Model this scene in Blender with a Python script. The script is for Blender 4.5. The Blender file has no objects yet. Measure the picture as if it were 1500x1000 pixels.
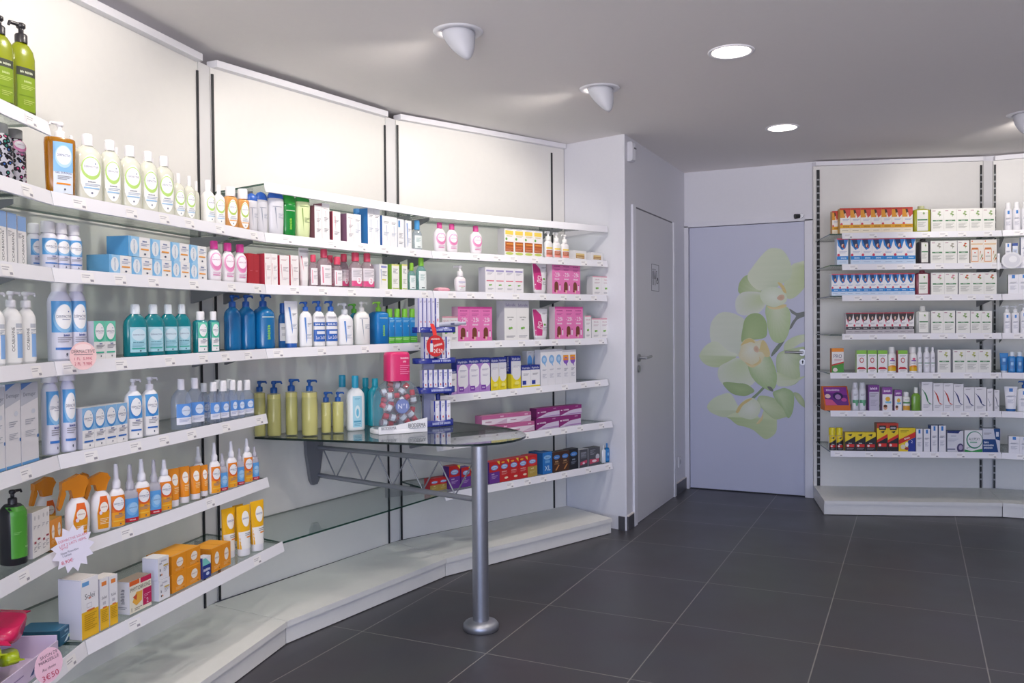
import bpy, math, random
from math import sin, cos, pi, atan2, hypot, radians
from mathutils import Vector, Matrix
from mathutils.geometry import tessellate_polygon
random.seed(7)
SC = bpy.context.scene
COL = SC.collection

# ------------------------------------------------------------------ camera
F, PITCH, ROLL, YAW, CH = 1238.07, 0.0178917, -0.00836915, -0.44391493, 1.33
def cam_axes():
    cy, sy, cp, sp, cr, sr = cos(YAW), sin(YAW), cos(PITCH), sin(PITCH), cos(ROLL), sin(ROLL)
    f = Vector((sy*cp, cy*cp, -sp)); r0 = Vector((cy, -sy, 0)); u0 = r0.cross(f)
    return cr*r0+sr*u0, -sr*r0+cr*u0, f
CR, CU, CF = cam_axes()
CAM = Vector((0, 0, CH))
def proj(P):
    d = Vector(P)-CAM; z = d.dot(CF)
    return 750+F*d.dot(CR)/z, 500-F*d.dot(CU)/z
def ray(x, y): return CR*((x-750)/F)+CU*((500-y)/F)+CF
def at(x, y, z):
    d = ray(x, y); return CAM+d*((z-CH)/d.z)
def hit(x, y, P0, d2):
    v = ray(x, y); n = Vector((-d2[1], d2[0])); t = n.dot(Vector(P0[:2]))/n.dot(v.xy); return CAM+v*t
def depth(P): return (Vector(P)-CAM).dot(CF)
cd = bpy.data.cameras.new('camera'); cam = bpy.data.objects.new('camera', cd); COL.objects.link(cam)
cd.sensor_width = 36; cd.lens = F*36/1500; cd.clip_start = .05
cam.matrix_world = Matrix(((CR.x, CU.x, -CF.x, 0), (CR.y, CU.y, -CF.y, 0), (CR.z, CU.z, -CF.z, CH), (0, 0, 0, 1)))
SC.camera = cam

# ------------------------------------------------------------------ materials
def lin(h):
    h = h.lstrip('#'); c = [int(h[i:i+2], 16)/255 for i in (0, 2, 4)]
    return tuple((v/12.92 if v <= .04045 else ((v+.055)/1.055)**2.4) for v in c)+(1,)
MATS = {}
def nm(name):
    m = bpy.data.materials.new(name); m.use_nodes = True; m.node_tree.nodes.clear(); return m, m.node_tree.nodes, m.node_tree.links
def mat(col, rough=.45, metal=0., spec=.5):
    k = (col, rough, metal, spec)
    if k not in MATS:
        m, N, L = nm('surface_'+col.strip('#')); b = N.new('ShaderNodeBsdfPrincipled'); o = N.new('ShaderNodeOutputMaterial')
        b.inputs['Base Color'].default_value = lin(col); b.inputs['Roughness'].default_value = rough
        b.inputs['Metallic'].default_value = metal; b.inputs['Specular IOR Level'].default_value = spec
        L.new(b.outputs[0], o.inputs[0]); MATS[k] = m
    return MATS[k]
def clear(col, t=.8, rough=.08, ior=1.45, body=None):
    """see-through plastic, liquid or glass: tinted transparency, some body colour, a fresnel gloss"""
    k = ('clear', col, t, rough, ior, body)
    if k not in MATS:
        m, N, L = nm('clear_'+col.strip('#')); o = N.new('ShaderNodeOutputMaterial')
        tr = N.new('ShaderNodeBsdfTransparent'); tr.inputs[0].default_value = lin(col)
        df = N.new('ShaderNodeBsdfPrincipled'); df.inputs['Base Color'].default_value = lin(body or col); df.inputs['Roughness'].default_value = .25
        mx = N.new('ShaderNodeMixShader'); mx.inputs[0].default_value = t
        gl = N.new('ShaderNodeBsdfGlossy'); gl.inputs['Roughness'].default_value = rough
        fr = N.new('ShaderNodeFresnel'); ge = N.new('ShaderNodeNewGeometry'); mr = N.new('ShaderNodeMapRange')
        mr.inputs[3].default_value = ior; mr.inputs[4].default_value = 1/ior     # same gloss from both faces of a thin wall
        L.new(ge.outputs['Backfacing'], mr.inputs[0]); L.new(mr.outputs[0], fr.inputs[0])
        m2 = N.new('ShaderNodeMixShader')
        L.new(df.outputs[0], mx.inputs[1]); L.new(tr.outputs[0], mx.inputs[2])
        L.new(fr.outputs[0], m2.inputs[0]); L.new(mx.outputs[0], m2.inputs[1]); L.new(gl.outputs[0], m2.inputs[2])
        L.new(m2.outputs[0], o.inputs[0]); MATS[k] = m
    return MATS[k]
def emit(name, col, s):
    m, N, L = nm(name); e = N.new('ShaderNodeEmission'); o = N.new('ShaderNodeOutputMaterial')
    e.inputs[0].default_value = lin(col); e.inputs[1].default_value = s; L.new(e.outputs[0], o.inputs[0]); return m
def noisy(name, c1, c2, scale, rough, bump=0., detail=4):
    m, N, L = nm(name); b = N.new('ShaderNodeBsdfPrincipled'); o = N.new('ShaderNodeOutputMaterial')
    t = N.new('ShaderNodeTexCoord'); n = N.new('ShaderNodeTexNoise'); n.inputs['Scale'].default_value = scale; n.inputs['Detail'].default_value = detail
    r = N.new('ShaderNodeMix'); r.data_type = 'RGBA'; r.inputs[6].default_value = lin(c1); r.inputs[7].default_value = lin(c2)
    L.new(t.outputs['Object'], n.inputs['Vector']); L.new(n.outputs['Fac'], r.inputs[0]); L.new(r.outputs[2], b.inputs['Base Color'])
    b.inputs['Roughness'].default_value = rough
    if bump:
        bp = N.new('ShaderNodeBump'); bp.inputs['Strength'].default_value = bump; bp.inputs['Distance'].default_value = .002
        L.new(n.outputs['Fac'], bp.inputs['Height']); L.new(bp.outputs[0], b.inputs['Normal'])
    L.new(b.outputs[0], o.inputs[0]); return m
M_WALL = noisy('painted_wall', '#e3e3ea', '#dfdfe7', 60, .75, .05)
M_CEIL = noisy('painted_ceiling', '#f1eceb', '#eee9e9', 40, .9, .03)
M_PANEL = noisy('white_laminate_panel', '#eceae6', '#e8e6e3', 30, .38)
M_LAM = noisy('white_laminate_plinth', '#ecebe8', '#e6e5e2', 25, .42)
M_RAIL = mat('#efeef4', .4)
M_GREY = mat('#85878e', .4, .3); M_DARK = mat('#2b2c30', .5)
M_ALU = noisy('brushed_aluminium', '#a9abb3', '#9fa1aa', 90, .38)
M_ALU.node_tree.nodes['Principled BSDF'].inputs['Metallic'].default_value = .85
M_GLASS = clear('#f3f8f6', .96, .03, 1.5, '#9fb8ae'); M_GEDGE = clear('#2f6a58', .35, .1, 1.5, '#1d4a3c')
M_CLEAR = clear('#eef4fa', .88, .06, 1.4, '#dfe8f2')

def floor_mat():
    m, N, L = nm('dark_floor_tiles'); b = N.new('ShaderNodeBsdfPrincipled'); o = N.new('ShaderNodeOutputMaterial')
    t = N.new('ShaderNodeTexCoord'); mp = N.new('ShaderNodeMapping'); br = N.new('ShaderNodeTexBrick'); ns = N.new('ShaderNodeTexNoise')
    mp.inputs['Location'].default_value = (2.182+.6093*12, -3.037+.6531*12, 0)
    br.offset = 0; br.squash = 1; br.inputs['Scale'].default_value = 1
    br.inputs['Brick Width'].default_value = .6093; br.inputs['Row Height'].default_value = .6531; br.inputs['Mortar Size'].default_value = .0026
    br.inputs['Mortar Smooth'].default_value = .2
    br.inputs['Color1'].default_value = lin('#424147'); br.inputs['Color2'].default_value = lin('#454449'); br.inputs['Mortar'].default_value = lin('#85827f')
    ns.inputs['Scale'].default_value = 2.5; ns.inputs['Detail'].default_value = 8
    mx = N.new('ShaderNodeMix'); mx.data_type = 'RGBA'; mx.blend_type = 'MULTIPLY'; mx.inputs[0].default_value = .25
    rr = N.new('ShaderNodeMapRange'); rr.inputs[3].default_value = .3; rr.inputs[4].default_value = .46
    L.new(t.outputs['Object'], mp.inputs[0]); L.new(mp.outputs[0], br.inputs['Vector']); L.new(t.outputs['Object'], ns.inputs['Vector'])
    L.new(br.outputs['Color'], mx.inputs[6]); L.new(ns.outputs['Color'], mx.inputs[7]); L.new(mx.outputs[2], b.inputs['Base Color'])
    L.new(ns.outputs['Fac'], rr.inputs[0]); L.new(rr.outputs[0], b.inputs['Roughness'])
    bp = N.new('ShaderNodeBump'); bp.inputs['Strength'].default_value = .3; bp.inputs['Distance'].default_value = .002; bp.invert = True
    L.new(br.outputs['Fac'], bp.inputs['Height']); L.new(bp.outputs[0], b.inputs['Normal']); L.new(b.outputs[0], o.inputs[0]); return m
def leopard(name, cols):
    m, N, L = nm(name); b = N.new('ShaderNodeBsdfPrincipled'); o = N.new('ShaderNodeOutputMaterial'); t = N.new('ShaderNodeTexCoord')
    v = N.new('ShaderNodeTexVoronoi'); v.inputs['Scale'].default_value = 95; r = N.new('ShaderNodeValToRGB'); r.color_ramp.interpolation = 'CONSTANT'
    e = r.color_ramp.elements; e[0].position = 0; e[0].color = lin('#e8dfe6'); e[1].position = .30; e[1].color = lin('#18141c')
    x = e.new(.62); x.color = lin('#d9d4dc')
    w = N.new('ShaderNodeValToRGB'); w.color_ramp.interpolation = 'CONSTANT'; w.color_ramp.elements[0].color = lin(cols[0]); w.color_ramp.elements[1].color = lin(cols[1]); w.color_ramp.elements[1].position = .4
    q = w.color_ramp.elements.new(.7); q.color = lin(cols[2])
    mx = N.new('ShaderNodeMix'); mx.data_type = 'RGBA'; lt = N.new('ShaderNodeMath'); lt.operation = 'LESS_THAN'; lt.inputs[1].default_value = .3
    L.new(t.outputs['Object'], v.inputs['Vector']); L.new(v.outputs['Distance'], r.inputs[0]); L.new(v.outputs['Color'], w.inputs[0]); L.new(v.outputs['Distance'], lt.inputs[0])
    L.new(lt.outputs[0], mx.inputs[0]); L.new(r.outputs[0], mx.inputs[6]); L.new(w.outputs[0], mx.inputs[7]); L.new(mx.outputs[2], b.inputs['Base Color'])
    b.inputs['Roughness'].default_value = .35; L.new(b.outputs[0], o.inputs[0]); return m

# ------------------------------------------------------------------ mesh building
class MB:
    def __init__(s): s.v = []; s.f = []; s.m = []; s.mats = []; s.sm = []
    def mi(s, m):
        if m not in s.mats: s.mats.append(m)
        return s.mats.index(m)
    def add(s, vs, fs, m, smooth=False):
        b = len(s.v); i = s.mi(m); s.v += [tuple(v) for v in vs]
        for f in fs: s.f.append([b+k for k in f]); s.m.append(i); s.sm.append(smooth)
        return s
    def box(s, lo, hi, m):
        x0, y0, z0 = lo; x1, y1, z1 = hi
        return s.add([(x0, y0, z0), (x1, y0, z0), (x1, y1, z0), (x0, y1, z0), (x0, y0, z1), (x1, y0, z1), (x1, y1, z1), (x0, y1, z1)],
                     [(0, 3, 2, 1), (4, 5, 6, 7), (0, 1, 5, 4), (1, 2, 6, 5), (2, 3, 7, 6), (3, 0, 4, 7)], m)
    def prism(s, poly, z0, z1, m):
        """plan polygon (counter-clockwise); z0, z1 numbers or lists per corner"""
        n = len(poly); a = z0 if isinstance(z0, (list, tuple)) else [z0]*n; b = z1 if isinstance(z1, (list, tuple)) else [z1]*n
        vs = [(p[0], p[1], a[i]) for i, p in enumerate(poly)]+[(p[0], p[1], b[i]) for i, p in enumerate(poly)]
        return s.add(vs, [tuple(range(n-1, -1, -1)), tuple(range(n, 2*n))]+[(i, (i+1) % n, n+(i+1) % n, n+i) for i in range(n)], m)
    def loft(s, rings, m, cap0=True, cap1=True, smooth=True):
        n = len(rings[0]); vs = [p for r in rings for p in r]; fs = []
        for k in range(len(rings)-1):
            for i in range(n): fs.append((k*n+i, k*n+(i+1) % n, (k+1)*n+(i+1) % n, (k+1)*n+i))
        s.add(vs, fs, m, smooth)
        if cap0: s.add(rings[0], [tuple(range(n-1, -1, -1))], m)
        if cap1: s.add(rings[-1], [tuple(range(n))], m)
        return s
    def tube(s, a, b, r, m, r2=None, n=14, caps=True):
        a = Vector(a); b = Vector(b); d = (b-a).normalized(); q = d.to_track_quat('Z', 'Y')
        ring = lambda c, rr: [c+q @ Vector((rr*cos(2*pi*i/n), rr*sin(2*pi*i/n), 0)) for i in range(n)]
        return s.loft([ring(a, r), ring(b, r if r2 is None else r2)], m, caps, caps)
    def lathe(s, prof, m, n=24, c=(0, 0), smooth=True, caps=True):
        return s.loft([[(c[0]+r*cos(2*pi*i/n), c[1]+r*sin(2*pi*i/n), z) for i in range(n)] for r, z in prof], m, caps, caps, smooth)
    def xf(s, M): s.v = [tuple(M @ Vector(v)) for v in s.v]; return s
    def mesh(s, name):
        me = bpy.data.meshes.new(name); me.from_pydata(s.v, [], s.f)
        for m in s.mats: me.materials.append(m)
        me.polygons.foreach_set('material_index', s.m); me.polygons.foreach_set('use_smooth', s.sm); me.update(); return me
    def obj(s, name, parent=None): return link(name, s.mesh(name), parent)
def link(name, me, parent=None):
    o = bpy.data.objects.new(name, me); COL.objects.link(o)
    if parent is not None: o.parent = parent
    return o
def empty(name, loc, rz=0):
    o = bpy.data.objects.new(name, None); COL.objects.link(o); o.location = loc; o.rotation_euler = (0, 0, rz); o.empty_display_size = .05; return o
def struct(o): o['kind'] = 'structure'; return o
LABELS = []
def tag(o, desc, cat, where='', key=None):
    o['category'] = cat; LABELS.append((o, desc, where)); return o

# ------------------------------------------------------------------ printed designs
TXT = {}
def text(t):
    if t not in TXT:
        cu = bpy.data.curves.new('lettering', 'FONT'); cu.body = t; cu.resolution_u = 2; cu.fill_mode = 'FRONT'
        o = bpy.data.objects.new('lettering', cu); COL.objects.link(o)
        dg = bpy.context.evaluated_depsgraph_get(); me = bpy.data.meshes.new_from_object(o.evaluated_get(dg))
        vs = [(v.co.x, v.co.y) for v in me.vertices]; fs = [tuple(p.vertices) for p in me.polygons]
        bpy.data.objects.remove(o); bpy.data.curves.remove(cu); bpy.data.meshes.remove(me)
        if vs:
            x0 = min(v[0] for v in vs); x1 = max(v[0] for v in vs)
            vs = [(v[0]-(x0+x1)/2, v[1]-.34) for v in vs]; w = x1-x0
        else: w = 1
        TXT[t] = (vs, fs, w)
    return TXT[t]
ILLEGIBLE = set(['SOIN', 'SHAMPOO', 'BAIN DE BOUCHE', 'SOLAIRE', 'OFFERT', 'CREME', 'LE SAVON', 'OLIVE', 'VOLUME', 'SOIN LAVANT', 'DOUX', 'SAFORELLE', 'GYN', 'lingettes', 'tampons', 'NORMAL', 'Pleasure', 'Feel', 'Real', 'Nude', 'LOVE', 'SP', '7', 'Contact', 'ALOE', 'SAVON', 'COLOR', 'POUX', 'CINQ', 'TROPIC', 'ANTI', 'BEAUTY', 'GEL', 'NETTOYANT', 'MOUSSANT', 'ANTI-POUX', 'STICK', 'Sensibio', 'H2O', 'Soins des levres', 'Protection labiale', 'Beaute & soins', 'STICK & SOIN INTENSIF', 'NOUVEAU', 'dermophil', 'LOT DE 2', 'KLORANE', 'BRONZ'])   # too small to read in the photograph: drawn as letter-like ticks
def shapes(layers, W, H):
    """layers in 0..1 label space -> [(polygons in metres, colour)]"""
    out = []
    for l in layers:
        k = l[0]
        if k == 'R': _, x0, y0, x1, y1, c = l; out.append(([[(x0*W, y0*H), (x1*W, y0*H), (x1*W, y1*H), (x0*W, y1*H)]], c))
        elif k == 'E': _, cx, cy, rx, ry, c = l; out.append(([[((cx+rx*cos(2*pi*i/28))*W, (cy+ry*sin(2*pi*i/28))*H) for i in range(28)]], c))
        elif k == 'P':
            pts = [Vector((x*W, y*H, 0)) for x, y in l[1]]; out.append(([[pts[i].xy[:] for i in t] for t in tessellate_polygon([pts])], l[2]))
        elif k == 'T':
            _, t, cx, cy, h, c = l[:6]; rot = l[6] if len(l) > 6 else 0; mw = l[7] if len(l) > 7 else .92
            vs, fs, w = ticks(t) if t in ILLEGIBLE else text(t); s = h*(W if rot in (90, -90) else H)/.72; lim = mw*(H if rot in (90, -90) else W); sx = min(s, lim/w)
            a = radians(rot); q = [(cx*W+cos(a)*x*sx-sin(a)*y*s, cy*H+sin(a)*x*sx+cos(a)*y*s) for x, y in vs]
            out.append(([[q[i] for i in f] for f in fs], c))
        elif k == 'N':   # lines of small print
            _, x0, y0, x1, n, st, c = l
            out.append(([[(x0*W, (y0-i*st)*H), ((x1-(.12*((i*7) % 3)))*W, (y0-i*st)*H), ((x1-(.12*((i*7) % 3)))*W, (y0-i*st+st*.4)*H), (x0*W, (y0-i*st+st*.4)*H)] for i in range(n)], c))
    return out
def ticks(t):
    vs, fs, x = [], [], 0.
    for i, ch in enumerate(t):
        if ch == ' ': x += .3; continue
        w = .3+.16*((ord(ch)*7+i) % 3)/2; y0, y1 = -.34+.05*(i % 2), .3+.06*((ord(ch)+i) % 2); b = len(vs)
        vs += [(x, y0), (x+w*.42, y0), (x+w*.42, y1), (x, y1), (x+w*.58, y0), (x+w, y0), (x+w, y1*.6), (x+w*.58, y1*.6)]; fs += [(b, b+1, b+2, b+3), (b+4, b+5, b+6, b+7)]; x += w+.12
    return [(a-x/2, y) for a, y in vs], fs, max(x, .1)
def clip(poly, x, keep_right):
    r = []
    for i in range(len(poly)):
        a, b = poly[i], poly[(i+1) % len(poly)]; ia = (a[0] >= x) == keep_right or a[0] == x; ib = (b[0] >= x) == keep_right or b[0] == x
        if ia: r.append(a)
        if ia != ib and a[0] != b[0]: t = (x-a[0])/(b[0]-a[0]); r.append((x, a[1]+t*(b[1]-a[1])))
    return r
def printed(mb, layers, W, H, fn, slices=0, rough=.4, lift=.0003):
    for k, (polys, c) in enumerate(shapes(layers, W, H)):
        m = mat(c, rough) if isinstance(c, str) else c; off = lift+.00013*k; vs = []; fs = []
        for p in polys:
            if min(q[0] for q in p) < 0 or max(q[0] for q in p) > W or min(q[1] for q in p) < 0 or max(q[1] for q in p) > H:   # print stops at the edge
                p = clip(clip(p, 0, True), W, False); p = [(y, x) for x, y in p]; p = [(x, y) for y, x in clip(clip(p, 0, True), H, False)]
                if len(p) < 3: continue
            parts = [p]
            if slices:
                parts = []; x0 = min(q[0] for q in p); x1 = max(q[0] for q in p); st = W/slices; rest = p
                for j in range(1, slices):
                    x = j*st
                    if x <= x0+1e-6 or x >= x1-1e-6: continue
                    a = clip(rest, x, False)
                    if len(a) > 2: parts.append(a)
                    rest = clip(rest, x, True)
                    if len(rest) < 3: break
                if len(rest) > 2: parts.append(rest)
            if slices:   # and bands up the height, so that a label follows a shoulder
                pieces = []
                for q in parts:
                    rest = [(y, x) for x, y in q]; y0 = min(t[0] for t in rest); y1 = max(t[0] for t in rest)
                    for j in range(1, 12):
                        yy = j*H/12
                        if yy <= y0+1e-6 or yy >= y1-1e-6: continue
                        a = clip(rest, yy, False)
                        if len(a) > 2: pieces.append([(x, y) for y, x in a])
                        rest = clip(rest, yy, True)
                        if len(rest) < 3: break
                    if len(rest) > 2: pieces.append([(x, y) for y, x in rest])
                parts = pieces
            for q in parts:
                fs.append(tuple(range(len(vs), len(vs)+len(q)))); vs += [fn(x, y, off) for x, y in q]
        if vs: mb.add(vs, fs, m, bool(slices))
    return mb

# ------------------------------------------------------------------ runs: a shelf edge that goods stand on
class Run:
    def __init__(s, A, B, where):
        s.A = Vector(A); s.B = Vector(B); s.e = (s.B-s.A).xy.normalized(); s.n = Vector((s.e.y, -s.e.x)); s.where = where; s.rz = atan2(s.e.y, s.e.x)
    def loc(s, x, d=.02):
        """the point on the shelf, d behind its front edge, that is seen at column x"""
        o = Vector((-s.n.x*d, -s.n.y*d, 0)); f = lambda t: proj(s.A+o+(s.B-s.A)*t)[0]-x
        a, b = -.6, 1.6
        while depth(s.A+o+(s.B-s.A)*a) < .3: a += .05
        for _ in range(50):
            m = (a+b)/2
            if f(m) < 0: a = m
            else: b = m
        P = s.A+o+(s.B-s.A)*((a+b)/2); P.z += .003; return P
def zat(P, y):
    lo, hi = -.5, 3.
    for _ in range(40):
        m = (lo+hi)/2
        if proj((P.x, P.y, m))[1] > y: lo = m
        else: hi = m
    return (lo+hi)/2
CACHE = {}
def part(key, build, name, parent):
    if key not in CACHE: CACHE[key] = build().mesh(name)
    return link(name, CACHE[key], parent)
R3 = lambda *a: tuple(round(v, 3) if isinstance(v, float) else v for v in a)

def flush_bottles():
    """neighbours on a shelf must not run into each other: slim the bottles down to the room they have"""
    for rnd_ in range(3):
        pl = [bottle_now(*a, **k, plan=True, amax=am if am < 1 else None) for a, k, am in QUEUE]; lim = [p[3] for p in pl]
        for i, (P, e, n, a, b, h) in enumerate(pl):
            for j, (Q, e2, n2, a2, b2, h2) in enumerate(pl):
                if i == j or (Q-P).length > .3 or abs(Q.z-P.z) > .08: continue
                d = (Q-P).xy; u, v = abs(d.dot(e)), abs(d.dot(n))
                if v < (b+b2)*.98 and u < (a+a2)*1.01:
                    if v > u*1.6: continue
                    lim[i] = min(lim[i], a*u*.985/(a+a2))
            for C, ce, cn, hw, hd, z0, hh in BOXES:
                d = C.xy-P.xy; u, v = abs(d.dot(e)), abs(d.dot(n))
                if u < hw+a and v < hd+b and z0 < P.z+h and z0+hh > P.z and u > hw*.8: lim[i] = min(lim[i], max(u-hw, a*.45)*.985)
        for i, q in enumerate(QUEUE):
            if lim[i] < pl[i][3]*.999: q[2] = lim[i]
    for a, k, am in QUEUE: bottle_now(*a, **k, amax=am if am < 1 else None)
DES = {}
def carton(run, x0, x1, ytop, dp, des, d=.02, n=1, side='#e6e4ea', top='#eceaf0', desc='', name='carton', cat='box', zb=None, sdes=None, gap=.0008, yaw=0., tag_where=None, back=None):
    PL, PR = run.loc(x0, d), run.loc(x1, d); W = (PR-PL).xy.length/n; res = []
    for i in range(n):
        P = PL.lerp(PR, (i+.5)/n)
        if zb is not None: P.z = zb
        h = zat(P, ytop if not isinstance(ytop, tuple) else ytop[0]+(ytop[1]-ytop[0])*(i+.5)/n)-P.z
        w = W-gap
        if n > 1 and i: h = res[0][1]
        key = ('carton', R3(w, dp, h), des, side, top, sdes)
        c = P-Vector((run.n.x, run.n.y, 0))*dp/2; BOXES.append((c, run.e, run.n, w/2, dp/2, P.z, h))
        def build():
            mb = MB(); a, b = w/2, dp/2; s = mat(side, .45); t = mat(top, .45)
            mb.add([(-a, -b, 0), (a, -b, 0), (a, b, 0), (-a, b, 0), (-a, -b, h), (a, -b, h), (a, b, h), (-a, b, h)], [(0, 3, 2, 1), (1, 2, 6, 5), (2, 3, 7, 6), (3, 0, 4, 7)], s)
            mb.add([(-a, -b, h), (a, -b, h), (a, b, h), (-a, b, h)], [(0, 1, 2, 3)], t)
            lay = DES[des]() if callable(DES[des]) else DES[des]
            mb.add([(-a, -b, 0), (a, -b, 0), (a, -b, h), (-a, -b, h)], [(0, 1, 2, 3)], mat(lay[0][5] if lay[0][0] == 'R' else '#f2f0ee', .42))
            printed(mb, lay, w, h, lambda x, y, o: (-a+x, -b-o, y))
            printed(mb, [('R', .06, .985, .94, .99, '#b9b7bd')], dp, h, lambda x, y, o: (-a-o, b-x, y))
            if sdes: printed(mb, DES[sdes], dp, h, lambda x, y, o: (-a-o, b-x, y))
            # tuck flap line on the lid
            mb.add([(-a*.97, -b+dp*.06, h+.0003), (a*.97, -b+dp*.06, h+.0003), (a*.97, -b+dp*.075, h+.0003), (-a*.97, -b+dp*.075, h+.0003)], [(0, 1, 2, 3)], mat('#a9a7ad', .5))
            return mb
        o = part(key, build, name, None); o.location = c; o.rotation_euler = (0, 0, run.rz+yaw)
        tag(o, desc, cat, tag_where or run.where); res.append((o, h, P.z+h))
    return res

def sup(a, b, e, n=48):
    return [(a*math.copysign(abs(sin(2*pi*i/n))**(2/e), sin(2*pi*i/n)), -b*math.copysign(abs(cos(2*pi*i/n))**(2/e), cos(2*pi*i/n))) for i in range(n)]
def interp(prof, z):
    for (z0, r0), (z1, r1) in zip(prof, prof[1:]):
        if z0 <= z <= z1: return r0+(r1-r0)*(z-z0)/max(z1-z0, 1e-9)
    return prof[-1][1]
def pump_mb(z, s, m, ang=180, neck=None, long=1.):
    """collar, stem and a spout head; s = scale in metres (collar radius)"""
    mb = MB(); mb.lathe([(s, z), (s, z+s*1.3), (s*.85, z+s*1.55), (s*.42, z+s*1.6), (s*.42, z+s*2.5)], m, 16)
    t = z+s*2.5; a = radians(ang); mb.lathe([(s*.55, t), (s*.75, t+s*.2), (s*.75, t+s*.75), (s*.5, t+s*.95)], m, 14)
    e = Vector((cos(a), sin(a), 0)); p = Vector((0, 0, t+s*.6))
    mb.tube(p, p+e*s*2.0*long+Vector((0, 0, -s*.05)), s*.38, m, s*.3, 10); q = p+e*s*1.95*long; mb.tube(q+Vector((0, 0, .1*s)), q+e*s*.35+Vector((0, 0, -s*.6)), s*.3, m, s*.22, 10)
    return mb
SHAPES = {
 'shampoo': [(0, .9), (.02, .98), (.06, 1), (.78, 1), (.86, .93), (.93, .7), (.97, .45), (1, .38)],
 'lotion': [(0, .78), (.02, .86), (.1, .92), (.5, 1), (.75, .97), (.86, .82), (.94, .55), (1, .36)],
 'mouth': [(0, .92), (.02, 1), (.7, 1), (.82, .92), (.92, .66), (1, .34)],
 'can': [(0, .94), (.015, 1), (.84, 1), (.9, .95), (.96, .78), (1, .6)],
 'tall': [(0, .92), (.02, 1), (.8, 1), (.9, .88), (.97, .6), (1, .4)],
 'square': [(0, .95), (.015, 1), (.9, 1), (.95, .9), (.985, .6), (1, .4)],
 'taper': [(0, .82), (.02, .9), (.3, .95), (.9, 1), (.98, .98), (1, .9)],
 'oil': [(0, .93), (.02, 1), (.72, 1), (.85, .9), (.94, .62), (1, .32)],
}
QUEUE = []; BOXES = []
def bottle(*a, **k): QUEUE.append([a, k, 1.])
def plan_of(a, k):
    g = bottle_now(*a, **k, plan=True); return g
def bottle_now(run, xc, wpx, ytop, ybody, shape='shampoo', body=None, cap=('screw', '#f1eff2'), capw=None, des=None, lab=(.1, .75, .8), r=.6, e=2.3, d=None, desc='', name='bottle', cat='bottle', yaw=0., zb=None, ybase=None, labmat=None, tag_where=None, liquid=None, plan=False, amax=None):
    """xc, wpx: centre column and width seen; ytop: top of cap, ybody: top of body"""
    if d is None: d = .02
    yaw += getattr(run, 'turn', 0)
    P0 = run.loc(xc, d); dep = depth(P0); v = (P0-CAM).xy.normalized(); nn = run.n.copy()
    if yaw: nn = Vector((nn.x*cos(yaw)-nn.y*sin(yaw), nn.x*sin(yaw)+nn.y*cos(yaw)))
    ct = abs(v.dot(nn)); st2 = max(0, 1-ct*ct); half = wpx*dep/F/2; a = half/math.sqrt(ct*ct+r*r*st2); b = a*r
    if amax is not None and amax < a: a = amax; b = min(math.sqrt(max(0., half*half-a*a*ct*ct)/max(st2, .05)), a*1.1)
    P = run.loc(xc, d+b)
    if zb is not None: P.z = zb
    half *= depth(P)/dep; a *= depth(P)/dep; b *= depth(P)/dep
    zt = zat(P, ytop)-P.z; h = zat(P, ybody)-P.z
    if plan: return P, run.e, run.n, a, b, zt
    return bottle_at(P, run.rz+yaw, a, b, h, zt, (capw*depth(P)/F/2 if capw else None), shape, body, cap, des, lab, e, desc, name, cat, tag_where or run.where, labmat, liquid)
def bottle_at(P, rz, a, b, h, zt, cr, shape, body, cap, des, lab, e, desc, name, cat, where, labmat=None, liquid=None):
    prof = SHAPES[shape]; bm_ = body if not isinstance(body, str) else mat(body, .3); kind, ccol = cap[:2]
    cm = ccol if not isinstance(ccol, str) else mat(ccol, .35)
    if cr is None: cr = min(a, b)*.5
    T = empty(name, P, rz); tag(T, desc, cat, where); k = R3(a, b, h)
    bn = bm_.name
    def body_b():
        mb = MB(); mb.loft([[(x*s, y*s, z*h) for x, y in sup(a, b, e)] for z, s in prof], bm_); return mb
    BD = part(('body', shape, bn, k, e), body_b, 'body', T)
    if liquid:
        part(('liq', shape, k, e, liquid[0].name), lambda: MB().loft([[(x*min(s, .96)*.95, y*min(s, .96)*.95, .004+z*h*liquid[1]) for x, y in sup(a, b, e)] for z, s in [(0, .9), (.02, 1), (.9, 1), (1, 1)]], liquid[0]), 'liquid', T)
    if kind != 'none': part(('cap', kind, cm.name, R3(cr, h, zt, a, b), cap[2:]), lambda: cap_b(kind, cm, cr, h, zt, a, b, cap, e), {'pump': 'pump', 'trigger': 'trigger_head', 'mist': 'spray_nozzle'}.get(kind, 'cap'), T)
    if des:
        z0, z1, lw = lab; W = 2*a*lw; Hh = (z1-z0)*h
        def fn(x, y, o):
            X = x-W/2; z = z0*h+y; s = interp(prof, z/h); q = min(abs(X)/(a*s), .999); Y = -b*s*(1-q**e)**(1/e)
            return (X*(1+o/a), Y-o, z)
        part(('label', des, k, lab, e, shape), lambda: printed(MB(), DES[des]() if callable(DES[des]) else DES[des], W, Hh, fn, 18, .35, .0009), 'label', BD)
    return T
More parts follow.
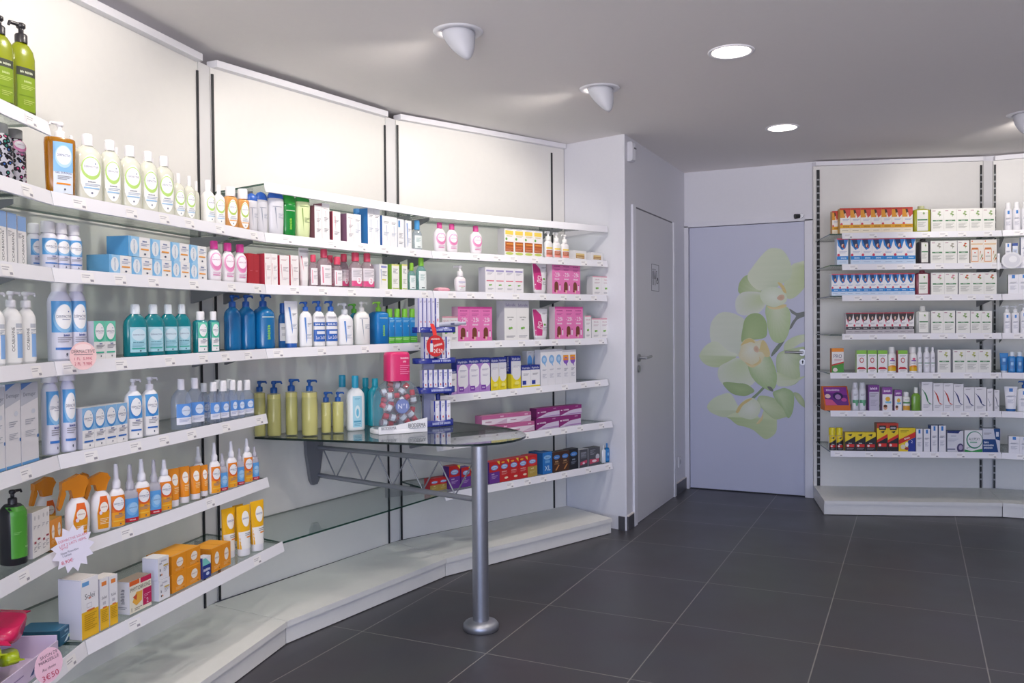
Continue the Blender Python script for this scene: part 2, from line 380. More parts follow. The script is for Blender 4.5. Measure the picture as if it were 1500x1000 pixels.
def cap_b(kind, cm, cr, h, zt, a, b, cap, e):
    mb = MB(); c = zt-h
    if kind == 'screw': mb.lathe([(cr*.98, h-.002), (cr, h+c*.05), (cr, zt-c*.12), (cr*.9, zt)], cm, 20)
    elif kind == 'flip':
        mb.loft([[(x*s, y*s, z) for x, y in sup(cr, cr*.8, 2.6, 20)] for z, s in [(h-.002, 1), (zt-c*.3, 1), (zt-c*.05, .9), (zt, .7)]], cm)
    elif kind == 'dome':
        mb.loft([[(x*s, y*s, z) for x, y in sup(a*.98, b*.98, e, 24)] for z, s in [(h, 1), (h+c*.3, .98), (h+c*.6, .84), (h+c*.85, .56), (zt, .15)]], cm)
    elif kind == 'wide':
        mb.loft([[(x*s, y*s, z) for x, y in sup(cr, cr, 2, 24)] for z, s in [(h, 1), (zt-c*.12, 1), (zt-c*.03, .94), (zt, .85)]], cm)
    elif kind == 'pump':
        s = c/3.45; mb = pump_mb(h-.001, s*.98, cm, cap[2] if len(cap) > 2 else 180)
    elif kind == 'mist':
        mb.lathe([(cr, h-.002), (cr, h+c*.22), (cr*.8, h+c*.3), (cr*.62, h+c*.36), (cr*.55, h+c*.7), (cr*.42, zt)], cm, 18)
        mb.tube((0, -cr*.4, zt-c*.14), (0, -cr*.75, zt-c*.14), cr*.12, cm, n=8)
    elif kind == 'trigger':
        w = b*.5
        def bar(pts, ww):
            n = len(pts); vs = [(x, -ww, z) for x, z in pts]+[(x, ww, z) for x, z in pts]
            mb.add(vs, [tuple(range(n)), tuple(range(2*n-1, n-1, -1))]+[(i, n+i, n+(i+1) % n, (i+1) % n) for i in range(n)], cm)
        bar([(-.42*a, h-.002), (.45*a, h-.002), (.62*a, h+c*.35), (.9*a, h+c*.62), (.6*a, h+c*.9), (.1*a, zt), (-.75*a, h+c*.82), (-1.3*a, h+c*.72), (-1.32*a, h+c*.38), (-.6*a, h+c*.34)], w)
        bar([(-1.05*a, h+c*.42), (-1.3*a, h+c*.40), (-1.62*a, h-c*.35), (-1.5*a, h-c*.5), (-1.32*a, h-c*.38), (-.95*a, h+c*.2)], w*.7)
    return mb
def tube_item(run, xc, wpx, ytop, col, capcol, des, desc, d=.02, name='tube', lab=(.18, .93, .9), capfrac=.16, body=None, yaw=0., tag_where=None, zb=None, flip=False):
    P = run.loc(xc, d+.018); yaw += getattr(run, 'turn', 0)*.7
    if zb is not None: P.z = zb
    v = (P-CAM).xy.normalized(); nn = Vector((run.n.x*cos(yaw)-run.n.y*sin(yaw), run.n.x*sin(yaw)+run.n.y*cos(yaw))); ct = abs(v.dot(nn)); w = wpx*depth(P)/F/2/max(ct, .55); h = zat(P, ytop)-P.z; t = min(w*.62, .02); hc = h*capfrac
    T = empty(name, P, run.rz+yaw); tag(T, desc, 'tube', tag_where or run.where); k = R3(w, h); cm = mat(capcol, .35); bm_ = body or mat(col, .35)
    part(('tcap', k, capcol, capfrac), lambda: MB().loft([[(x, y, z) for x, y in sup(w*.72*s, t*1.05*s, 2.2)] for z, s in [(0, .96), (.003, 1), (hc, 1)]], cm), 'cap', T)
    sec = lambda f: (w*(.78+.22*f), t*(1-f)**.75+.0012)
    BD = part(('tbody', k, bm_.name, capfrac), lambda: MB().loft([[(x, y, hc+(h-hc)*f) for x, y in sup(*sec(f), 2.2)] for f in (0, .1, .25, .4, .55, .7, .82, .92, 1)], bm_), 'body', T)
    if des:
        z0, z1, lw = lab; W = 2*w*.8*lw; Hh = (z1-z0)*(h-hc)
        def fn(x, y, o):
            f = z0+y/(h-hc); A, B = sec(f); X = (x-W/2)*A/(w*.8); q = min(abs(X)/A, .999); return (X, -B*(1-q**2.2)**(1/2.2)-o*1.5-.0004, hc+f*(h-hc))
        part(('tlab', des, k, lab), lambda: printed(MB(), DES[des]() if callable(DES[des]) else DES[des], W, Hh, fn, 8, .35), 'label', BD)
    return T
# ------------------------------------------------------------------ the setting
CEIL = 2.56
V2 = lambda *a: Vector(a)
B01 = V2(-2.574, 1.523); B12 = V2(-2.833, 2.81); B23 = V2(-2.692, 4.07); B34 = V2(-2.144, 5.362)
N01 = V2(.94, .34); N12 = V2(.456, -.033).normalized(); N23 = V2(.448, -.187).normalized()
AL0 = V2(-2.144, 5.362); AL1 = V2(-1.69, 5.24); NAL = (AL1-AL0).normalized()
fl = MB().box((-4.2, -2.7, -.08), (4.4, 8.2, 0), floor_mat()).obj('floor'); struct(fl)
struct(MB().box((-4.2, -2.7, CEIL), (4.4, 8.2, CEIL+.1), M_CEIL).obj('ceiling'))
# outer walls; the shop front behind the camera is one wide window opening to the street
struct(MB().prism([(-3.3, -2.7), (-3.05, -2.7), (-3.05, 5.75), (-3.3, 5.75)], 0, CEIL, M_WALL).obj('wall_left'))
struct(MB().prism([(4.2, -2.7), (4.4, -2.7), (4.4, 8.2), (4.2, 8.2)], 0, CEIL, M_WALL).obj('wall_right'))
ws = MB(); ws.box((-3.3, -2.7, 0), (-2.6, -2.5, CEIL), M_WALL).box((3.6, -2.7, 0), (4.2, -2.5, CEIL), M_WALL).box((-2.6, -2.7, 0), (3.6, -2.5, .25), M_WALL).box((-2.6, -2.7, 2.42), (3.6, -2.5, CEIL), M_WALL)
struct(ws.obj('wall_front'))
TX, OY = -1.68, 6.805     # faces of the restroom wall and of the orchid door wall
struct(MB().prism([(AL0.x, AL0.y), (AL1.x, AL1.y), (TX, 5.24), (TX, OY+.02), (-3.3, OY+.02), (-3.3, 5.75), (-2.62, 5.75)], 0, CEIL, M_WALL).obj('wall_restroom'))
DX0, DX1, DZ = -1.655, -.745, 2.125
ow = MB(); ow.box((-3.3, OY, DZ), (-.66, OY+.2, CEIL), M_WALL).box((-3.3, OY, 0), (DX0, OY+.2, DZ), M_WALL).box((DX1, OY, 0), (-.66, OY+.2, DZ), M_WALL)
struct(ow.obj('wall_door'))
RB0 = V2(-.688, 6.77); RBJ = V2(.494, 7.165); RB2 = V2(1.9, 7.14)
rn = V2((RBJ-RB0).y, -(RBJ-RB0).x).normalized()
struct(MB().prism([tuple(RB0-rn*.035), tuple(RBJ-rn*.035), tuple(RB2-rn*.035), (4.2, 7.14), (4.2, 7.5), (RBJ.x, 7.5), (RB0.x, 7.1)], 0, CEIL, M_WALL).obj('wall_back'))

# orchid door -------------------------------------------------------
M_DOOR = noisy('lilac_door_film', '#c9cce0', '#c6c9de', 6, .5); M_FRAME = mat('#dfdfe8', .45)
STEEL = mat('#a4a5aa', .38, .9)
door = empty('door_1', (0, 0, 0)); struct(door)
MB().box((DX0+.012, OY+.015, .008), (DX1-.012, OY+.055, DZ-.012), M_DOOR).obj('door_leaf', door)
fr = MB()
for lo, hi in [((DX0-.045, OY-.012, 0), (DX0+.008, OY+.06, DZ+.0)), ((DX1-.008, OY-.012, 0), (DX1+.05, OY+.06, DZ)), ((DX0-.045, OY-.012, DZ-.008), (DX1+.05, OY+.06, DZ+.03))]: fr.box(lo, hi, M_FRAME)
fr.obj('door_frame', door); MB().box((DX0, OY+.03, 0), (DX1, OY+.12, .02), M_DARK).obj('gap_light_stop', door); ow2 = MB().box((-3.3, OY+.2, 0), (-.66, OY+.3, CEIL), M_WALL); struct(ow2.obj('wall_light_stop'))  # dark strip and backing slab added to stop light leaking round the door
FY = OY+.0145
def on_door(x, y): P = hit(x, y, (0, FY), (1, 0)); return P.x, P.z
def petal_mesh(name, pts, base, cin, cout, k, grad=1.15):
    """one printed petal, its colour running from the throat outwards"""
    bx, bz = on_door(*base); O = [on_door(*p) for p in pts]
    # smooth closed outline
    n = len(O); S = []
    for i in range(n):
        p0, p1, p2, p3 = O[i-1], O[i], O[(i+1) % n], O[(i+2) % n]
        for t in (0, .25, .5, .75):
            S.append(tuple(.5*(2*p1[j]+(p2[j]-p0[j])*t+(2*p0[j]-5*p1[j]+4*p2[j]-p3[j])*t*t+(3*p1[j]-p0[j]-3*p2[j]+p3[j])*t**3) for j in (0, 1)))
    R_ = 7; vs = [(bx, FY-.0002-k*.00012, bz)]; cols = [0.]; fs = []
    for r in range(1, R_+1):
        f = r/R_
        for x, z in S: vs.append((min(bx+(x-bx)*f, DX1-.0125), FY-.0002-k*.00012, bz+(z-bz)*f)); cols.append(f)
    m = len(S)
    ar = [(vs[1+i][0]-bx)*(vs[1+(i+1) % m][2]-bz)-(vs[1+(i+1) % m][0]-bx)*(vs[1+i][2]-bz) for i in range(m)]
    for i in range(m): fs.append((0, 1+i, 1+(i+1) % m))
    for r in range(R_-1):
        for i in range(m): fs.append((1+r*m+i, 1+(r+1)*m+i, 1+(r+1)*m+(i+1) % m, 1+r*m+(i+1) % m))
    if not (all(q > -1e-7 for q in ar) or all(q < 1e-7 for q in ar)):   # curved slip: no throat inside it
        vs = [(min(x, DX1-.0125), FY-.0002-k*.00012, z) for x, z in S]; cols = [i/m for i in range(m)]
        fs = [tuple(t) for t in tessellate_polygon([[Vector((x, z, 0)) for x, z in S]])]
    me = bpy.data.meshes.new(name); me.from_pydata(vs, [], fs); ca = me.color_attributes.new('print', 'FLOAT_COLOR', 'POINT'); a, b = [tuple(q*.8+w*.2 for q, w in zip(lin(h), lin('#d8dcdc'))) for h in (cin, cout)]
    for i, f in enumerate(cols):
        g = min(1, f**grad); w = .06*sin(i*2.1) if f > .2 else 0
        ca.data[i].color = tuple(max(0, min(1, a[j]+(b[j]-a[j])*min(1, max(0, g+w)))) for j in range(3))+(1,)
    me.materials.append(M_PRINT); return me
M_PRINT, N_, L_ = nm('orchid_print_ink'); _a = N_.new('ShaderNodeVertexColor'); _a.layer_name = 'print'; _b = N_.new('ShaderNodeBsdfPrincipled'); _o = N_.new('ShaderNodeOutputMaterial')
_b.inputs['Roughness'].default_value = .5; L_.new(_a.outputs[0], _b.inputs['Base Color']); L_.new(_b.outputs[0], _o.inputs[0])
G1, G2, G3, G4, G5 = '#d3dcbc', '#b9cc8c', '#94b15c', '#dfe4d2', '#7fa24c'
Y1, Y2, OR, BR = '#d9c05e', '#e3d291', '#c98752', '#3f4a3a'
PET = [
 # stems
 ([(1181, 456), (1168, 458), (1162, 455), (1156, 452), (1160, 459), (1166, 463), (1160, 472), (1156, 482), (1160, 480), (1168, 468), (1181, 462)], (1167, 461), '#4b5550', '#39423f', 1),
 ([(1146, 498), (1138, 506), (1131, 516), (1130, 522), (1136, 517), (1145, 506), (1150, 497)], (1139, 508), '#4f6b3c', '#3c5233', 1),
 ([(1120, 564), (1110, 574), (1100, 583), (1103, 585), (1113, 576), (1121, 567)], (1111, 575), '#6c8d49', '#557639', 6),
 # far right petals
 ([(1181, 490), (1166, 492), (1153, 499), (1148, 508), (1150, 517), (1160, 511), (1172, 503), (1181, 499)], (1150, 514), G2, G1, 1),
 ([(1181, 508), (1158, 511), (1142, 516), (1137, 526), (1138, 545), (1143, 560), (1156, 565), (1168, 560), (1172, 550), (1171, 535), (1176, 525), (1181, 522)], (1150, 520), G1, '#a9c27a', 2),
 ([(1138, 545), (1137, 562), (1146, 566), (1160, 564), (1172, 556), (1181, 551), (1172, 552), (1162, 555)], (1148, 558), G1, G2, 3),
 ([(1162, 575), (1170, 576), (1178, 586), (1181, 597), (1173, 593), (1166, 584)], (1170, 583), '#b5c48a', '#9db472', 1),
 # upper flower
 ([(1181, 384), (1170, 384), (1160, 388), (1152, 402), (1148, 418), (1150, 432), (1156, 438), (1166, 434), (1177, 423), (1181, 414)], (1148, 424), G1, '#b2c67f', 2),
 ([(1084, 430), (1082, 418), (1087, 408), (1094, 403), (1104, 404), (1114, 414), (1116, 424), (1110, 430)], (1115, 424), '#c8d7a8', '#93b05e', 3),
 ([(1112, 425), (1099, 415), (1095, 403), (1103, 390), (1113, 377), (1124, 366), (1133, 363), (1146, 366), (1155, 378), (1160, 394), (1158, 406), (1148, 414), (1134, 422)], (1130, 424), '#dbe2c6', '#b7cba2', 4),
 ([(1118, 430), (1104, 427), (1088, 428), (1079, 436), (1077, 448), (1081, 459), (1094, 462), (1108, 460), (1118, 452), (1124, 440)], (1120, 436), G2, '#d6dbd0', 4),
 ([(1126, 444), (1121, 455), (1123, 468), (1125, 482), (1130, 496), (1138, 502), (1148, 500), (1155, 488), (1158, 470), (1157, 456), (1150, 448)], (1138, 447), G1, '#a8c47a', 5),
 ([(1113, 432), (1118, 424), (1130, 420), (1142, 422), (1150, 429), (1153, 438), (1146, 447), (1132, 449), (1119, 444)], (1132, 435), '#e2ead6', '#cfdcbb', 6),
 ([(1139, 414), (1143, 414), (1149, 420), (1152, 429), (1148, 428), (1144, 421)], (1146, 421), Y1, Y1, 7),
 ([(1124, 448), (1134, 450), (1146, 446), (1152, 446), (1150, 450), (1138, 453), (1128, 452)], (1138, 450), Y1, Y2, 7),
 ([(1138, 437), (1142, 432), (1148, 432), (1149, 437), (1144, 440)], (1144, 436), '#c9946a', '#d6b08c', 8),
 # middle flower
 ([(1081, 522), (1064, 514), (1048, 508), (1041, 498), (1040, 482), (1043, 470), (1053, 459), (1066, 457), (1080, 461), (1092, 470), (1094, 490), (1092, 510)], (1090, 515), G4, '#c6d1b8', 5),
 ([(1086, 500), (1088, 480), (1092, 466), (1102, 459), (1114, 460), (1122, 470), (1124, 484), (1121, 494), (1108, 497), (1096, 498)], (1098, 494), '#a5bf70', '#86a94e', 6),
 ([(1080, 520), (1066, 513), (1050, 500), (1036, 504), (1026, 516), (1025, 524), (1034, 534), (1050, 538), (1064, 534)], (1078, 521), '#dfe6cc', '#b0c67c', 6),
 ([(1082, 524), (1066, 530), (1053, 538), (1052, 552), (1058, 562), (1068, 570), (1084, 572), (1098, 566), (1108, 555), (1104, 538)], (1088, 528), '#c3d59b', '#d6dcc8', 7),
 ([(1096, 528), (1098, 545), (1106, 558), (1116, 566), (1128, 572), (1136, 566), (1138, 550), (1134, 534), (1126, 520), (1112, 518)], (1108, 522), '#d8e1bf', '#96b963', 8),
 ([(1084, 514), (1088, 500), (1098, 495), (1108, 499), (1116, 498), (1124, 506), (1128, 518), (1120, 522), (1114, 532), (1102, 536), (1090, 530), (1082, 522)], (1100, 512), '#e4e6d2', '#ddd4a0', 9),
 ([(1085, 506), (1092, 497), (1101, 496), (1106, 502), (1099, 501), (1090, 504)], (1097, 500), Y1, Y1, 10),
 ([(1108, 506), (1112, 512), (1117, 498), (1124, 505), (1128, 520), (1122, 523), (1117, 516), (1110, 514)], (1118, 512), Y1, '#d8c98b', 10),
 ([(1092, 530), (1102, 534), (1112, 528), (1112, 522), (1115, 530), (1104, 538), (1096, 536)], (1104, 534), Y1, Y2, 10),
 ([(1104, 509), (1108, 506), (1112, 511), (1110, 516), (1105, 514)], (1108, 511), '#c9946a', '#d9b890', 11),
 # lower flower
 ([(1059, 561), (1066, 559), (1080, 561), (1092, 562), (1102, 568), (1105, 573), (1099, 577), (1090, 580), (1074, 577), (1064, 569)], (1085, 570), '#9ab765', '#84a450', 8),
 ([(1086, 600), (1080, 592), (1070, 576), (1056, 578), (1044, 584), (1036, 594), (1039, 602), (1050, 608), (1062, 611), (1076, 608)], (1086, 598), '#d8e2c0', '#c2d09d', 7),
 ([(1065, 610), (1078, 604), (1092, 606), (1104, 604), (1114, 612), (1120, 600), (1136, 602), (1138, 620), (1136, 634), (1124, 643), (1116, 640), (1104, 630), (1092, 625), (1080, 622), (1070, 614)], (1106, 606), '#d5dfae', '#a6bf6d', 7),
 ([(1110, 590), (1112, 580), (1124, 580), (1136, 584), (1148, 594), (1156, 608), (1146, 612), (1136, 614), (1124, 606)], (1116, 592), '#cfdcae', '#a9c079', 8),
 ([(1132, 575), (1142, 570), (1150, 568), (1162, 575), (1163, 592), (1160, 606), (1154, 612), (1147, 598), (1138, 588)], (1142, 578), '#bcd19a', '#8fb25f', 8),
 ([(1082, 600), (1086, 590), (1096, 583), (1106, 584), (1114, 594), (1112, 606), (1102, 614), (1090, 612), (1082, 608)], (1100, 598), '#e6e9d6', '#d3dcb8', 9),
 ([(1078, 603), (1084, 592), (1094, 585), (1102, 583), (1098, 587), (1088, 594), (1082, 604)], (1088, 592), Y1, Y1, 10),
 ([(1108, 620), (1114, 612), (1118, 606), (1117, 614), (1112, 620)], (1113, 613), Y2, Y1, 10),
 ([(1124, 566), (1130, 567), (1133, 573), (1128, 572)], (1129, 569), '#3f4a30', '#35402a', 9),
]
mb = MB()
for k, (pts, base, ci, co, lv) in enumerate(PET):
    me = petal_mesh('petal', pts, base, ci, co, lv+k*.02)
    link('petal', me, door)
for o in list(door.children):
    if o.name.startswith('petal'): o.name = 'printed_petal'
# handle and lock
hx, hz = on_door(1178, 516)
h_ = MB(); h_.tube((hx-.012, FY, hz), (hx-.012, FY-.012, hz), .026, STEEL, n=20); h_.tube((hx-.012, FY, hz), (hx-.012, FY-.055, hz), .009, STEEL); h_.tube((hx-.006, FY-.052, hz), (hx-.135, FY-.052, hz+.003), .0095, STEEL); h_.obj('door_handle', door)
lx, lz = on_door(1176, 530)
l_ = MB(); l_.tube((lx, FY, lz), (lx, FY-.01, lz), .024, STEEL, n=22); l_.box((lx-.004, FY-.0115, lz-.013), (lx+.004, FY-.0101, lz+.004), M_DARK); l_.tube((lx, FY-.0101, lz+.006), (lx, FY-.0115, lz+.006), .0065, M_DARK); l_.obj('lock_plate', door)
# small black door stop knob above the frame
kx, kz = -.775, 2.155
T = empty('door_stop', (kx, OY-.012, kz)); tag(T, 'small black and chrome knob fixed above the top corner of the orchid door', 'door stop')
MB().tube((0, 0, 0), (0, -.02, 0), .018, STEEL, n=18).obj('mount', T); MB().tube((-.012, -.012, -.002), (-.045, -.03, -.006), .016, M_DARK, .02, 16).obj('rubber_tip', T)

# restroom door (flush in the wall that runs to the back) -----------------
W_Y0, W_Y1 = 5.43, 6.42
d2 = empty('door_2', (0, 0, 0)); struct(d2); M_D2 = mat('#d7d7dd', .45); M_JAMB = mat('#e6e6ee', .4)
MB().box((TX-.02, W_Y0+.012, .012), (TX+.004, W_Y1-.004, 2.11), M_D2).obj('door_leaf', d2)
jm = MB(); jm.box((TX-.01, W_Y0-.055, 0), (TX+.014, W_Y0+.006, 2.125), M_JAMB).box((TX-.01, W_Y1, 0), (TX+.012, W_Y1+.05, 2.12), M_JAMB).box((TX-.01, W_Y0, 2.112), (TX+.001, W_Y1, 2.122), mat('#6a6a72', .6)); jm.obj('door_frame', d2)
FX = TX+.004
P = hit(935, 524, (FX, 0), (0, 1)); y_, z_ = P.y, P.z
hb = MB(); hb.tube((FX, y_, z_), (FX+.012, y_, z_), .026, STEEL, n=20); hb.tube((FX, y_, z_), (FX+.055, y_, z_), .009, STEEL); hb.tube((FX+.052, y_-.004, z_), (FX+.052, y_+.13, z_+.006), .0095, STEEL); hb.obj('door_handle', d2)
P = hit(935, 540, (FX, 0), (0, 1)); MB().tube((FX, P.y, P.z), (FX+.01, P.y, P.z), .024, STEEL, n=20).obj('lock_plate', d2)
for zy in (380, 518, 676):
    P = hit(989, zy, (TX, 0), (0, 1)); MB().tube((TX+.008, W_Y1+.006, P.z-.045), (TX+.008, W_Y1+.006, P.z+.045), .008, M_JAMB, n=10).obj('hinge', d2)
# pictogram plate
A = hit(953.5, 386, (FX, 0), (0, 1)); Bp = hit(965, 427, (FX, 0), (0, 1)); sw, sh = Bp.y-A.y, A.z-Bp.z
K = '#3a3c46'
def figure(cx, skirt):
    c = [('E', cx, .80, .055, .032, K)]
    return c+([('P', [(cx-.04, .75), (cx+.04, .75), (cx+.10, .45), (cx-.10, .45)], K), ('R', cx-.05, .22, cx-.015, .46, K), ('R', cx+.015, .22, cx+.05, .46, K)] if skirt else [('R', cx-.07, .45, cx+.07, .75, K), ('R', cx-.06, .22, cx-.012, .46, K), ('R', cx+.012, .22, cx+.06, .46, K)])
sign = [('R', 0, 0, 1, 1, K), ('R', .06, .015, .94, .985, '#d9d9e0')]+figure(.22, False)+figure(.46, True)+[('E', .66, .74, .05, .03, K), ('P', [(.63, .70), (.70, .70), (.72, .52), (.86, .50), (.88, .30), (.82, .30), (.80, .44), (.65, .46)], K), ('E', .73, .36, .13, .09, K), ('E', .73, .36, .08, .055, '#d9d9e0')]
sb = MB().box((FX, A.y, Bp.z), (FX+.002, Bp.y, A.z), mat('#d9d9e0', .4)); printed(sb, sign, sw, sh, lambda x, y, o: (FX+.002+o, A.y+x, Bp.z+y))
tag(sb.obj('restroom_sign'), 'restroom pictogram plate with man woman and wheelchair on the grey door', 'sign')
# baseboards of the floor tile
M_BB = noisy('baseboard_tile', '#4a4a50', '#515157', 6, .4)
def bb(lo, hi, n_, cap=True):
    m = MB().box(lo, hi, M_BB); m.box((lo[0], lo[1], hi[2]), (hi[0], hi[1], hi[2]+.006), mat('#d8d0cc', .6)); struct(m.obj(n_))
bb((TX, 5.245, 0), (TX+.012, W_Y0-.06, .09), 'baseboard_column')
bb((TX, W_Y1+.055, 0), (TX+.012, OY-.015, .09), 'baseboard_corner')
d_ = (AL1-AL0).normalized(); m_ = MB(); q0 = AL1-d_*.045; nn_ = V2(d_.y, -d_.x); 
m_.prism([tuple(q0+nn_*.001), tuple(AL1+nn_*.001), tuple(AL1+nn_*.012), tuple(q0+nn_*.012)][::-1], 0, .09, M_BB); struct(m_.obj('baseboard_alcove'))
# socket low on the restroom wall, motion detector under the ceiling
P = hit(995, 676, (TX, 0), (0, 1)); s_ = empty('wall_socket', (TX, P.y, P.z)); tag(s_, 'small white wall socket low beside the restroom door hinges', 'socket')
MB().box((0, -.04, -.04), (.008, .04, .04), mat('#e4e4ea', .4)).obj('cover_plate', s_); MB().tube((.008, 0, 0), (.0095, 0, 0), .02, mat('#b9b9c2', .4), n=18).obj('socket_well', s_)
P = hit(922, 211, (TX, 0), (0, 1)); det = empty('motion_detector', (TX, 5.33, 2.46)); tag(det, 'white motion detector box high on the corner above the restroom door', 'detector')
MB().loft([[(0, -.032, z), (.035*w, -.032, z), (.045*w, 0, z), (.035*w, .032, z), (0, .032, z)] for z, w in [(-.065, .6), (-.055, 1), (.05, 1), (.06, .8)]], mat('#d6d6de', .4), smooth=False).obj('casing', det)
MB().box((.042, -.018, .015), (.047, .018, .022), mat('#5b5c66', .4)).obj('lens_strip', det)

# ------------------------------------------------------------------ shelving bays
def quad(m, pts, mt): m.add(pts, [(0, 1, 2, 3)], mt)
def bay(name, desc, b0, b1, f0, f1, top0, top1, fillers=(), ups=(), dash=False, where='', pb=None):
    """back panel with cornice and slotted uprights over a low plinth; b = back corners, f = plinth front corners"""
    T = empty(name, ((b0.x+b1.x)/2, (b0.y+b1.y)/2, 0)); tag(T, desc, 'shelving')
    I = Matrix.Translation(-T.location)
    e = (b1-b0).normalized(); n = V2(e.y, -e.x); th = .022; g = (f1-f0).normalized()*.0012; b0 = b0+e*.0012; b1 = b1-e*.0012; f0 = f0+g; f1 = f1-g
    mb = MB(); mb.prism([tuple(b0-n*th), tuple(b1-n*th), tuple(b1), tuple(b0)][::-1] if False else [tuple(b0), tuple(b0-n*th), tuple(b1-n*th), tuple(b1)][::-1], .1, [top0, top0, top1, top1][::-1], M_PANEL)
    mb.xf(I).obj('back_panel', T)
    c = MB(); q = [tuple(b0+n*.035+e*.011), tuple(b0-n*th), tuple(b1-n*th), tuple(b1+n*.035-e*.011)][::-1]
    c.prism(q, [top0-.002, top0-.002, top1-.002, top1-.002][::-1], [top0+.028, top0+.028, top1+.028, top1+.028][::-1], M_RAIL); c.xf(I).obj('cornice', T)
    q0, q1 = (pb[0]+e*.0012, pb[1]-e*.0012) if pb else (b0, b1)
    p = MB(); g0, g1 = f0-n*0, f1-n*0; L = (g1-g0).normalized(); s = V2(L.y, -L.x)*.008
    p.prism([tuple(q0), tuple(q1), tuple(f1), tuple(f0)][::-1], .075, .1, M_LAM); p.xf(I).obj('plinth_top', T)
    k = MB(); k.prism([tuple(q0), tuple(q1), tuple(f1-s), tuple(f0-s)][::-1], .004, .075, M_LAM); k.xf(I).obj('plinth_base', T)
    for a, b_ in fillers:
        d = (b_-a).normalized(); a = a+d*.003; b_ = b_-d*.003; nn = V2(d.y, -d.x); x = MB(); x.prism([tuple(a), tuple(a-nn*th), tuple(b_-nn*th), tuple(b_)][::-1], .1, [top0]*4, mat('#e3e2e3', .4)); x.xf(I).obj('filler_strip', T)
    for u, w in ups:
        x = MB(); h = w/2
        x.prism([tuple(u-e*h+n*.002), tuple(u+e*h+n*.002), tuple(u+e*h+n*.008), tuple(u-e*h+n*.008)][::-1], .102, top0-.03, mat('#26282c', .5))
        if dash:
            z = .16
            while z < top0-.1: x.prism([tuple(u-e*h*.9+n*.0082), tuple(u+e*h*.9+n*.0082), tuple(u+e*h*.9+n*.0095), tuple(u-e*h*.9+n*.0095)][::-1], z, z+.012, mat('#9a9ca0', .4)); z += .05
        x.xf(I).obj('upright', T)
    return T
F01 = V2(-2.135, 1.68); F12 = V2(-2.377, 2.777); F23 = V2(-2.244, 3.883); F34 = V2(-1.742, 5.13)
E0 = V2(-.5, .87).normalized(); B00 = B01-E0*1.25; F00 = F01-E0*1.0
b1, b1r, b2l, b2r, b3 = V2(-2.824, 2.765), V2(-2.843, 2.856), V2(-2.70, 4.03), V2(-2.685, 4.115), V2(-2.198, 5.256)
bay('shelving_bay', 'first bay of the curved white shelving, cut off by the picture edge', B00, B01, F00, F01, 2.48, 2.485)
bay('shelving_bay', 'second bay of the curved white shelving, its lower rows full of sun care', B01, b1, F01, F12, 2.485, 2.495, ups=[(b1-(b1-B01).normalized()*.009, .01)], pb=(B01, B12))
bay('shelving_bay', 'third bay of the curved white shelving, behind the glass peninsula table', b1r, b2l, F12, F23, 2.50, 2.515, [(b1, b1r)], [(b1r+(b2l-b1r).normalized()*.009, .01), (b2l-(b2l-b1r).normalized()*.008, .01)], pb=(B12, B23))
bay('shelving_bay', 'fourth bay of the curved white shelving, ending at the wall corner', b2r, AL0-V2(.004, 0), F23, F34, 2.52, 2.53, [(b2l, b2r)], [(b2r+(AL0-b2r).normalized()*.009, .011), (b3, .013)], pb=(B23, AL0-V2(.004, 0)))
FR0, FRJ, FR2 = V2(-.563, 6.215), V2(.547, 6.612), V2(1.9, 6.62)
er = (RBJ-RB0).normalized()
bay('shelving_bay', 'white shelving bay full of hair colour cartons beside the orchid door', RB0, RBJ-er*.035, FR0, FRJ, 2.52, 2.52, ups=[(RB0+er*.035, .022), (RBJ-er*.05, .014)], dash=True, pb=(RB0, RBJ))
bay('shelving_bay', 'white shelving bay of lotions, cut by the picture edge past the slotted posts', RBJ+er*.035, RB2, FRJ, FR2, 2.52, 2.52, [(RBJ-er*.035, RBJ+er*.035)], [(RBJ+er*.035+V2(.012, -.0005), .014)], dash=True, pb=(RBJ, RB2))
# left cheek of the right unit
ck = MB(); cn = (FR0-RB0).normalized(); 
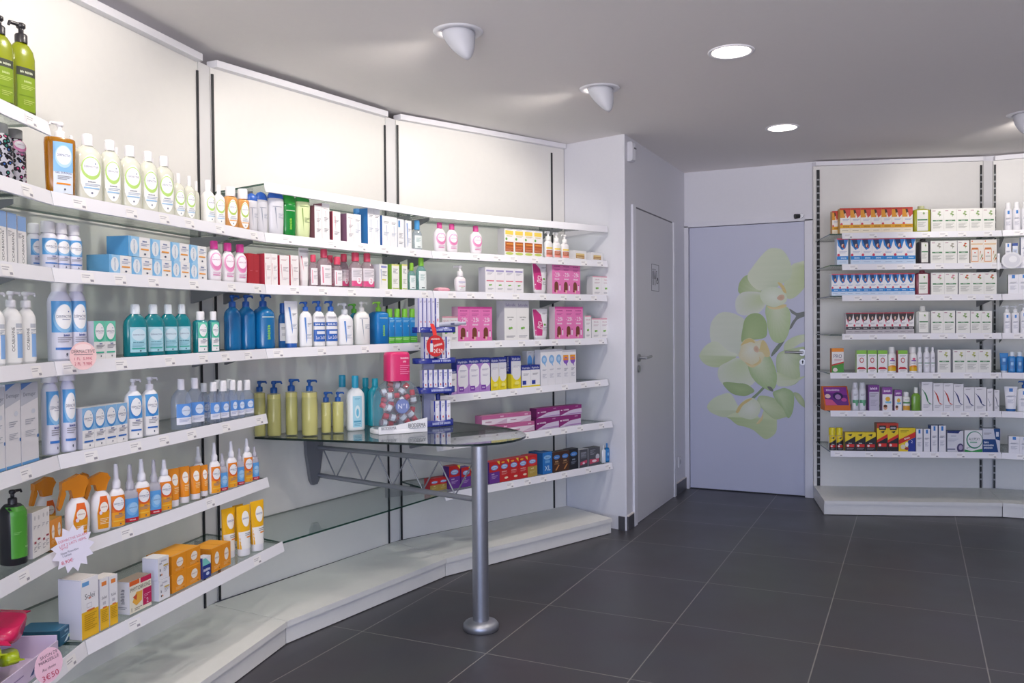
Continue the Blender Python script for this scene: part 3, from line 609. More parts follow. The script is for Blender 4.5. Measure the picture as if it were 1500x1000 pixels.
# ------------------------------------------------------------------ glass shelves with price rails
LVN = ['corner', 'uppermost', 'top', 'second', 'third', 'fourth', 'fifth', 'bottom']
RUN = {}
def ticket(W, H):
    return [('R', 0, 0, 1, 1, '#f6f4f4'), ('N', .08, .72, .72, 2, .2, '#b9b6be'), ('R', .66, .14, .92, .36, '#a09da6')]
def shelf(key, desc, A, Bv, bA, bB, where, rail=(0., 1.), glass_to=None, end=None, brackets=(.04, .96), tickets=0, curve=False):
    """A, B front corners with their heights; bA, bB back corners in plan"""
    A, Bv = Vector(A), Vector(Bv); RUN[key] = Run(A, Bv, where)
    e = (Bv-A).xy.normalized(); n = V2(e.y, -e.x); zt = lambda z: z
    T = empty('glass_shelf', (A.x, A.y, A.z)); tag(T, desc, 'shelf'); I = Matrix.Translation(-T.location)
    ins = -n*.003
    a, b_ = A.xy+ins+e*.002, Bv.xy+ins-e*.002
    pl = [(*a, A.z), (*b_, Bv.z), (*(bB+n*.013-e*.004), Bv.z), (*(bA+n*.013+e*.004), A.z)]
    if curve:   # rounded free corner
        c = Bv.xy+ins; bb_ = bB+n*.012; pl = [(*a, A.z)]
        for t in range(7):
            q = t/6*pi/2; pl.append((*(c-e*.11-n*.11+e*.11*sin(q)+n*.11*cos(q)), Bv.z))
        pl += [(*(bb_-e*.004), Bv.z), (*(bA+n*.012+e*.004), A.z)]
    m = MB(); k = len(pl); th = .008
    vs = [(x, y, z) for x, y, z in pl]+[(x, y, z-th) for x, y, z in pl]
    m.add(vs, [tuple(range(k))], M_GLASS); m.add(vs, [tuple(range(2*k-1, k-1, -1))], M_GLASS)
    m.add(vs, [(i, k+i, k+(i+1) % k, (i+1) % k) for i in range(k)], M_GEDGE); m.xf(I).obj('glass_pane', T)
    if rail:
        t0, t1 = rail; p, q = A.lerp(Bv, t0)+Vector((*e, 0))*.003, A.lerp(Bv, t1)-Vector((*e, 0))*.003; r = MB(); o = n*.009
        pts = [(p, q)]
        r.prism([tuple(p.xy), tuple(q.xy), tuple(q.xy+o*.45), tuple(p.xy+o*.45)][::-1], [p.z-.036, q.z-.036][::-1]+[0, 0], [p.z+.003, q.z+.003][::-1]+[0, 0], M_RAIL) if False else None
        vs = []
        for P in (p, q):
            x, y = P.xy; z = P.z
            vs += [(x, y, z+.004), (x+n.x*.004, y+n.y*.004, z+.005), (x+n.x*.013, y+n.y*.013, z-.036), (x+n.x*.009, y+n.y*.009, z-.038), (x-n.x*.002, y-n.y*.002, z-.004)]
        r.add(vs, [(4, 3, 2, 1, 0), (5, 6, 7, 8, 9)]+[(i, (i+1) % 5, 5+(i+1) % 5, 5+i) for i in range(5)], M_RAIL)
        r.xf(I); RO = r.obj('price_rail', T)
        for i in range(tickets):
            f = (i+.5+.23*sin(i*5+A.z*9))/tickets; P = p.lerp(q, f); tb = MB(); nn = Vector((n.x, n.y, 0)); ee = Vector((e.x, e.y, 0)); up = Vector((-n.x*.22, -n.y*.22, 1)).normalized()
            O = P-T.location+nn*.0128+Vector((0, 0, -.034)); nrm = ee.cross(up) if False else Vector((n.x, n.y, .22)).normalized()
            printed(tb, ticket(1, 1), .055, .032, lambda x, y, o: O+ee*(x-.0275)+up*y+nrm*(o+.0004), 0); tb.obj('price_ticket', RO)
    for f in brackets:
        base = bA.lerp(bB, f)+n*.0115; dp = (A.xy-bA).dot(n)*.55; z = A.z+(Bv.z-A.z)*f-.0095; x = MB(); hw = e*.0015
        pr = [(0, z), (dp, z), (dp, z-.016), (.015, z-.062), (0, z-.062)]
        vs = [(*(base+n*u-hw), w) for u, w in pr]+[(*(base+n*u+hw), w) for u, w in pr]
        x.add(vs, [(0, 1, 2, 3, 4), (9, 8, 7, 6, 5)]+[(i, 5+i, 5+(i+1) % 5, (i+1) % 5) for i in range(5)], M_GREY); x.xf(I).obj('bracket', T)
    return T
WL = ["high corner shelf", "on the topmost shelf", "curved wall top row", "curved wall second row", "curved wall third row", "curved wall fourth row", "curved wall fifth row", "curved wall bottom row"]
J01 = {0: (69, 181, 1.932), 2: (72, 282, 1.727), 3: (73.5, 394.5, 1.506), 4: (77, 532, 1.236), 5: (82, 669, .962), 6: (85, 806, .69), 7: (122.5, 941, .43)}
J12 = {1: (386, 268), 2: (385.5, 342), 3: (386.5, 418), 4: (388, 512.4), 5: (389, 607), 6: (391, 700), 7: (413, 794)}
J23 = {1: (631, 309), 2: (631, 368.5), 3: (633, 427), 4: (632, 502), 5: (634, 582), 6: (638, 651), 7: (650, 723)}
J34 = {1: (889, 332.4), 2: (889, 383), 3: (888, 433), 4: (888, 495.6), 5: (890, 556), 6: (896, 617), 7: (896, 678)}
AOFF = V2(-.02, -.02)
for L in range(8):
    p01 = at(*J01[L]) if L in J01 else None
    # keep the near joint on the bisector line
    if p01 is not None:
        dd = .36 if L < 7 else .45; q = B01+N01*dd; p01 = Vector((q.x, q.y, J01[L][2]))
        t = hit(J01[L][0], J01[L][1], B01, N01); p01 = t if (t.xy-B01).length < .55 else p01
    p12 = hit(*J12[L], B12, N12) if L in J12 else None
    p23 = hit(*J23[L], B23, N23) if L in J23 else None
    p34 = hit(*J34[L], AL0+AOFF, NAL) if L in J34 else None
    nmL = LVN[L]
    if p01 is not None:
        e0 = V2(-.47, .88).normalized()
        A0 = Vector((*(p01.xy-e0*1.0), p01.z)); shelf(f'S0{L}', f'{nmL} glass shelf of the first curved bay, cut by the picture edge', A0, p01, B00, B01, WL[L], tickets=3, brackets=())
    if p01 is not None and p12 is not None: shelf(f'S1{L}', f'{nmL} glass shelf with white price rail in the second curved bay', p01, p12, B01, b1, WL[L], tickets=6 if L < 6 else 2, brackets=(.05, .93))
    if p12 is not None and p23 is not None and L not in (5, 6):
        shelf(f'S2{L}', f'{nmL} glass shelf in the third curved bay, '+('bare, with no price rail' if L == 7 else 'with white price rail'), p12, p23, b1r, b2l, WL[L], rail=None if L == 7 else (0., 1.), tickets=0 if L == 1 else 5, brackets=(.04, .96))
    if p23 is not None and p34 is not None:
        shelf(f'S3{L}', f'{nmL} glass shelf in the fourth curved bay by the wall corner', p23, p34, b2r, AL0-V2(.03, .06), WL[L], tickets=0 if L == 1 else 8, brackets=(.05, .86), curve=L == 7)
WR = ['', "right unit top row", "right unit second row", "right unit third row", "right unit fourth row", "right unit fifth row", "right unit sixth row", "right unit bottom row"]
RJ = {1: (1466, 338.5), 2: (1465, 385.8), 3: (1467, 431.5), 4: (1467, 488.4), 5: (1466, 546.4), 6: (1467, 603), 7: (1467, 663.4)}
RL = {1: (1215, 342.5), 2: (1215, 388), 3: (1215, 433.5), 4: (1215, 490), 5: (1216, 546.6), 6: (1216, 602), 7: (1217, 660.7)}
NAME7 = ['', 'top', 'second', 'third', 'fourth', 'fifth', 'sixth', 'bottom']
for L in range(1, 8):
    pj = hit(*RJ[L], V2(.494, 7.165), V2(.051, -.576)); q = V2(.541, 6.645); pj = Vector((q.x, q.y, hit(*RJ[L], q, V2(1, -.4)).z))
    q = V2(-.53, 6.27); pl_ = Vector((q.x, q.y, hit(*RL[L], q, V2(1, .4)).z))
    shelf(f'R{L}', f'{NAME7[L]} glass shelf of the right unit beside the orchid door', pl_, pj, RB0+V2(.01, 0), RBJ-er*.035, WR[L], rail=(.07 if L < 5 else 0.0, 1.), tickets=7, brackets=(.96,))
    shelf(f'Q{L}', f'{NAME7[L]} glass shelf of the far right bay, cut by the picture edge', pj, Vector((1.9, 6.66, pj.z)), RBJ+er*.035+V2(0, -.012), RB2+V2(0, -.012), WR[L]+' past post', tickets=4, brackets=(.03,))
# ------------------------------------------------------------------ printed designs of the goods
WH = '#f4f2f1'; GT = '#8d8b95'; BLU = '#4a93d3'; NV = '#1f3f8f'; ORG = '#f0921f'; RED = '#c8202f'; GRN = '#43a047'; LG = '#9ccc3c'
def small(x0=.14, y0=.3, x1=.86, n=4, st=.035, c=GT): return ('N', x0, y0, x1, n, st, c)
def derm(c1, c2, strip, base=WH, word=True, oval='#f6f5f6', low=0.):
    """white oval with swash on a coloured upper field"""
    return [('R', 0, 0, 1, 1, base), ('R', 0, .46+low, 1, 1, c1), ('E', .52, .70, .47, .25, c2), ('E', .52, .73, .40, .215, oval), ('T', 'DERMACTIVE', .52, .735, .05, '#3a4570', 0, .7), ('E', .72, .82, .03, .014, NV), small(.4, .68, .8, 1, .03, '#9a9db5'),
            ('T', 'SOIN', .62, .41, .04, NV, 0, .5), small(.2, .36, .95, 3, .035), ('R', .12, .16, .88, .2, strip), ('E', .6, .08, .05, .025, '#5a6072')]
def oval_label(c, strip): return [('E', .5, .5, .5, .5, '#f7f7f4'), ('R', .02, .3, .98, .7, '#f7f7f4'), ('E', .5, .68, .46, .27, c), ('E', .5, .71, .39, .215, '#fbfaf8'), ('T', 'DERMACTIVE', .5, .71, .05, '#5a6390', 0, .66), ('E', .68, .79, .03, .015, NV), ('T', 'SHAMPOO', .5, .36, .035, '#6d7188', 0, .6), small(.2, .3, .9, 2, .035, '#a5b3c9'), ('R', .14, .2, .86, .23, strip), ('E', .5, .1, .05, .025, '#7d8296')]
DES.update({
 'derm_blue': derm('#8fc0ea', BLU, '#2f6fc0'), 'derm_can': [('R', 0, 0, 1, 1, '#dcdcec')]+derm('#5ba3de', '#8fc2ea', '#3a78c8', '#dcdcec')[1:],
 'derm_green': derm('#6fd0b4', '#49bd9a', '#4cbf9e'), 'derm_teal': [('R', 0, 0, 1, 1, '#a9d8e4'), ('E', .52, .70, .43, .24, '#cfe4ee'), ('T', 'DERMACTIVE', .52, .70, .055, '#3a5a80', 0, .75), ('T', 'BAIN DE BOUCHE', .5, .4, .05, '#28788c', 0, .8), small(.12, .32, .95, 4, .05, '#7fb4c4'), ('R', .1, .13, .9, .17, '#38b09a'), ('E', .6, .06, .06, .03, '#44606e')],
 'derm_orange': derm('#f08a1e', '#e9622a', '#f7c64a', '#f6a825'), 'derm_orange_tube': [('R', 0, 0, 1, 1, '#f2951c'), ('E', .5, .66, .3, .2, '#fbf6ee'), ('T', 'DERMACTIVE', .5, .67, .05, '#b0583a', 0, .5), ('T', 'SOLAIRE', .6, .38, .05, '#fbe9c4', 0, .5), small(.3, .3, .9, 3, .05, '#fbd79a')],
 'derm_yellow_tube': [('R', 0, .42, 1, 1, '#f5b916'), ('R', 0, 0, 1, .42, '#f5f2ee'), ('E', .56, .72, .3, .19, '#fbf8f2'), ('T', 'DERMACTIVE', .56, .73, .045, '#3f4f94', 0, .5), ('R', .5, .26, .95, .29, ORG), small(.4, .36, .95, 2, .04), ('E', .85, .12, .05, .03, '#50607c')],
 'derm_blue_red': [('R', 0, 0, 1, 1, '#5fa3e2'), ('E', .5, .55, .42, .28, '#7fbbec'), ('E', .58, .6, .34, .22, '#a6cff2'), ('T', 'DERMACTIVE', .55, .6, .05, '#33588f', 0, .6), ('R', 0, 0, 1, .17, '#c3202e'), ('T', 'OFFERT', .5, .085, .06, '#f2dfe0', 0, .6)],
 'derm_white_lotion': derm('#5ba3de', '#3d87cd', '#2f6fc0'), 'derm_pink': [('E', .5, .62, .5, .36, '#f2a8cf'), ('E', .55, .6, .44, .3, '#e88bbb'), ('E', .5, .68, .38, .24, '#fbf2f7'), ('T', 'DERMACTIVE', .5, .69, .05, '#b25b94', 0, .66), small(.2, .2, .9, 3, .045, '#d7a5c4'), ('R', .2, .08, .8, .11, '#e27fb4')],
 'derm_clear': [('R', 0, 0, 1, 1, '#e8eaf6'), ('R', 0, .34, 1, 1, '#5f97e0'), ('E', .6, .66, .3, .24, '#d9e4f6'), ('T', 'DERMACTIVE', .6, .67, .055, '#41559c', 0, .5), small(.15, .25, .9, 3, .06, '#a5accb')],
 'derm_trigger': [('P', [(.1, 0), (.9, 0), (1, .5), (.8, 1), (.3, 1), (.05, .5)], '#f2a11c'), ('P', [(.12, .45), (.98, .55), (.8, 1), (.3, 1)], '#ea6a24'), ('E', .55, .66, .3, .16, '#fbf3e8'), ('T', 'DERMACTIVE', .55, .665, .045, '#a2552f', 0, .45), ('E', .3, .5, .11, .06, '#efe6f0'), small(.25, .3, .9, 4, .05, '#fbe7c2')],
 'oil_pump': [('R', 0, 0, 1, 1, '#dfe7f2'), ('R', 0, .42, 1, 1, '#8fc1e8'), ('E', .52, .72, .44, .22, '#bcdcf2'), ('E', .52, .74, .38, .18, '#f2f4f8'), ('T', 'DERMACTIVE', .52, .745, .05, '#35508a', 0, .66), ('T', 'GEL SURGRAS', .5, .4, .035, NV, 0, .8), small(.2, .33, .9, 3, .03), ('R', .15, .17, .85, .2, ORG), ('E', .55, .08, .05, .02, '#5a6072')],
 'oval_green': oval_label('#b9dc7a', '#9cc3e4'), 'oval_orange': oval_label('#b7d36a', '#f0a43c'),
 'derm_cube': [('R', 0, 0, 1, 1, '#f6f4f3'), ('R', 0, 0, .48, 1, '#7dbdec'), ('P', [(.1, 1), (.48, 1), (.48, .6), (.4, .3), (.48, .1), (.48, 0), (.2, 0)], '#a6d3f3'), ('E', .24, .5, .17, .38, '#eef2f6'), ('T', 'DERMACTIVE', .25, .5, .07, '#5f86b4', 90, .6), ('T', 'CREME', .74, .8, .09, '#6d7cae', 0, .4), small(.56, .66, .95, 2, .08, '#a5abc4'), ('R', .55, .36, .92, .44, '#f0a44a'), ('E', .74, .16, .05, .05, '#5a6072')],
 'cica': [('R', 0, 0, 1, 1, '#f1efee'), ('R', 0, .70, 1, 1, '#8fb4e6'), ('R', 0, .0, 1, .70, '#f1efee'), ('T', 'CICABIAFINE', .62, .34, .24, '#33363f', 90, .58), small(.1, .64, .5, 5, .022), ('R', 0, 0, .03, 1, '#b5b3bb')],
 'cica_pump': [('R', 0, 0, 1, 1, '#f3f2f0'), ('T', 'CICABIAFINE', .38, .5, .17, '#22252d', 90, .9), ('R', .6, .1, .98, .62, '#8fb6e6'), ('R', .52, .75, .92, .84, '#c0c4cc'), small(.56, .7, .95, 4, .03, '#9aa0ae')],
 'dermagor': [('R', 0, 0, 1, 1, '#e9e7ea'), ('R', 0, .72, 1, 1, '#c3c6d0'), ('P', [(0, .72), (1, .80), (1, .70), (0, .66)], '#e9e7ea'), ('P', [(.02, .92), (.5, .98), (.7, 1), (.02, 1)], '#4b7fc4'), ('T', 'Dermagor', .5, .86, .05, '#6c7486', 0, .85), small(.22, .54, .8, 3, .025, '#a9acb8'), ('E', .7, .64, .12, .03, '#d6dae4'), small(.22, .4, .8, 4, .02, '#b3b6c0'), ('R', 0, 0, 1, .035, '#5f9fd6'), ('R', .9, .3, 1, .34, '#356fae')],
 'green_bottle': [('R', 0, 0, 1, 1, '#7f9a1e'), ('R', 0, .82, 1, 1, '#3a3f33'), ('T', 'LE SAVON', .5, .9, .055, '#d6dcc0', 0, .8), ('T', 'OLIVE', .55, .7, .05, '#cfd89a', 0, .5), small(.2, .6, .95, 3, .035, '#b5c468'), ('R', .1, .38, .9, .40, '#6c8716'), small(.3, .28, .9, 3, .04, '#b5c468'), ('R', 0, 0, 1, .06, '#4c5226')],
 'plain_white': [('R', 0, 0, 1, 1, WH), small(.15, .75, .85, 3, .05), small(.2, .4, .8, 4, .04, '#b9b7c0')],
 'blue_cap': [small(.15, .82, .8, 1, .04, '#8f94a6'), ('P', [(.28, .8), (.36, .8), (.46, .1)], '#8e96a8'), small(.55, .6, .95, 4, .04, '#aab0be')],
 'green_sham': [small(.15, .86, .85, 1, .05, '#dff0d8'), ('T', 'VOLUME', .5, .4, .2, '#8fd04c', 90, .7)],
 'lime_sham': [small(.15, .9, .85, 1, .04, '#6f8a52'), ('P', [(.3, .85), (.38, .85), (.44, .1)], '#7c9a4c'), small(.5, .55, .95, 4, .04, '#9aa878')],
 'white_red': [('R', 0, 0, 1, 1, WH), ('R', .0, 0, .06, 1, '#c63a4e'), small(.25, .7, .85, 3, .04), ('P', [(.3, .85), (.37, .85), (.45, .25)], '#d98a9a'), small(.25, .3, .85, 3, .04)],
 'white_maroon': [('R', 0, 0, 1, 1, '#f3f0f0'), small(.2, .85, .8, 1, .03, '#b59aa4'), small(.3, .6, .85, 3, .04), ('P', [(.45, .8), (.5, .8), (.54, .2)], '#c8aab4'), small(.3, .3, .85, 3, .04)],
 'white_bluestrip': [('R', 0, 0, 1, 1, '#f4f4f6'), ('P', [(.2, .9), (.36, .9), (.44, .2), (.38, .05)], '#5f8fd6'), small(.5, .7, .9, 3, .04), small(.3, .35, .9, 4, .04, '#a9b3c9')],
 'white_blue': [('R', 0, 0, 1, 1, '#f4f4f6'), small(.2, .8, .85, 2, .04), ('P', [(.5, .7), (.56, .7), (.62, .15)], '#9aa8cc'), small(.2, .45, .85, 3, .04, '#b4bccf')],
 'white_badge': [('R', 0, 0, 1, 1, '#f4f4f6'), ('R', .08, .72, .36, .95, '#3d86c9'), small(.2, .5, .85, 4, .05), small(.2, .2, .85, 2, .05)],
 'red_plain': [('R', 0, 0, 1, 1, '#b51f2e'), small(.3, .45, .8, 2, .02, '#d67d86')],
 'pale_red': [('R', 0, 0, 1, 1, '#f6f1f0'), small(.15, .86, .8, 2, .03, '#c9a3a8'), ('P', [(.1, .7), (.18, .7), (.3, .05)], '#dca0aa'), small(.35, .6, .9, 4, .04, '#b9a9b0'), small(.35, .25, .9, 3, .03, '#c9bcc2')],
 'silver_tube': [('R', 0, 0, 1, 1, '#eeecec'), ('R', 0, .9, 1, 1, '#b9b7b8'), ('P', [(.1, .75), (.2, .75), (.32, .1)], '#d9667c'), small(.4, .5, .9, 5, .04)],
 'micellar': [('R', 0, 0, 1, 1, '#f3eff1'), ('P', [(.12, .9), (.2, .9), (.26, .1), (.14, .1)], '#e58aa2'), small(.35, .8, .9, 2, .04), small(.35, .55, .9, 5, .05, '#b2aab2')],
 'micellar_band': [('R', 0, .3, 1, 1, '#e6dfe4'), ('R', 0, 0, 1, .3, '#e2528a'), small(.1, .85, .9, 5, .08, '#b2aab2'), ('E', .62, .32, .24, .2, '#f6eef2'), ('T', '2', .62, .33, .2, '#d84a80')],
 'green_label': [('R', 0, 0, 1, 1, '#e9f0ee'), small(.15, .8, .8, 6, .06, '#8fb0ae'), ('R', .3, .06, .7, .12, '#4a5a5c')],
 'white_yellow': [('R', 0, 0, 1, 1, '#f5f4f1'), ('R', .2, .86, .9, .94, '#8f94cc'), ('P', [(.15, .8), (.22, .8), (.26, .1)], '#6f7cc8'), ('R', .3, .36, .8, .41, '#d8cf4a'), small(.35, .7, .9, 4, .05)],
 'white_green': [('R', 0, 0, 1, 1, '#f6f5ef'), ('R', 0, .94, 1, 1, '#e4df8a'), small(.2, .8, .8, 4, .05), small(.2, .4, .8, 4, .05, '#a9b09a'), ('R', .06, .04, .94, .07, '#b6c65a')],
 'kids': [('R', 0, 0, 1, 1, WH), ('R', .1, .78, .9, .93, '#f2d35c'), small(.2, .74, .9, 2, .03, '#c7a94c'), ('E', .2, .62, .1, .05, '#6fae4a'), ('R', .08, .16, .92, .52, '#b4602c'), ('R', .2, .42, .9, .46, '#e8a04a'), ('R', .12, .30, .9, .34, '#d5764a'), small(.14, .24, .8, 2, .04, '#eaa088'), ('E', .5, .09, .4, .05, '#c6d46a'), small(.2, .96, .8, 1, .02, '#a8a2c4')],
 'kids_pump': [('R', 0, 0, 1, 1, '#f2efee'), ('R', .0, .62, 1, .75, '#f2d35c'), ('R', 0, .2, 1, .55, '#b96a4a'), small(.1, .46, .9, 3, .07, '#e8b0a0'), ('R', 0, .05, 1, .2, '#ef9a90')],
 'kids_soap': [('R', 0, 0, 1, 1, '#f0eeee'), ('R', .2, .15, .85, .7, '#b98a48'), ('R', .2, .5, .85, .7, '#e3c98a'), small(.26, .3, .8, 2, .1, '#e9d9b4')],
 'saforelle': [('R', 0, 0, 1, 1, '#f3f0f2'), ('R', .1, .83, .9, .9, '#a8a0cc'), small(.2, .78, .8, 3, .03, '#a9a7b4'), ('R', .12, .45, .88, .49, '#e0607c'), ('E', .45, .3, .1, .03, '#6fae4a'), ('E', .58, .31, .09, .03, '#8cc25a'), small(.25, .16, .8, 2, .03)],
 'saforelle_big': [('R', 0, 0, 1, 1, '#f3f1ee'), ('R', 0, .82, 1, 1, '#c9c6ce'), ('T', 'Saforelle', .5, .89, .07, '#7a6a9c', 0, .8), ('T', 'SOIN LAVANT', .5, .58, .03, '#7a7c7a', 0, .7), ('T', 'DOUX', .5, .52, .03, '#7a7c7a', 0, .4), ('E', .42, .3, .1, .03, '#6fae4a'), ('E', .56, .31, .09, .03, '#8cc25a'), small(.15, .1, .85, 2, .03)],
 'saforelle_small': [('R', 0, 0, 1, 1, '#f3f0f0'), ('R', .0, .94, 1, 1, '#e3a4b4'), ('T', 'Saforelle', .5, .82, .07, '#c0708a', 0, .7), small(.2, .66, .8, 2, .04, '#c9b0b8'), ('E', .42, .36, .1, .05, '#6fae4a'), ('E', .56, .37, .09, .05, '#8cc25a'), small(.2, .14, .8, 2, .04)],
 'pink25': [('R', 0, 0, 1, 1, '#ec7fbc'), ('R', 0, .94, 1, 1, '#d94c9c'), ('T', 'SAFORELLE', .5, .88, .04, '#a5357a', 0, .8), small(.2, .78, .8, 2, .035, '#b94a90'), ('T', '25', .5, .62, .13, '#fbeef6', 0, .7), ('T', '-    %', .5, .62, .1, '#fbeef6', 0, .9), ('T', 'OFFERT', .5, .48, .05, '#fbeef6', 0, .7), ('E', .42, .30, .2, .1, '#7a4430'), ('R', .22, .13, .62, .3, '#7a4430'), ('R', .38, .04, .5, .13, '#ead0a8'), ('E', .28, .1, .1, .03, '#8e1f3c'), ('R', .72, .12, .86, .28, '#f4dcea'), ('R', .74, .28, .84, .32, '#b94a90')],
 'pink_tube': [('R', 0, 0, 1, 1, '#e9e6ea'), ('P', [(0, 0), (.5, 0), (.62, .4), (.5, .8), (.2, 1), (0, 1)], '#c83a80'), ('T', 'gyca', .3, .42, .26, '#f6e6ee', 75, .5), ('E', .78, .42, .1, .04, '#6fae4a'), small(.62, .86, .98, 2, .04), small(.62, .3, .98, 4, .03)],
 'hydra_v': [('R', 0, 0, 1, 1, '#b78ad0'), ('R', 0, .84, 1, 1, '#1f2f8a'), ('E', .56, .6, .46, .24, '#f3f0f4'), ('R', .1, .3, 1, .66, '#f3f0f4'), ('E', .56, .3, .46, .16, '#f3f0f4'), ('T', 'Hydralin', .5, .91, .075, '#f2f2fa', 0, .8), small(.25, .66, .85, 2, .03, '#a8a4bc'), small(.3, .5, .85, 2, .03, '#b4b0c6'), ('R', .18, .06, .6, .2, '#7a3aa8'), ('T', 'GYN', .39, .13, .05, '#e9def2', 0, .3)],
 'hydra_y': [('R', 0, 0, 1, 1, '#f0dc2a'), ('R', 0, .84, 1, 1, '#1f2f8a'), ('R', .0, .42, 1, .84, '#d9d9df'), ('E', .56, .48, .46, .22, '#e9e7ea'), ('T', 'Hydralin', .5, .91, .075, '#f2f2fa', 0, .8), small(.25, .68, .85, 2, .03, '#a8a4bc'), ('E', .6, .16, .26, .06, '#f6ea7a'), small(.2, .1, .8, 2, .03, '#b9a41e')],
 'hydra_s': [('R', 0, 0, 1, 1, '#f2f0f2'), ('R', 0, .78, 1, 1, '#1f2f8a'), ('T', 'Hydralin', .5, .88, .1, '#f2f2fa', 0, .8), small(.2, .6, .8, 2, .05), ('R', .1, .12, .5, .3, '#2c3f9a'), ('R', 0, 0, 1, .07, '#f0dc2a')],
 'hydra_v_s': [('R', 0, 0, 1, 1, '#f2f0f2'), ('R', 0, .84, 1, 1, '#1f2f8a'), ('T', 'Hydralin', .5, .91, .09, '#f2f2fa', 0, .8), small(.2, .6, .8, 2, .05), ('R', 0, 0, 1, .12, '#c8a0dc'), ('E', .15, .1, .2, .1, '#2c3f9a')],
 'navy_side': [('R', 0, 0, 1, 1, '#1f2f8a'), ('R', 0, 0, 1, .45, '#f0dc2a'), ('T', 'Hydralin', .5, .75, .3, '#e9e9f6', 90, .45)],
 'drop_blue': [('R', 0, 0, 1, 1, '#eeecef'), ('R', 0, .93, 1, 1, '#c9c9d2'), ('E', .5, .72, .36, .12, '#86b4e2'), ('P', [(.3, .64), (.62, .64), (.72, .52)], '#86b4e2'), ('E', .5, .72, .2, .06, '#b6d2ee'), small(.25, .44, .8, 2, .025, '#a9acba'), small(.25, .3, .8, 4, .03, '#b9bac6')],
 'drop_orange': [('R', 0, 0, 1, 1, '#eeecef'), ('R', 0, .93, 1, 1, '#c9c9d2'), ('R', .12, .74, .88, .84, '#f0a030'), ('E', .5, .68, .36, .1, '#8a5cc0'), ('P', [(.3, .62), (.62, .62), (.72, .5)], '#8a5cc0'), ('R', .12, .69, .88, .75, '#e98a3c'), small(.25, .44, .8, 3, .03, '#8f92a0'), small(.25, .3, .8, 4, .03, '#b9bac6')],
 'drop_grey': [('R', 0, 0, 1, 1, '#c9c9d0'), ('E', .5, .68, .42, .2, '#5f9ad6'), ('P', [(.2, .6), (.6, .62), (.75, .5)], '#5f9ad6'), small(.2, .94, .8, 1, .03)],
 'pink_flat': [('R', 0, 0, 1, 1, '#ecdfe8'), ('R', 0, .62, 1, 1, '#c66a9a'), ('T', 'SOIN', .8, .8, .16, '#f4dce8', 0, .2), ('P', [(0, .5), (.4, .5), (.2, .25), (0, .2)], '#f6eef4'), ('T', 'lingettes', .26, .36, .14, '#b04a84', 0, .3), ('P', [(.5, .1), (1, .55), (1, .1)], '#d8bcd0'), ('R', 0, 0, 1, .06, '#c66a9a')],
 'purple_flat': [('R', 0, 0, 1, 1, '#8e2a76'), ('P', [(0, .0), (1, .0), (1, .62), (.5, .5), (.1, .1)], '#d8cbe0'), ('T', 'tampons', .3, .58, .16, '#f0e2ee', 0, .36), ('R', .05, .5, .12, .62, '#f0e2ee'), ('T', 'NORMAL', .78, .86, .1, '#e3bcd8', 0, .3), ('P', [(.3, .14), (1, .2), (1, .06), (.25, .06)], '#b48cc0')],
 'durex_red': [('R', 0, 0, 1, 1, '#c92a2c'), ('P', [(.72, 1), (1, 1), (1, .82)], '#e8d84a'), ('E', .5, .70, .36, .12, '#4b86cf'), ('E', .5, .70, .30, .09, '#c3d8f0'), ('T', 'durex', .5, .70, .09, '#2458a8', 0, .5), ('T', 'Pleasure', .5, .47, .06, '#f4c8c0', 0, .7), small(.2, .38, .8, 2, .04, '#f0a89e'), ('E', .68, .17, .2, .05, '#efdcc0'), ('E', .35, .9, .18, .04, '#e8b040')],
 'durex_violet': [('R', 0, 0, 1, 1, '#c92a2c'), ('R', 0, 0, 1, .52, '#6c3a94'), ('E', .5, .72, .36, .12, '#4b86cf'), ('E', .5, .72, .30, .09, '#c3d8f0'), ('T', 'durex', .5, .72, .09, '#2458a8', 0, .5), ('T', 'Feel', .35, .42, .07, '#e4d4ee', 0, .6), small(.2, .32, .8, 3, .05, '#c0a4d4'), ('P', [(.72, 1), (1, 1), (1, .82)], '#e8d84a')],
 'durex_gold': [('R', 0, 0, 1, 1, '#c92a2c'), ('R', 0, 0, 1, .48, '#b59a4a'), ('E', .5, .7, .42, .2, '#d8403c'), ('E', .5, .70, .36, .1, '#4b86cf'), ('E', .5, .70, .30, .075, '#c3d8f0'), ('T', 'durex', .5, .70, .08, '#2458a8', 0, .5), ('T', 'Real', .5, .38, .08, '#f0e4b8', 0, .6), small(.2, .24, .8, 3, .04, '#d9c684')],
 'durex_blue': [('R', 0, 0, 1, 1, '#2a78c4'), ('E', .5, .76, .38, .1, '#8fc0ea'), ('T', 'durex', .5, .76, .08, '#153f8a', 0, .55), ('R', .25, .5, .75, .62, '#6fa8dc'), ('T', 'XL', .5, .26, .24, '#d6ebfa', 0, .6)],
 'durex_brown': [('R', 0, 0, 1, 1, '#4c3024'), ('E', .5, .74, .38, .11, '#4b86cf'), ('T', 'durex', .5, .74, .08, '#d6e4f4', 0, .55), ('T', 'Nude', .5, .52, .09, '#e0b88a', 0, .7), small(.2, .42, .8, 2, .04, '#b98a60'), ('P', [(.3, .1), (.45, .08), (.8, .32), (.7, .36)], '#c98a50')],
 'durex_black': [('R', 0, 0, 1, 1, '#22252e'), ('E', .5, .74, .38, .11, '#4b86cf'), ('T', 'durex', .5, .74, .08, '#d6e4f4', 0, .55), ('T', 'LOVE', .5, .48, .08, '#b4c4d8', 0, .7), small(.2, .36, .8, 3, .05, '#8a93a4')],
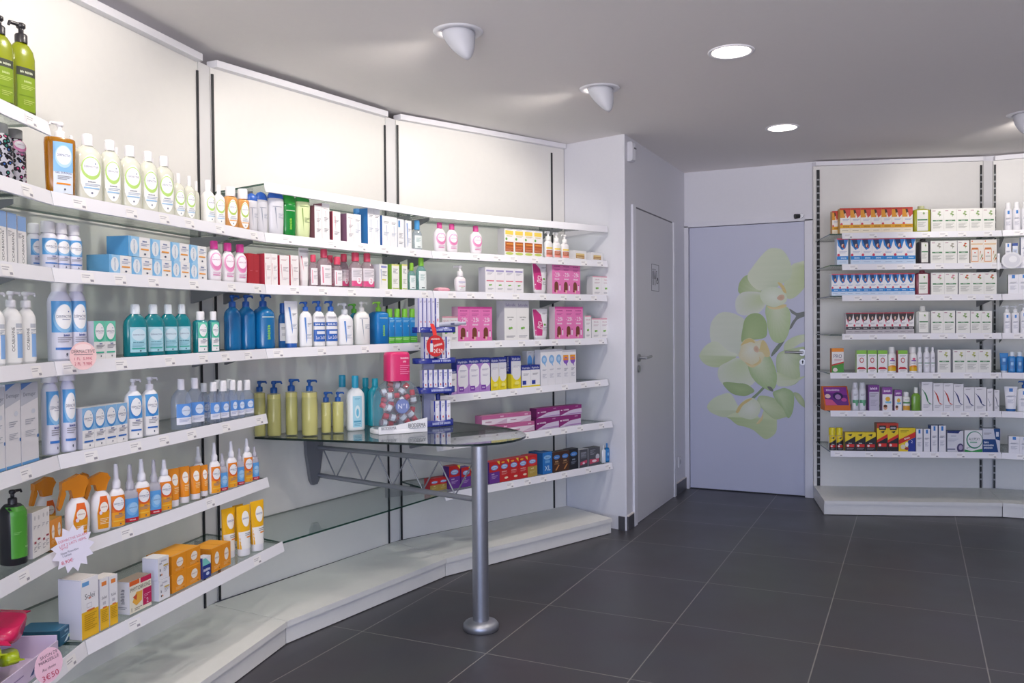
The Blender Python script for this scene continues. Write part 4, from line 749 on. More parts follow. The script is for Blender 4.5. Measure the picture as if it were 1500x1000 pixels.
 'toy': [('R', .06, .1, .94, .94, '#4d4f58'), ('R', .15, .5, .85, .86, '#6f727c'), small(.2, .8, .8, 4, .06, '#9a9da8'), ('P', [(.1, .12), (.9, .22), (.9, .38), (.1, .3)], '#d24a6c'), ('E', .5, .22, .14, .06, '#f2d8e0')],
 'toy2': [('R', .06, .1, .94, .94, '#54565f'), small(.15, .85, .6, 5, .06, '#9a9da8'), ('E', .78, .45, .16, .16, '#c9c9d2'), ('P', [(.1, .1), (.9, .16), (.9, .34), (.1, .36)], '#cc4a68'), ('E', .5, .24, .2, .07, '#f2d8e0')],
 'blue_print': [('R', 0, 0, 1, 1, '#2f86cc'), ('R', .1, .2, .9, .8, '#2d73b8'), ('R', .3, .45, .7, .7, '#8fc0ea')],
 'sun_white': [('R', 0, 0, 1, 1, '#f1eff0'), ('R', 0, 0, 1, .45, '#f4c02a'), ('R', .05, .88, .45, .95, '#6fa8dc'), ('T', 'Soleï', .5, .7, .09, '#6c6a72', 0, .6), ('T', 'SP', .5, .66, .04, '#e0703c', 0, .2), ('R', .3, .5, .6, .58, '#c9c6cc'), ('R', .32, .51, .58, .57, '#f1eff0'), ('R', .3, .44, .75, .47, '#e07a3c'), small(.15, .38, .88, 8, .035, '#c99a1c')],
 'sun_white2': [('R', 0, 0, 1, 1, '#f1eff0'), ('R', 0, 0, 1, .42, '#f4c02a'), ('R', .2, .85, .75, .93, '#ee8a3c'), ('T', 'Soleï', .5, .62, .06, '#6c6a72', 0, .6), ('R', .3, .48, .65, .54, '#c9c6cc'), ('R', .3, .41, .75, .44, '#e07a3c'), small(.15, .36, .88, 7, .035, '#c99a1c')],
 'phyto': [('R', 0, 0, 1, 1, '#f2ecd8'), ('R', 0, .86, .45, 1, '#e5682c'), ('R', .5, .84, 1, 1, '#d02a58'), ('R', .6, .1, 1, .62, '#c4225c'), ('T', 'PHYTOBRONZ', .5, .73, .13, '#5a5048', 0, .92), ('P', [(.12, .35), (.3, .62), (.58, .6), (.55, .3), (.3, .2)], '#f0b64a'), ('P', [(.14, .5), (.34, .56), (.3, .36)], '#d0583a'), ('T', '1', .08, .12, .13, '#2c2a2e'), ('T', '2', .8, .22, .16, '#f6dfe8'), small(.65, .42, .95, 3, .05, '#e8a0bc'), small(.2, .12, .55, 2, .05, '#8d857a')],
 'phyto_side': [('R', .05, .05, .95, .95, '#e9e6ea'), ('T', 'BRONZ', .5, .55, .3, '#8d8b95', 90, .6), small(.15, .2, .8, 2, .05, '#9a98a4')],
 'white_sq': [('R', 0, 0, 1, 1, '#f0eff2'), ('T', 'SOLAIRE', .55, .84, .08, '#a9a7b2', 0, .7), ('R', .5, .56, .95, .64, '#c9ac5c'), ('R', .12, .7, .35, .78, '#b9b7c0'), small(.5, .5, .95, 3, .07, '#a9a7b2'), ('E', .2, .22, .05, .05, '#2e2d33'), ('E', .32, .22, .05, .05, '#e08a3c'), ('T', '7', .2, .45, .14, '#6d6b76')],
 'orange_cube': [('R', 0, 0, 1, 1, '#ef981d'), ('E', .55, .55, .23, .26, '#f8efe2'), ('T', 'DERMACTIVE', .55, .56, .07, '#a05a30', 0, .4), small(.25, .22, .85, 3, .05, '#f8c888'), ('E', .8, .1, .04, .03, '#7a5a34')],
 'navy_box': [('R', 0, 0, 1, 1, '#f0f0f4'), ('R', 0, 0, 1, .62, '#243a8c'), ('P', [(0, .62), (1, .62), (.4, .95), (0, .95)], '#7fd0c8'), ('T', 'Contact', .5, .4, .14, '#f0f2fa', 0, .8), ('E', .6, .2, .2, .08, '#c9d6f0')],
 'white_vit': [('R', 0, 0, 1, 1, '#f2efeb'), ('E', .3, .86, .09, .05, '#cfccca'), ('E', .75, .85, .09, .05, '#cfccca'), small(.15, .68, .45, 3, .03), small(.6, .66, .9, 3, .03), ('R', .18, .3, .42, .35, '#9c2440'), ('R', .58, .36, .88, .4, '#9c2440'), small(.14, .22, .45, 4, .03), small(.55, .28, .9, 5, .03)],
 'black_green': [('R', 0, 0, 1, 1, '#4f9a34'), small(.1, .5, .5, 2, .03, '#83bb6a'), small(.8, .8, .98, 1, .02, '#83bb6a'), ('T', 'ALOE', .85, .2, .04, '#a8d08c', 0, .25)],
 'soap_blue': [('R', 0, 0, 1, 1, '#21607f'), ('T', 'SAVON', .5, .78, .14, '#bcdcea', 0, .7), ('R', .1, .5, .9, .55, '#7fb4cc'), ('P', [(.3, .1), (.5, .1), (.8, .45), (.6, .45)], '#dff0f6'), ('E', .75, .32, .12, .12, '#c7e2a0')],
 # right unit
 'color_o': [('R', 0, 0, 1, 1, '#f5f1ea'), ('R', 0, .93, 1, 1, '#c9402c'), ('R', 0, .62, .5, .93, '#e8a032'), ('P', [(.42, .93), (1, .93), (1, .72), (.7, .60)], '#d8554a'), ('P', [(.3, .93), (.5, .93), (.62, .74), (.44, .66)], '#4a3328'), ('E', .5, .74, .1, .06, '#e9c3a4'), small(.25, .54, .9, 2, .04, '#a8b4d4'), ('E', .14, .36, .12, .055, '#d8405a'), ('R', 0, .2, 1, .34, '#e8ac24'), ('T', 'COLOR', .6, .27, .07, '#a86a1c', 0, .6), ('R', 0, 0, 1, .18, '#f4ead2'), small(.2, .1, .8, 1, .04, '#b4a88e')],
 'color_b': [('R', 0, 0, 1, 1, '#f4f3f4'), ('R', 0, .95, 1, 1, '#d85a6a'), ('P', [(0, .95), (1, .95), (.75, .62), (.45, .55), (.1, .72)], '#2f86d2'), ('P', [(.1, .95), (.6, .95), (.7, .7), (.4, .6)], '#1e3d6c'), ('E', .52, .72, .12, .07, '#e3bfa4'), ('P', [(.5, .66), (.6, .8), (.72, .6)], '#a8382c'), small(.2, .48, .9, 2, .04, '#a8b4d4'), ('E', .14, .36, .12, .055, '#d8405a'), ('R', 0, .18, 1, .32, '#2a8ad4'), ('T', 'COLOR', .6, .25, .07, '#cfe6f8', 0, .5), ('R', 0, 0, 1, .17, '#cfe0f2'), small(.2, .09, .8, 1, .04, '#8fa4c0')],
 'color_k': [('R', 0, 0, 1, 1, '#f2eeee'), ('R', 0, .95, 1, 1, '#b03a4a'), ('P', [(0, .95), (1, .95), (.8, .66), (.45, .6), (.1, .72)], '#3c3436'), ('E', .52, .74, .13, .08, '#d8b4a0'), ('P', [(.1, .72), (.4, .62), (.3, .5)], '#c8506a'), small(.3, .5, .9, 2, .04, '#a8a4b0'), ('E', .14, .4, .12, .055, '#d8405a'), ('R', 0, .2, 1, .34, '#4a4648'), ('T', 'COLOR', .6, .27, .07, '#d9d4d6', 0, .5), ('R', 0, 0, 1, .18, '#b9b4b8'), small(.2, .1, .8, 1, .04, '#7d787e')],
})
def klorane(c, leaf): return [('R', 0, 0, 1, 1, '#f3f2ec'), ('R', .1, .90, .34, .93, '#b98a9a'), ('E', .66, .86, .1, .035, c), ('E', .58, .78, .09, .04, c), ('E', .70, .74, .08, .035, leaf), ('P', [(.6, .9), (.63, .9), (.68, .66), (.65, .66)], leaf), ('R', .12, .46, .88, .52, '#4f8a5c'), ('T', 'KLORANE', .5, .49, .035, '#dfeadf', 0, .6), small(.14, .36, .8, 5, .05, '#b9bab2')]
DES.update({'klo_green': klorane('#9cb87c', '#7f9f5c'), 'klo_yel': klorane('#c9c97c', '#9aa85a'), 'klo_red': klorane('#d0543c', '#8fa060'), 'klo_pink': klorane('#e08aa4', '#a9b48a'), 'klo_grey': klorane('#b4aea0', '#9aa08c'), 'klo_dark': klorane('#6fae4a', '#4c8a34'),
 'klo_orange': [('R', 0, 0, 1, 1, '#f4eee4'), ('R', .05, .78, .95, .84, '#e9c9a0'), ('R', .06, .06, .62, .62, '#e0a070'), ('R', .11, .1, .57, .57, '#f4f0ea'), ('R', .1, .6, .58, .66, '#d07a40'), ('T', 'KLORANE', .34, .3, .04, '#8a8a80', 0, .4), ('E', .34, .45, .05, .03, '#d0543c'), ('P', [(.7, .3), (.8, .5), (.74, .52)], '#c06a30'), ('P', [(.72, .12), (.94, .34), (.88, .4)], '#7a8a4a'), ('P', [(.8, .08), (.98, .2), (.94, .28)], '#c06a30'), ('E', .12, .93, .05, .03, '#e0803c')],
 'klo_bottle': [('R', .0, .0, 1, 1, '#f2f1ea'), ('E', .62, .84, .1, .05, '#9cb87c'), ('P', [(.55, .9), (.6, .9), (.68, .7)], '#7f9f5c'), ('R', .05, .5, .95, .56, '#4f8a5c'), small(.1, .4, .8, 5, .05, '#b9bab2')],
 'pro': [('R', 0, 0, 1, 1, '#eeeae6'), ('R', 0, .86, 1, 1, '#ef8f1e'), ('T', 'PRO', .5, .68, .15, '#5a4a6a', 0, .7), small(.2, .54, .9, 2, .05, '#c97a8a'), ('P', [(0, .3), (1, .42), (1, 0), (0, 0)], '#4c9a3c'), ('P', [(0, .34), (1, .46), (1, .40), (0, .28)], '#c9302c'), ('E', .28, .12, .2, .08, '#eddfd8')],
 'green_red': [('R', 0, 0, 1, 1, '#f3f2f0'), ('R', 0, .84, 1, 1, '#8cc84a'), small(.15, .76, .85, 2, .04, '#9aa0a8'), ('E', .5, .56, .22, .12, '#c95a58'), ('E', .5, .56, .14, .08, '#f3f2f0'), ('P', [(0, .16), (.2, .26), (.7, .26), (1, .16)], '#cc2a3c'), small(.2, .1, .8, 2, .03, '#b0aeb4')],
 'yellow_band': [('R', 0, 0, 1, 1, '#f0eeec'), ('R', 0, .08, 1, .34, '#e8b81c'), ('E', .5, .34, .4, .06, '#e8901c'), ('R', .2, .62, .8, .7, '#8a5aa8'), ('E', .5, .76, .2, .06, '#e06a8a'), small(.2, .52, .8, 2, .04)],
 'can_green': [('R', 0, 0, 1, 1, '#dfe0e6'), ('R', 0, .34, 1, .5, '#4f9a70'), ('P', [(.3, .5), (1, .5), (.8, .2), (.5, .2)], '#6fb48c'), small(.15, .8, .8, 3, .04)],
 'can_strip': [('R', 0, 0, 1, 1, '#e9e8ee'), ('R', .05, .46, .95, .51, '#4f8a5c'), small(.15, .8, .8, 3, .04), small(.15, .36, .8, 3, .05, '#b9bab2')],
 'lice_v': [('R', 0, 0, 1, 1, '#c9c4d4'), ('R', 0, .74, 1, 1, '#7a3a8e'), ('T', 'POUX', .5, .87, .1, '#f0dcf2', 0, .7), small(.15, .66, .85, 3, .05), ('R', 0, 0, .08, 1, '#7a3a8e'), small(.2, .4, .85, 5, .05, '#a9a4b8')],
 'lice_y': [('R', 0, 0, 1, 1, '#f1eef2'), ('R', 0, .7, 1, 1, '#8a4a9c'), ('T', 'POUX', .5, .84, .1, '#f6e6f6', 0, .7), ('E', .55, .5, .24, .1, '#f0b83c'), ('R', .3, .32, .9, .4, '#7fc0dc'), ('E', .3, .14, .2, .1, '#d9a88c'), ('E', .3, .2, .2, .06, '#6a4430')],
 'yel_green': [('R', 0, 0, 1, 1, '#efeee8'), ('R', 0, .04, 1, .36, '#d8a02c'), ('R', 0, .52, 1, .64, '#4f9a50'), small(.2, .8, .8, 2, .05)],
 'duc_g': None, 'duc_r': None, 'duc_n': None,
 'ducray_s': [('R', 0, 0, 1, 1, '#efedf0'), small(.15, .85, .8, 2, .03), ('P', [(.05, .6), (.3, .5), (.6, .25), (.4, .36)], '#9aa4b4'), small(.3, .3, .8, 3, .04)],
 'moust_k': [('R', 0, 0, 1, 1, '#f2d42a'), ('R', 0, 0, 1, .48, '#26262c'), ('P', [(0, .48), (1, .78), (1, .48)], '#26262c'), ('P', [(.2, .86), (.7, .92), (.6, .78)], '#3c3a30'), ('T', 'CINQ', .5, .41, .06, '#e9e6e0', 0, .7), ('R', .1, .2, .9, .36, '#d8302c'), ('E', .28, .28, .12, .06, '#f2e8e4'), small(.15, .12, .85, 2, .04, '#9a98a0')],
 'moust_r': [('R', 0, 0, 1, 1, '#f2d42a'), ('R', 0, .82, 1, 1, '#c8402c'), ('R', .2, .76, .85, .92, '#2c2a30'), ('T', 'TROPIC', .52, .84, .07, '#d9d4dc', 0, .5), ('R', 0, 0, 1, .38, '#26262c'), ('P', [(0, .38), (1, .6), (1, .38)], '#26262c'), ('P', [(0, .40), (1, .62), (1, .50), (0, .30)], '#d8302c'), ('P', [(.3, .7), (.75, .74), (.6, .64)], '#3c3a30'), ('R', .1, .16, .9, .28, '#d8302c'), ('E', .28, .22, .12, .045, '#f2e8e4')],
 'moust_y': [('R', 0, 0, 1, 1, '#f2d42a'), ('P', [(.0, .5), (1, .85), (1, .62), (.0, .3)], '#d8302c'), ('T', 'ANTI', .5, .57, .08, '#f6e4dc', 18, .6), ('P', [(.55, 0), (1, 0), (1, .62), (.55, .46)], '#2a3f9c'), ('T', '2', .78, .42, .12, '#f2f2fa'), ('E', .25, .2, .14, .1, '#e8e0c8'), ('E', .48, .3, .1, .1, '#f4f4f8'), ('E', .48, .12, .12, .06, '#a83a44'), small(.1, .88, .6, 2, .05, '#6a5a1c')],
 'lrp': [('R', 0, 0, 1, 1, '#f0eff4'), ('R', .36, .8, .66, .97, '#2f7fd0'), small(.2, .6, .85, 3, .03), ('R', .08, .55, .92, .565, '#9aa4bc'), small(.2, .4, .8, 5, .04, '#b4b6c4')],
 'lrp_n': [('R', 0, 0, 1, 1, '#e6eaf2'), ('R', .0, .86, 1, 1, '#2a4fa0'), ('R', .1, .2, .9, .7, '#c6d4ea'), small(.2, .6, .8, 4, .06)],
 'navy_half': [('R', 0, 0, 1, 1, '#dfdfe6'), ('P', [(0, 1), (.8, 1), (.7, .88), (0, .9)], '#2b3a78'), ('T', 'BEAUTY', .4, .76, .06, '#9aa0b8', 0, .6), ('E', .82, .18, .22, .22, '#4a4470'), ('E', .84, .2, .12, .12, '#b4a8c4'), ('R', 0, .1, .5, .15, '#3c4470'), small(.05, .6, .7, 3, .05, '#b4b6c4')],
 'alopexy': [('R', 0, 0, 1, 1, '#efeef0'), ('E', .55, .56, .46, .4, '#2f8a6c'), ('E', .57, .57, .41, .35, '#efeef0'), ('T', 'ALOPEXY', .55, .6, .13, '#5a6a6c', 0, .62), ('R', .3, .42, .7, .48, '#7fb49c'), ('P', [(0, 0), (1, 0), (1, .16), (.4, .05), (0, .12)], '#2f9a4c'), small(.1, .2, .3, 2, .04)],
 'navy_r': [('R', 0, 0, 1, 1, '#d9dbe6'), ('P', [(0, 0), (.9, 0), (.74, .55), (0, .55)], '#1f4a86'), ('P', [(.62, 1), (1, 1), (1, .5), (.74, .55)], '#24508c'), ('T', 'GEL', .22, .42, .09, '#e6ecf6', 0, .3), ('T', 'NETTOYANT', .34, .3, .08, '#e6ecf6', 0, .6), ('T', 'MOUSSANT', .32, .19, .08, '#e6ecf6', 0, .5), ('R', .76, .66, .92, .86, '#dfe4f0'), small(.06, .8, .5, 2, .05)],
 'purple_disp': [('R', 0, 0, 1, 1, '#6a2f84'), ('P', [(0, .75), (1, .55), (1, 1), (0, 1)], '#8e3c9a'), ('T', 'ANTI-POUX', .4, .84, .1, '#f0dcf2', 0, .7), ('E', .58, .5, .22, .22, '#3a2a5c'), ('E', .58, .46, .13, .14, '#b48ac0'), ('E', .14, .5, .12, .12, '#e8c8c0'), ('P', [(0, 0), (.5, 0), (.3, .3), (0, .35)], '#d05a8a'), ('E', .82, .3, .12, .1, '#c04a9a')],
 # peninsula
 'penguin_label': [('R', 0, 0, 1, 1, '#a9dcee'), small(.2, .92, .8, 2, .03, '#6fb4cc'), ('E', .5, .52, .3, .2, '#dff2f8'), ('E', .5, .5, .14, .12, '#6fc0de'), ('R', .1, .2, .9, .25, '#5aa8c8'), small(.15, .14, .85, 2, .04, '#4c94b4'), ('R', 0, 0, 1, .05, '#f3f5f6')],
 'stick_box': [('R', 0, 0, 1, 1, '#dedcec'), ('R', .0, 0, .22, 1, '#2b3a9c'), ('R', .38, 0, .46, 1, '#b4aed4'), small(.5, .9, .95, 2, .03), ('E', .75, .3, .1, .03, '#d8503c')],
 'eau_box': [('R', 0, 0, 1, 1, '#e9e7f0'), ('R', .02, .0, .3, 1, '#2b3a9c'), ('T', 'STICK', .16, .5, .16, '#d9dcf2', 90, .7), small(.45, .85, .95, 3, .06), ('E', .68, .35, .1, .05, '#d8503c')],
})
def duc(c): return [('R', 0, 0, 1, 1, '#efedf0'), small(.15, .92, .7, 2, .025), ('P', [(.02, .74), (.1, .73), (.34, .62), (.52, .42), (.66, .3), (.98, .22), (.7, .24), (.5, .34), (.32, .55), (.12, .7)], c), ('P', [(.3, .66), (.5, .52), (.62, .36), (.5, .36), (.4, .5)], c), small(.15, .2, .85, 3, .04, '#b4b2bc')]
DES.update({'duc_g': duc('#3f8a5a'), 'duc_r': duc('#c8402c'), 'duc_n': duc('#2b3a78'), 'duc_k': duc('#4a5a78')})
# ------------------------------------------------------------------ goods on the curved wall
C_MILK = clear('#e6ecd2', .22, .1, 1.4, '#efeee0'); C_GOLD = clear('#d8a01c', .5, .06, 1.4, '#c98a10'); C_GREEN = clear('#a6b21c', .35, .06, 1.4, '#a3ad1a')
C_TEAL = clear('#18a8b0', .38, .06, 1.4, '#0f9aa6'); C_BLUE = clear('#1a8ad0', .35, .06, 1.4, '#1484c8'); C_YEL = clear('#f8f2ac', .3, .06, 1.25, '#fff6a4'); C_THIN = clear('#f6f8f4', .96, .05, 1.35, '#f0f2ea')
C_PINKW = clear('#f0dfe6', .8, .06, 1.4, '#e9d4dc'); C_AQUA = clear('#bfe6e2', .7, .06, 1.4, '#a9d8d6'); C_ORG = clear('#f4b050', .25, .1, 1.4, '#f2b060'); C_SGREEN = clear('#1f9a3a', .3, .06, 1.4, '#1f9a40')
WC = '#f1eff2'
for _k, _r in RUN.items(): _r.turn = {'S0': -.45, 'S1': -.42, 'S2': -.25, 'S3': -.1}.get(_k[:2], 0)   # stock is turned a little towards the room
def row_bottles(run, items, **k):
    for it in items: bottle(RUN[run], *it, **k)
# corner shelf: two green pump bottles
for x, yt, yb in [(1, 22, 50), (33, 33, 63)]:
    bottle(RUN['S00'], x, 34, yt, yb, 'tall', C_GREEN, ('pump', '#2c2a2e', 180), des='green_bottle', lab=(.06, .66, .72), r=.55, d=.03, desc='large translucent green soap bottle with dark pump', name='pump_bottle')
# top row
LEO = [leopard('leopard_print_pink', ('#d0407c', '#2f6fc0', '#c8509a')), leopard('leopard_print_blue', ('#3a6fc8', '#d0407c', '#3f9a8a'))]
bottle(RUN['S02'], 1, 34, 181, 196, 'can', LEO[1], ('wide', '#8a888c'), capw=22, r=1, e=2, d=.06, desc='grey capped spray can in blue and pink leopard print', name='spray_can', cat='spray can')
bottle(RUN['S02'], 21, 32, 190, 204, 'can', LEO[0], ('wide', '#8f8d90'), capw=24, des='derm_pink', lab=(.66, .97, .7), r=1, e=2, d=.06, desc='grey capped spray can in pink leopard print', name='spray_can', cat='spray can')
R2 = RUN['S12']
bottle(R2, 89, 41, 178, 203, 'taper', C_GOLD, ('pump', WC, 190), capw=10, des='oil_pump', lab=(.04, .92, .62), r=.5, d=.015, desc='golden cleansing oil pump bottle with blue label', name='pump_bottle')
for x, w, yt, yb, cw in [(129, 38, 197, 213, 15), (162, 29, 206, 220, 14), (191, 31, 214, 229, 14), (218, 27, 222, 236, 12), (241, 27, 229, 243, 13)]:
    bottle(R2, x, w, yt, yb, 'shampoo', C_MILK, ('screw', WC), capw=cw*.5*2, des='oval_green', lab=(.06, .82, .74), d=.012, desc='large milky shampoo bottle with green oval label', name='shampoo_bottle')
for x, w, yt, yb in [(106, 16, 199, 214), (172, 16, 216, 228), (224, 14, 232, 243)]:
    bottle(R2, x, w, yt, yb, 'shampoo', C_MILK, ('screw', WC), d=.13, desc='milky bottle standing half hidden behind', name='shampoo_bottle')
for x, w, yt, yb in [(262, 18, 254, 268), (278, 16, 258, 272)]:
    bottle(R2, x, w, yt, yb, 'shampoo', C_MILK, ('screw', WC), des='oval_green', lab=(.05, .8, .8), d=.012, desc='small milky shampoo bottle with green oval label', name='shampoo_bottle')
bottle(R2, 288, 12, 265, 279, 'shampoo', C_MILK, ('screw', WC), d=.05, desc='slim milky bottle tucked behind the small shampoos', name='shampoo_bottle')
for x, w, yt, yb in [(305, 25, 264, 279), (321, 17, 271, 284)]:
    bottle(R2, x, w, yt, yb, 'shampoo', '#f2f0ee', ('screw', WC), des='oval_green', lab=(.05, .85, .8), d=.012, desc='opaque white bottle with green oval label', name='shampoo_bottle')
for x, w, yt, yb in [(338, 20, 274, 287), (356, 18, 277, 291)]:
    bottle(R2, x, w, yt, yb, 'square', C_ORG, ('screw', WC), capw=14, des='oval_orange', lab=(.05, .88, .7), d=.012, desc='orange shower gel bottle with oval label', name='shampoo_bottle')
for run, x, w, yt, yb in [('S12', 369, 17, 283, 294), ('S12', 383, 18, 281, 293), ('S22', 404, 23, 279, 291)]:
    bottle(RUN[run], x, w, yt, yb, 'taper', '#d9d8de', ('dome', '#2f62bc'), des='blue_cap', lab=(.05, .92, .85), d=.012, e=2.3, desc='pale grey shampoo bottle with rounded blue cap', name='shampoo_bottle', tag_where='curved wall top row')
R2 = RUN['S22']
bottle(R2, 423, 21, 281, 299, 'taper', C_SGREEN, ('dome', '#2fa03c'), des='green_sham', lab=(.05, .9, .85), d=.012, desc='clear green shampoo bottle with rounded green cap', name='shampoo_bottle')
bottle(R2, 443, 22, 285, 296, 'taper', '#dfeab4', ('dome', '#2f9a44'), des='lime_sham', lab=(.05, .95, .85), d=.012, desc='pale lime shampoo bottle with rounded green cap', name='shampoo_bottle')
TOPB = [(461, 472, 301, 'white_maroon', '#7a4a56', '#9a8088', 'first narrow white carton with maroon side'), (472, 483, 298, 'white_maroon', '#8a5a66', '#a9a4a8', 'tall narrow white carton with grey lid'), (487, 499, 310, 'white_red', '#8c3c50', '#b9a4aa', 'white carton with crimson edge'), (508, 519, 313, 'white_maroon', '#8a607c', '#a08898', 'white carton with mauve side'), (519, 529, 314, 'white_blue', '#e2e2ea', '#e2e2ea', 'plain white carton under a blue bottle cap'),
        (539, 548, 305, 'white_blue', '#2a78bc', '#c3c9d6', 'white carton with broad blue side'), (548, 557, 306, 'white_blue', '#d9dbe6', '#c3c9d6', 'white carton beside the blue sided one'), (560, 572, 316, 'white_blue', '#3f72bc', '#d9dbe6', 'wider white carton with thin blue side'), (572, 582, 318, 'white_blue', '#d9dbe6', '#d9dbe6', 'white carton left of the blue badge carton'), (583, 592, 321, 'white_badge', '#d9dbe6', '#d9dbe6', 'white carton with blue corner badge'), (594, 603, 323, 'white_bluestrip', '#d9dbe6', '#d9dbe6', 'white carton with slanting blue stripe')]
for x0, x1, yt, ds, sd, tp, dsc in TOPB: carton(R2, x0, x1, yt, .055, ds, d=.012, side=sd, top=tp, desc=dsc)
bottle(R2, 523, 13, 306, 318, 'square', '#e9eaf0', ('screw', '#3d86c9'), capw=10, d=.09, desc='white bottle with blue cap behind cartons', name='shampoo_bottle')
bottle(R2, 611, 14, 323, 336, 'mouth', M_CLEAR, ('screw', '#4a9ad4'), capw=8, des='green_label', lab=(.1, .7, .8), d=.012, desc='clear flat bottle with light blue cap', name='lotion_bottle')
R2 = RUN['S32']
for x, w, yt, yb in [(644, 18, 326, 334), (662, 17, 328, 336), (697, 18, 331, 339)]:
    bottle(R2, x, w, yt, yb, 'lotion', '#f5eef2', ('screw', '#e4549c'), capw=8, des='derm_pink', lab=(.12, .82, .8), d=.015, desc='white lotion bottle with pink cap and label', name='lotion_bottle')
carton(R2, 739, 795, (334, 340), .06, 'kids', d=.012, n=4, side='#d6d3d4', desc='white carton with brown and yellow panel')
for x, yt, yb in [(803, 338, 352), (815, 340, 354), (827, 343, 356)]:
    bottle(R2, x, 12, yt, yb, 'tall', '#f2efee', ('pump', '#efedec', 200), capw=3, des='kids_pump', lab=(.04, .8, .8), d=.012, desc='white pump bottle with brown label', name='pump_bottle')
carton(R2, 838, 860, 367, .04, 'kids_soap', d=.015, side='#d8d6d8', desc='small soap carton with brown picture', yaw=.12); carton(R2, 864, 884, 370, .04, 'kids_soap', d=.015, side='#d8d6d8', desc='small soap carton with brown picture', yaw=.12)

# second row
for x0, x1, yt in [(-4, 10, 308), (11, 25, 312), (26, 39, 317)]: carton(RUN['S03'], x0, x1, yt, .05, 'cica', d=.02, side='#e6e4ea', top='#8fb4e6', desc='white and blue cream carton with vertical lettering')
R2 = RUN['S13']
for x, w, yt, yb, run in [(50, 18, 327, 342, 'S03'), (71, 24, 324, 341, 'S13'), (89, 24, 327, 343, 'S13'), (107, 24, 330, 345, 'S13')]:
    bottle(RUN[run], x, w, yt, yb, 'can', '#e6e4ee', ('wide', '#e2e0e4'), capw=19 if w > 22 else 15, des='derm_can', lab=(.02, .84, .88), r=1, e=2, d=.05 if run == 'S03' else .02, desc='short white spray can with blue oval label', name='spray_can', cat='spray can', tag_where='curved wall second row')
lo = carton(R2, 160, 303, (372, 389), .085, 'derm_cube', d=.01, n=5, side='#5f9dc8', top='#c3d8e8', desc='white and blue cream carton in lower layer')
carton(R2, 189, 303, (345, 361), .085, 'derm_cube', d=.012, n=4, side='#4f92c4', top='#d9e4ee', desc='white and blue cream carton in upper layer', zb=lo[2][2]+.001)
for x, w, yt, yb in [(314, 21, 353, 364), (334, 19, 356, 367), (352, 19, 358, 369)]:
    bottle(R2, x, w, yt, yb, 'lotion', '#f5eef2', ('screw', '#e0409a'), capw=11, des='derm_pink', lab=(.12, .9, .8), d=.012, desc='white lotion bottle with magenta cap', name='lotion_bottle')
carton(R2, 364, 380, 371, .05, 'red_plain', d=.012, n=2, side='#a81c2c', top='#b0283a', desc='plain red carton')
R2 = RUN['S23']
carton(R2, 388, 407, 371, .05, 'pale_red', d=.012, n=2, side='#c8304a', top='#ddd0d2', desc='narrow white carton with pink slash'); carton(R2, 410, 424, 374, .05, 'pale_red', d=.012, side='#c8304a', top='#c9c3b8', desc='white carton with red side, open lid', ); carton(R2, 426, 438, 374, .05, 'pale_red', d=.012, side='#cc3a50', top='#c9c3b8', desc='white carton with red side next to the silver tube')
tube_item(R2, 445, 14, 363, '#eeecec', '#e9e6e6', 'silver_tube', 'white cream tube with silver crimp')
for x, w, yt, yb, cw, dd in [(459, 13, 373, 383, 8, .012), (475, 22, 365, 377, 10, .012), (494, 15, 376, 387, 10, .012)]:
    bottle(R2, x, w, yt, yb, 'mouth', C_PINKW, ('screw', '#dc4a68'), capw=cw, des='micellar', lab=(.08, .74, .72), d=dd, desc='clear cleansing water bottle with red cap, white label', name='lotion_bottle')
for x, w, yt, yb, cw in [(484, 12, 374, 384, 8), (504, 14, 372, 383, 9)]:
    bottle(R2, x, w, yt, yb, 'mouth', C_PINKW, ('screw', '#dc4a68'), capw=cw, des='micellar_band', lab=(.1, .7, .8), d=.07, desc='red capped bottle standing behind the white labels', name='lotion_bottle')
for x, w, yt, yb, cw in [(521, 19, 370, 382, 11), (538, 20, 371, 383, 10)]:
    bottle(R2, x, w, yt, yb, 'mouth', C_PINKW, ('screw', '#dc4a68'), capw=cw, des='micellar_band', lab=(.08, .74, .84), d=.012, desc='clear cleansing water bottle with pink banner', name='lotion_bottle')
carton(R2, 556, 568, 387, .06, 'white_yellow', d=.012, side='#d9d9e2', desc='white carton with violet corner and yellow dash'); carton(R2, 574, 585, 387, .05, 'white_green', d=.012, side='#86b83a', desc='white carton with green side'); carton(R2, 589, 597, 387, .05, 'white_green', d=.012, side='#86b83a', desc='white carton with green side')
bottle(R2, 603, 12, 385, 396, 'mouth', C_AQUA, ('screw', '#8cc43c'), capw=6, des='green_label', lab=(.08, .74, .75), d=.012, desc='small aqua bottle with green cap', name='lotion_bottle'); bottle(R2, 617, 15, 378, 389, 'mouth', C_AQUA, ('screw', '#86c83a'), capw=8, des='green_label', lab=(.06, .78, .75), d=.012, desc='larger aqua bottle with green cap', name='lotion_bottle')
R2 = RUN['S33']
P = R2.loc(647, .03); T = empty('wipes_packet', P, R2.rz); tag(T, 'flat pink packet lying on the shelf', 'packet', R2.where)
MB().loft([[(x*s, y*s, z) for x, y in sup(.045, .03, 4, 20)] for z, s in [(0, .9), (.006, 1), (.014, .98), (.02, .7)]], mat('#e9a4b4', .4)).obj('wrapper', T); MB().box((-.02, -.012, .0195), (.02, .012, .022), mat('#f2d8de', .4)).obj('lid', T)
bottle(R2, 674, 17, 388, 404, 'lotion', '#f3e9ee', ('pump', '#f0ecee', 170), capw=5, des='saforelle', lab=(.05, .7, .75), d=.015, desc='white pump bottle with faint pink label', name='pump_bottle')
carton(R2, 711, 767, (391, 393), .06, 'saforelle', d=.012, n=4, side='#d3cfdc', desc='white carton with pink line and green leaf')
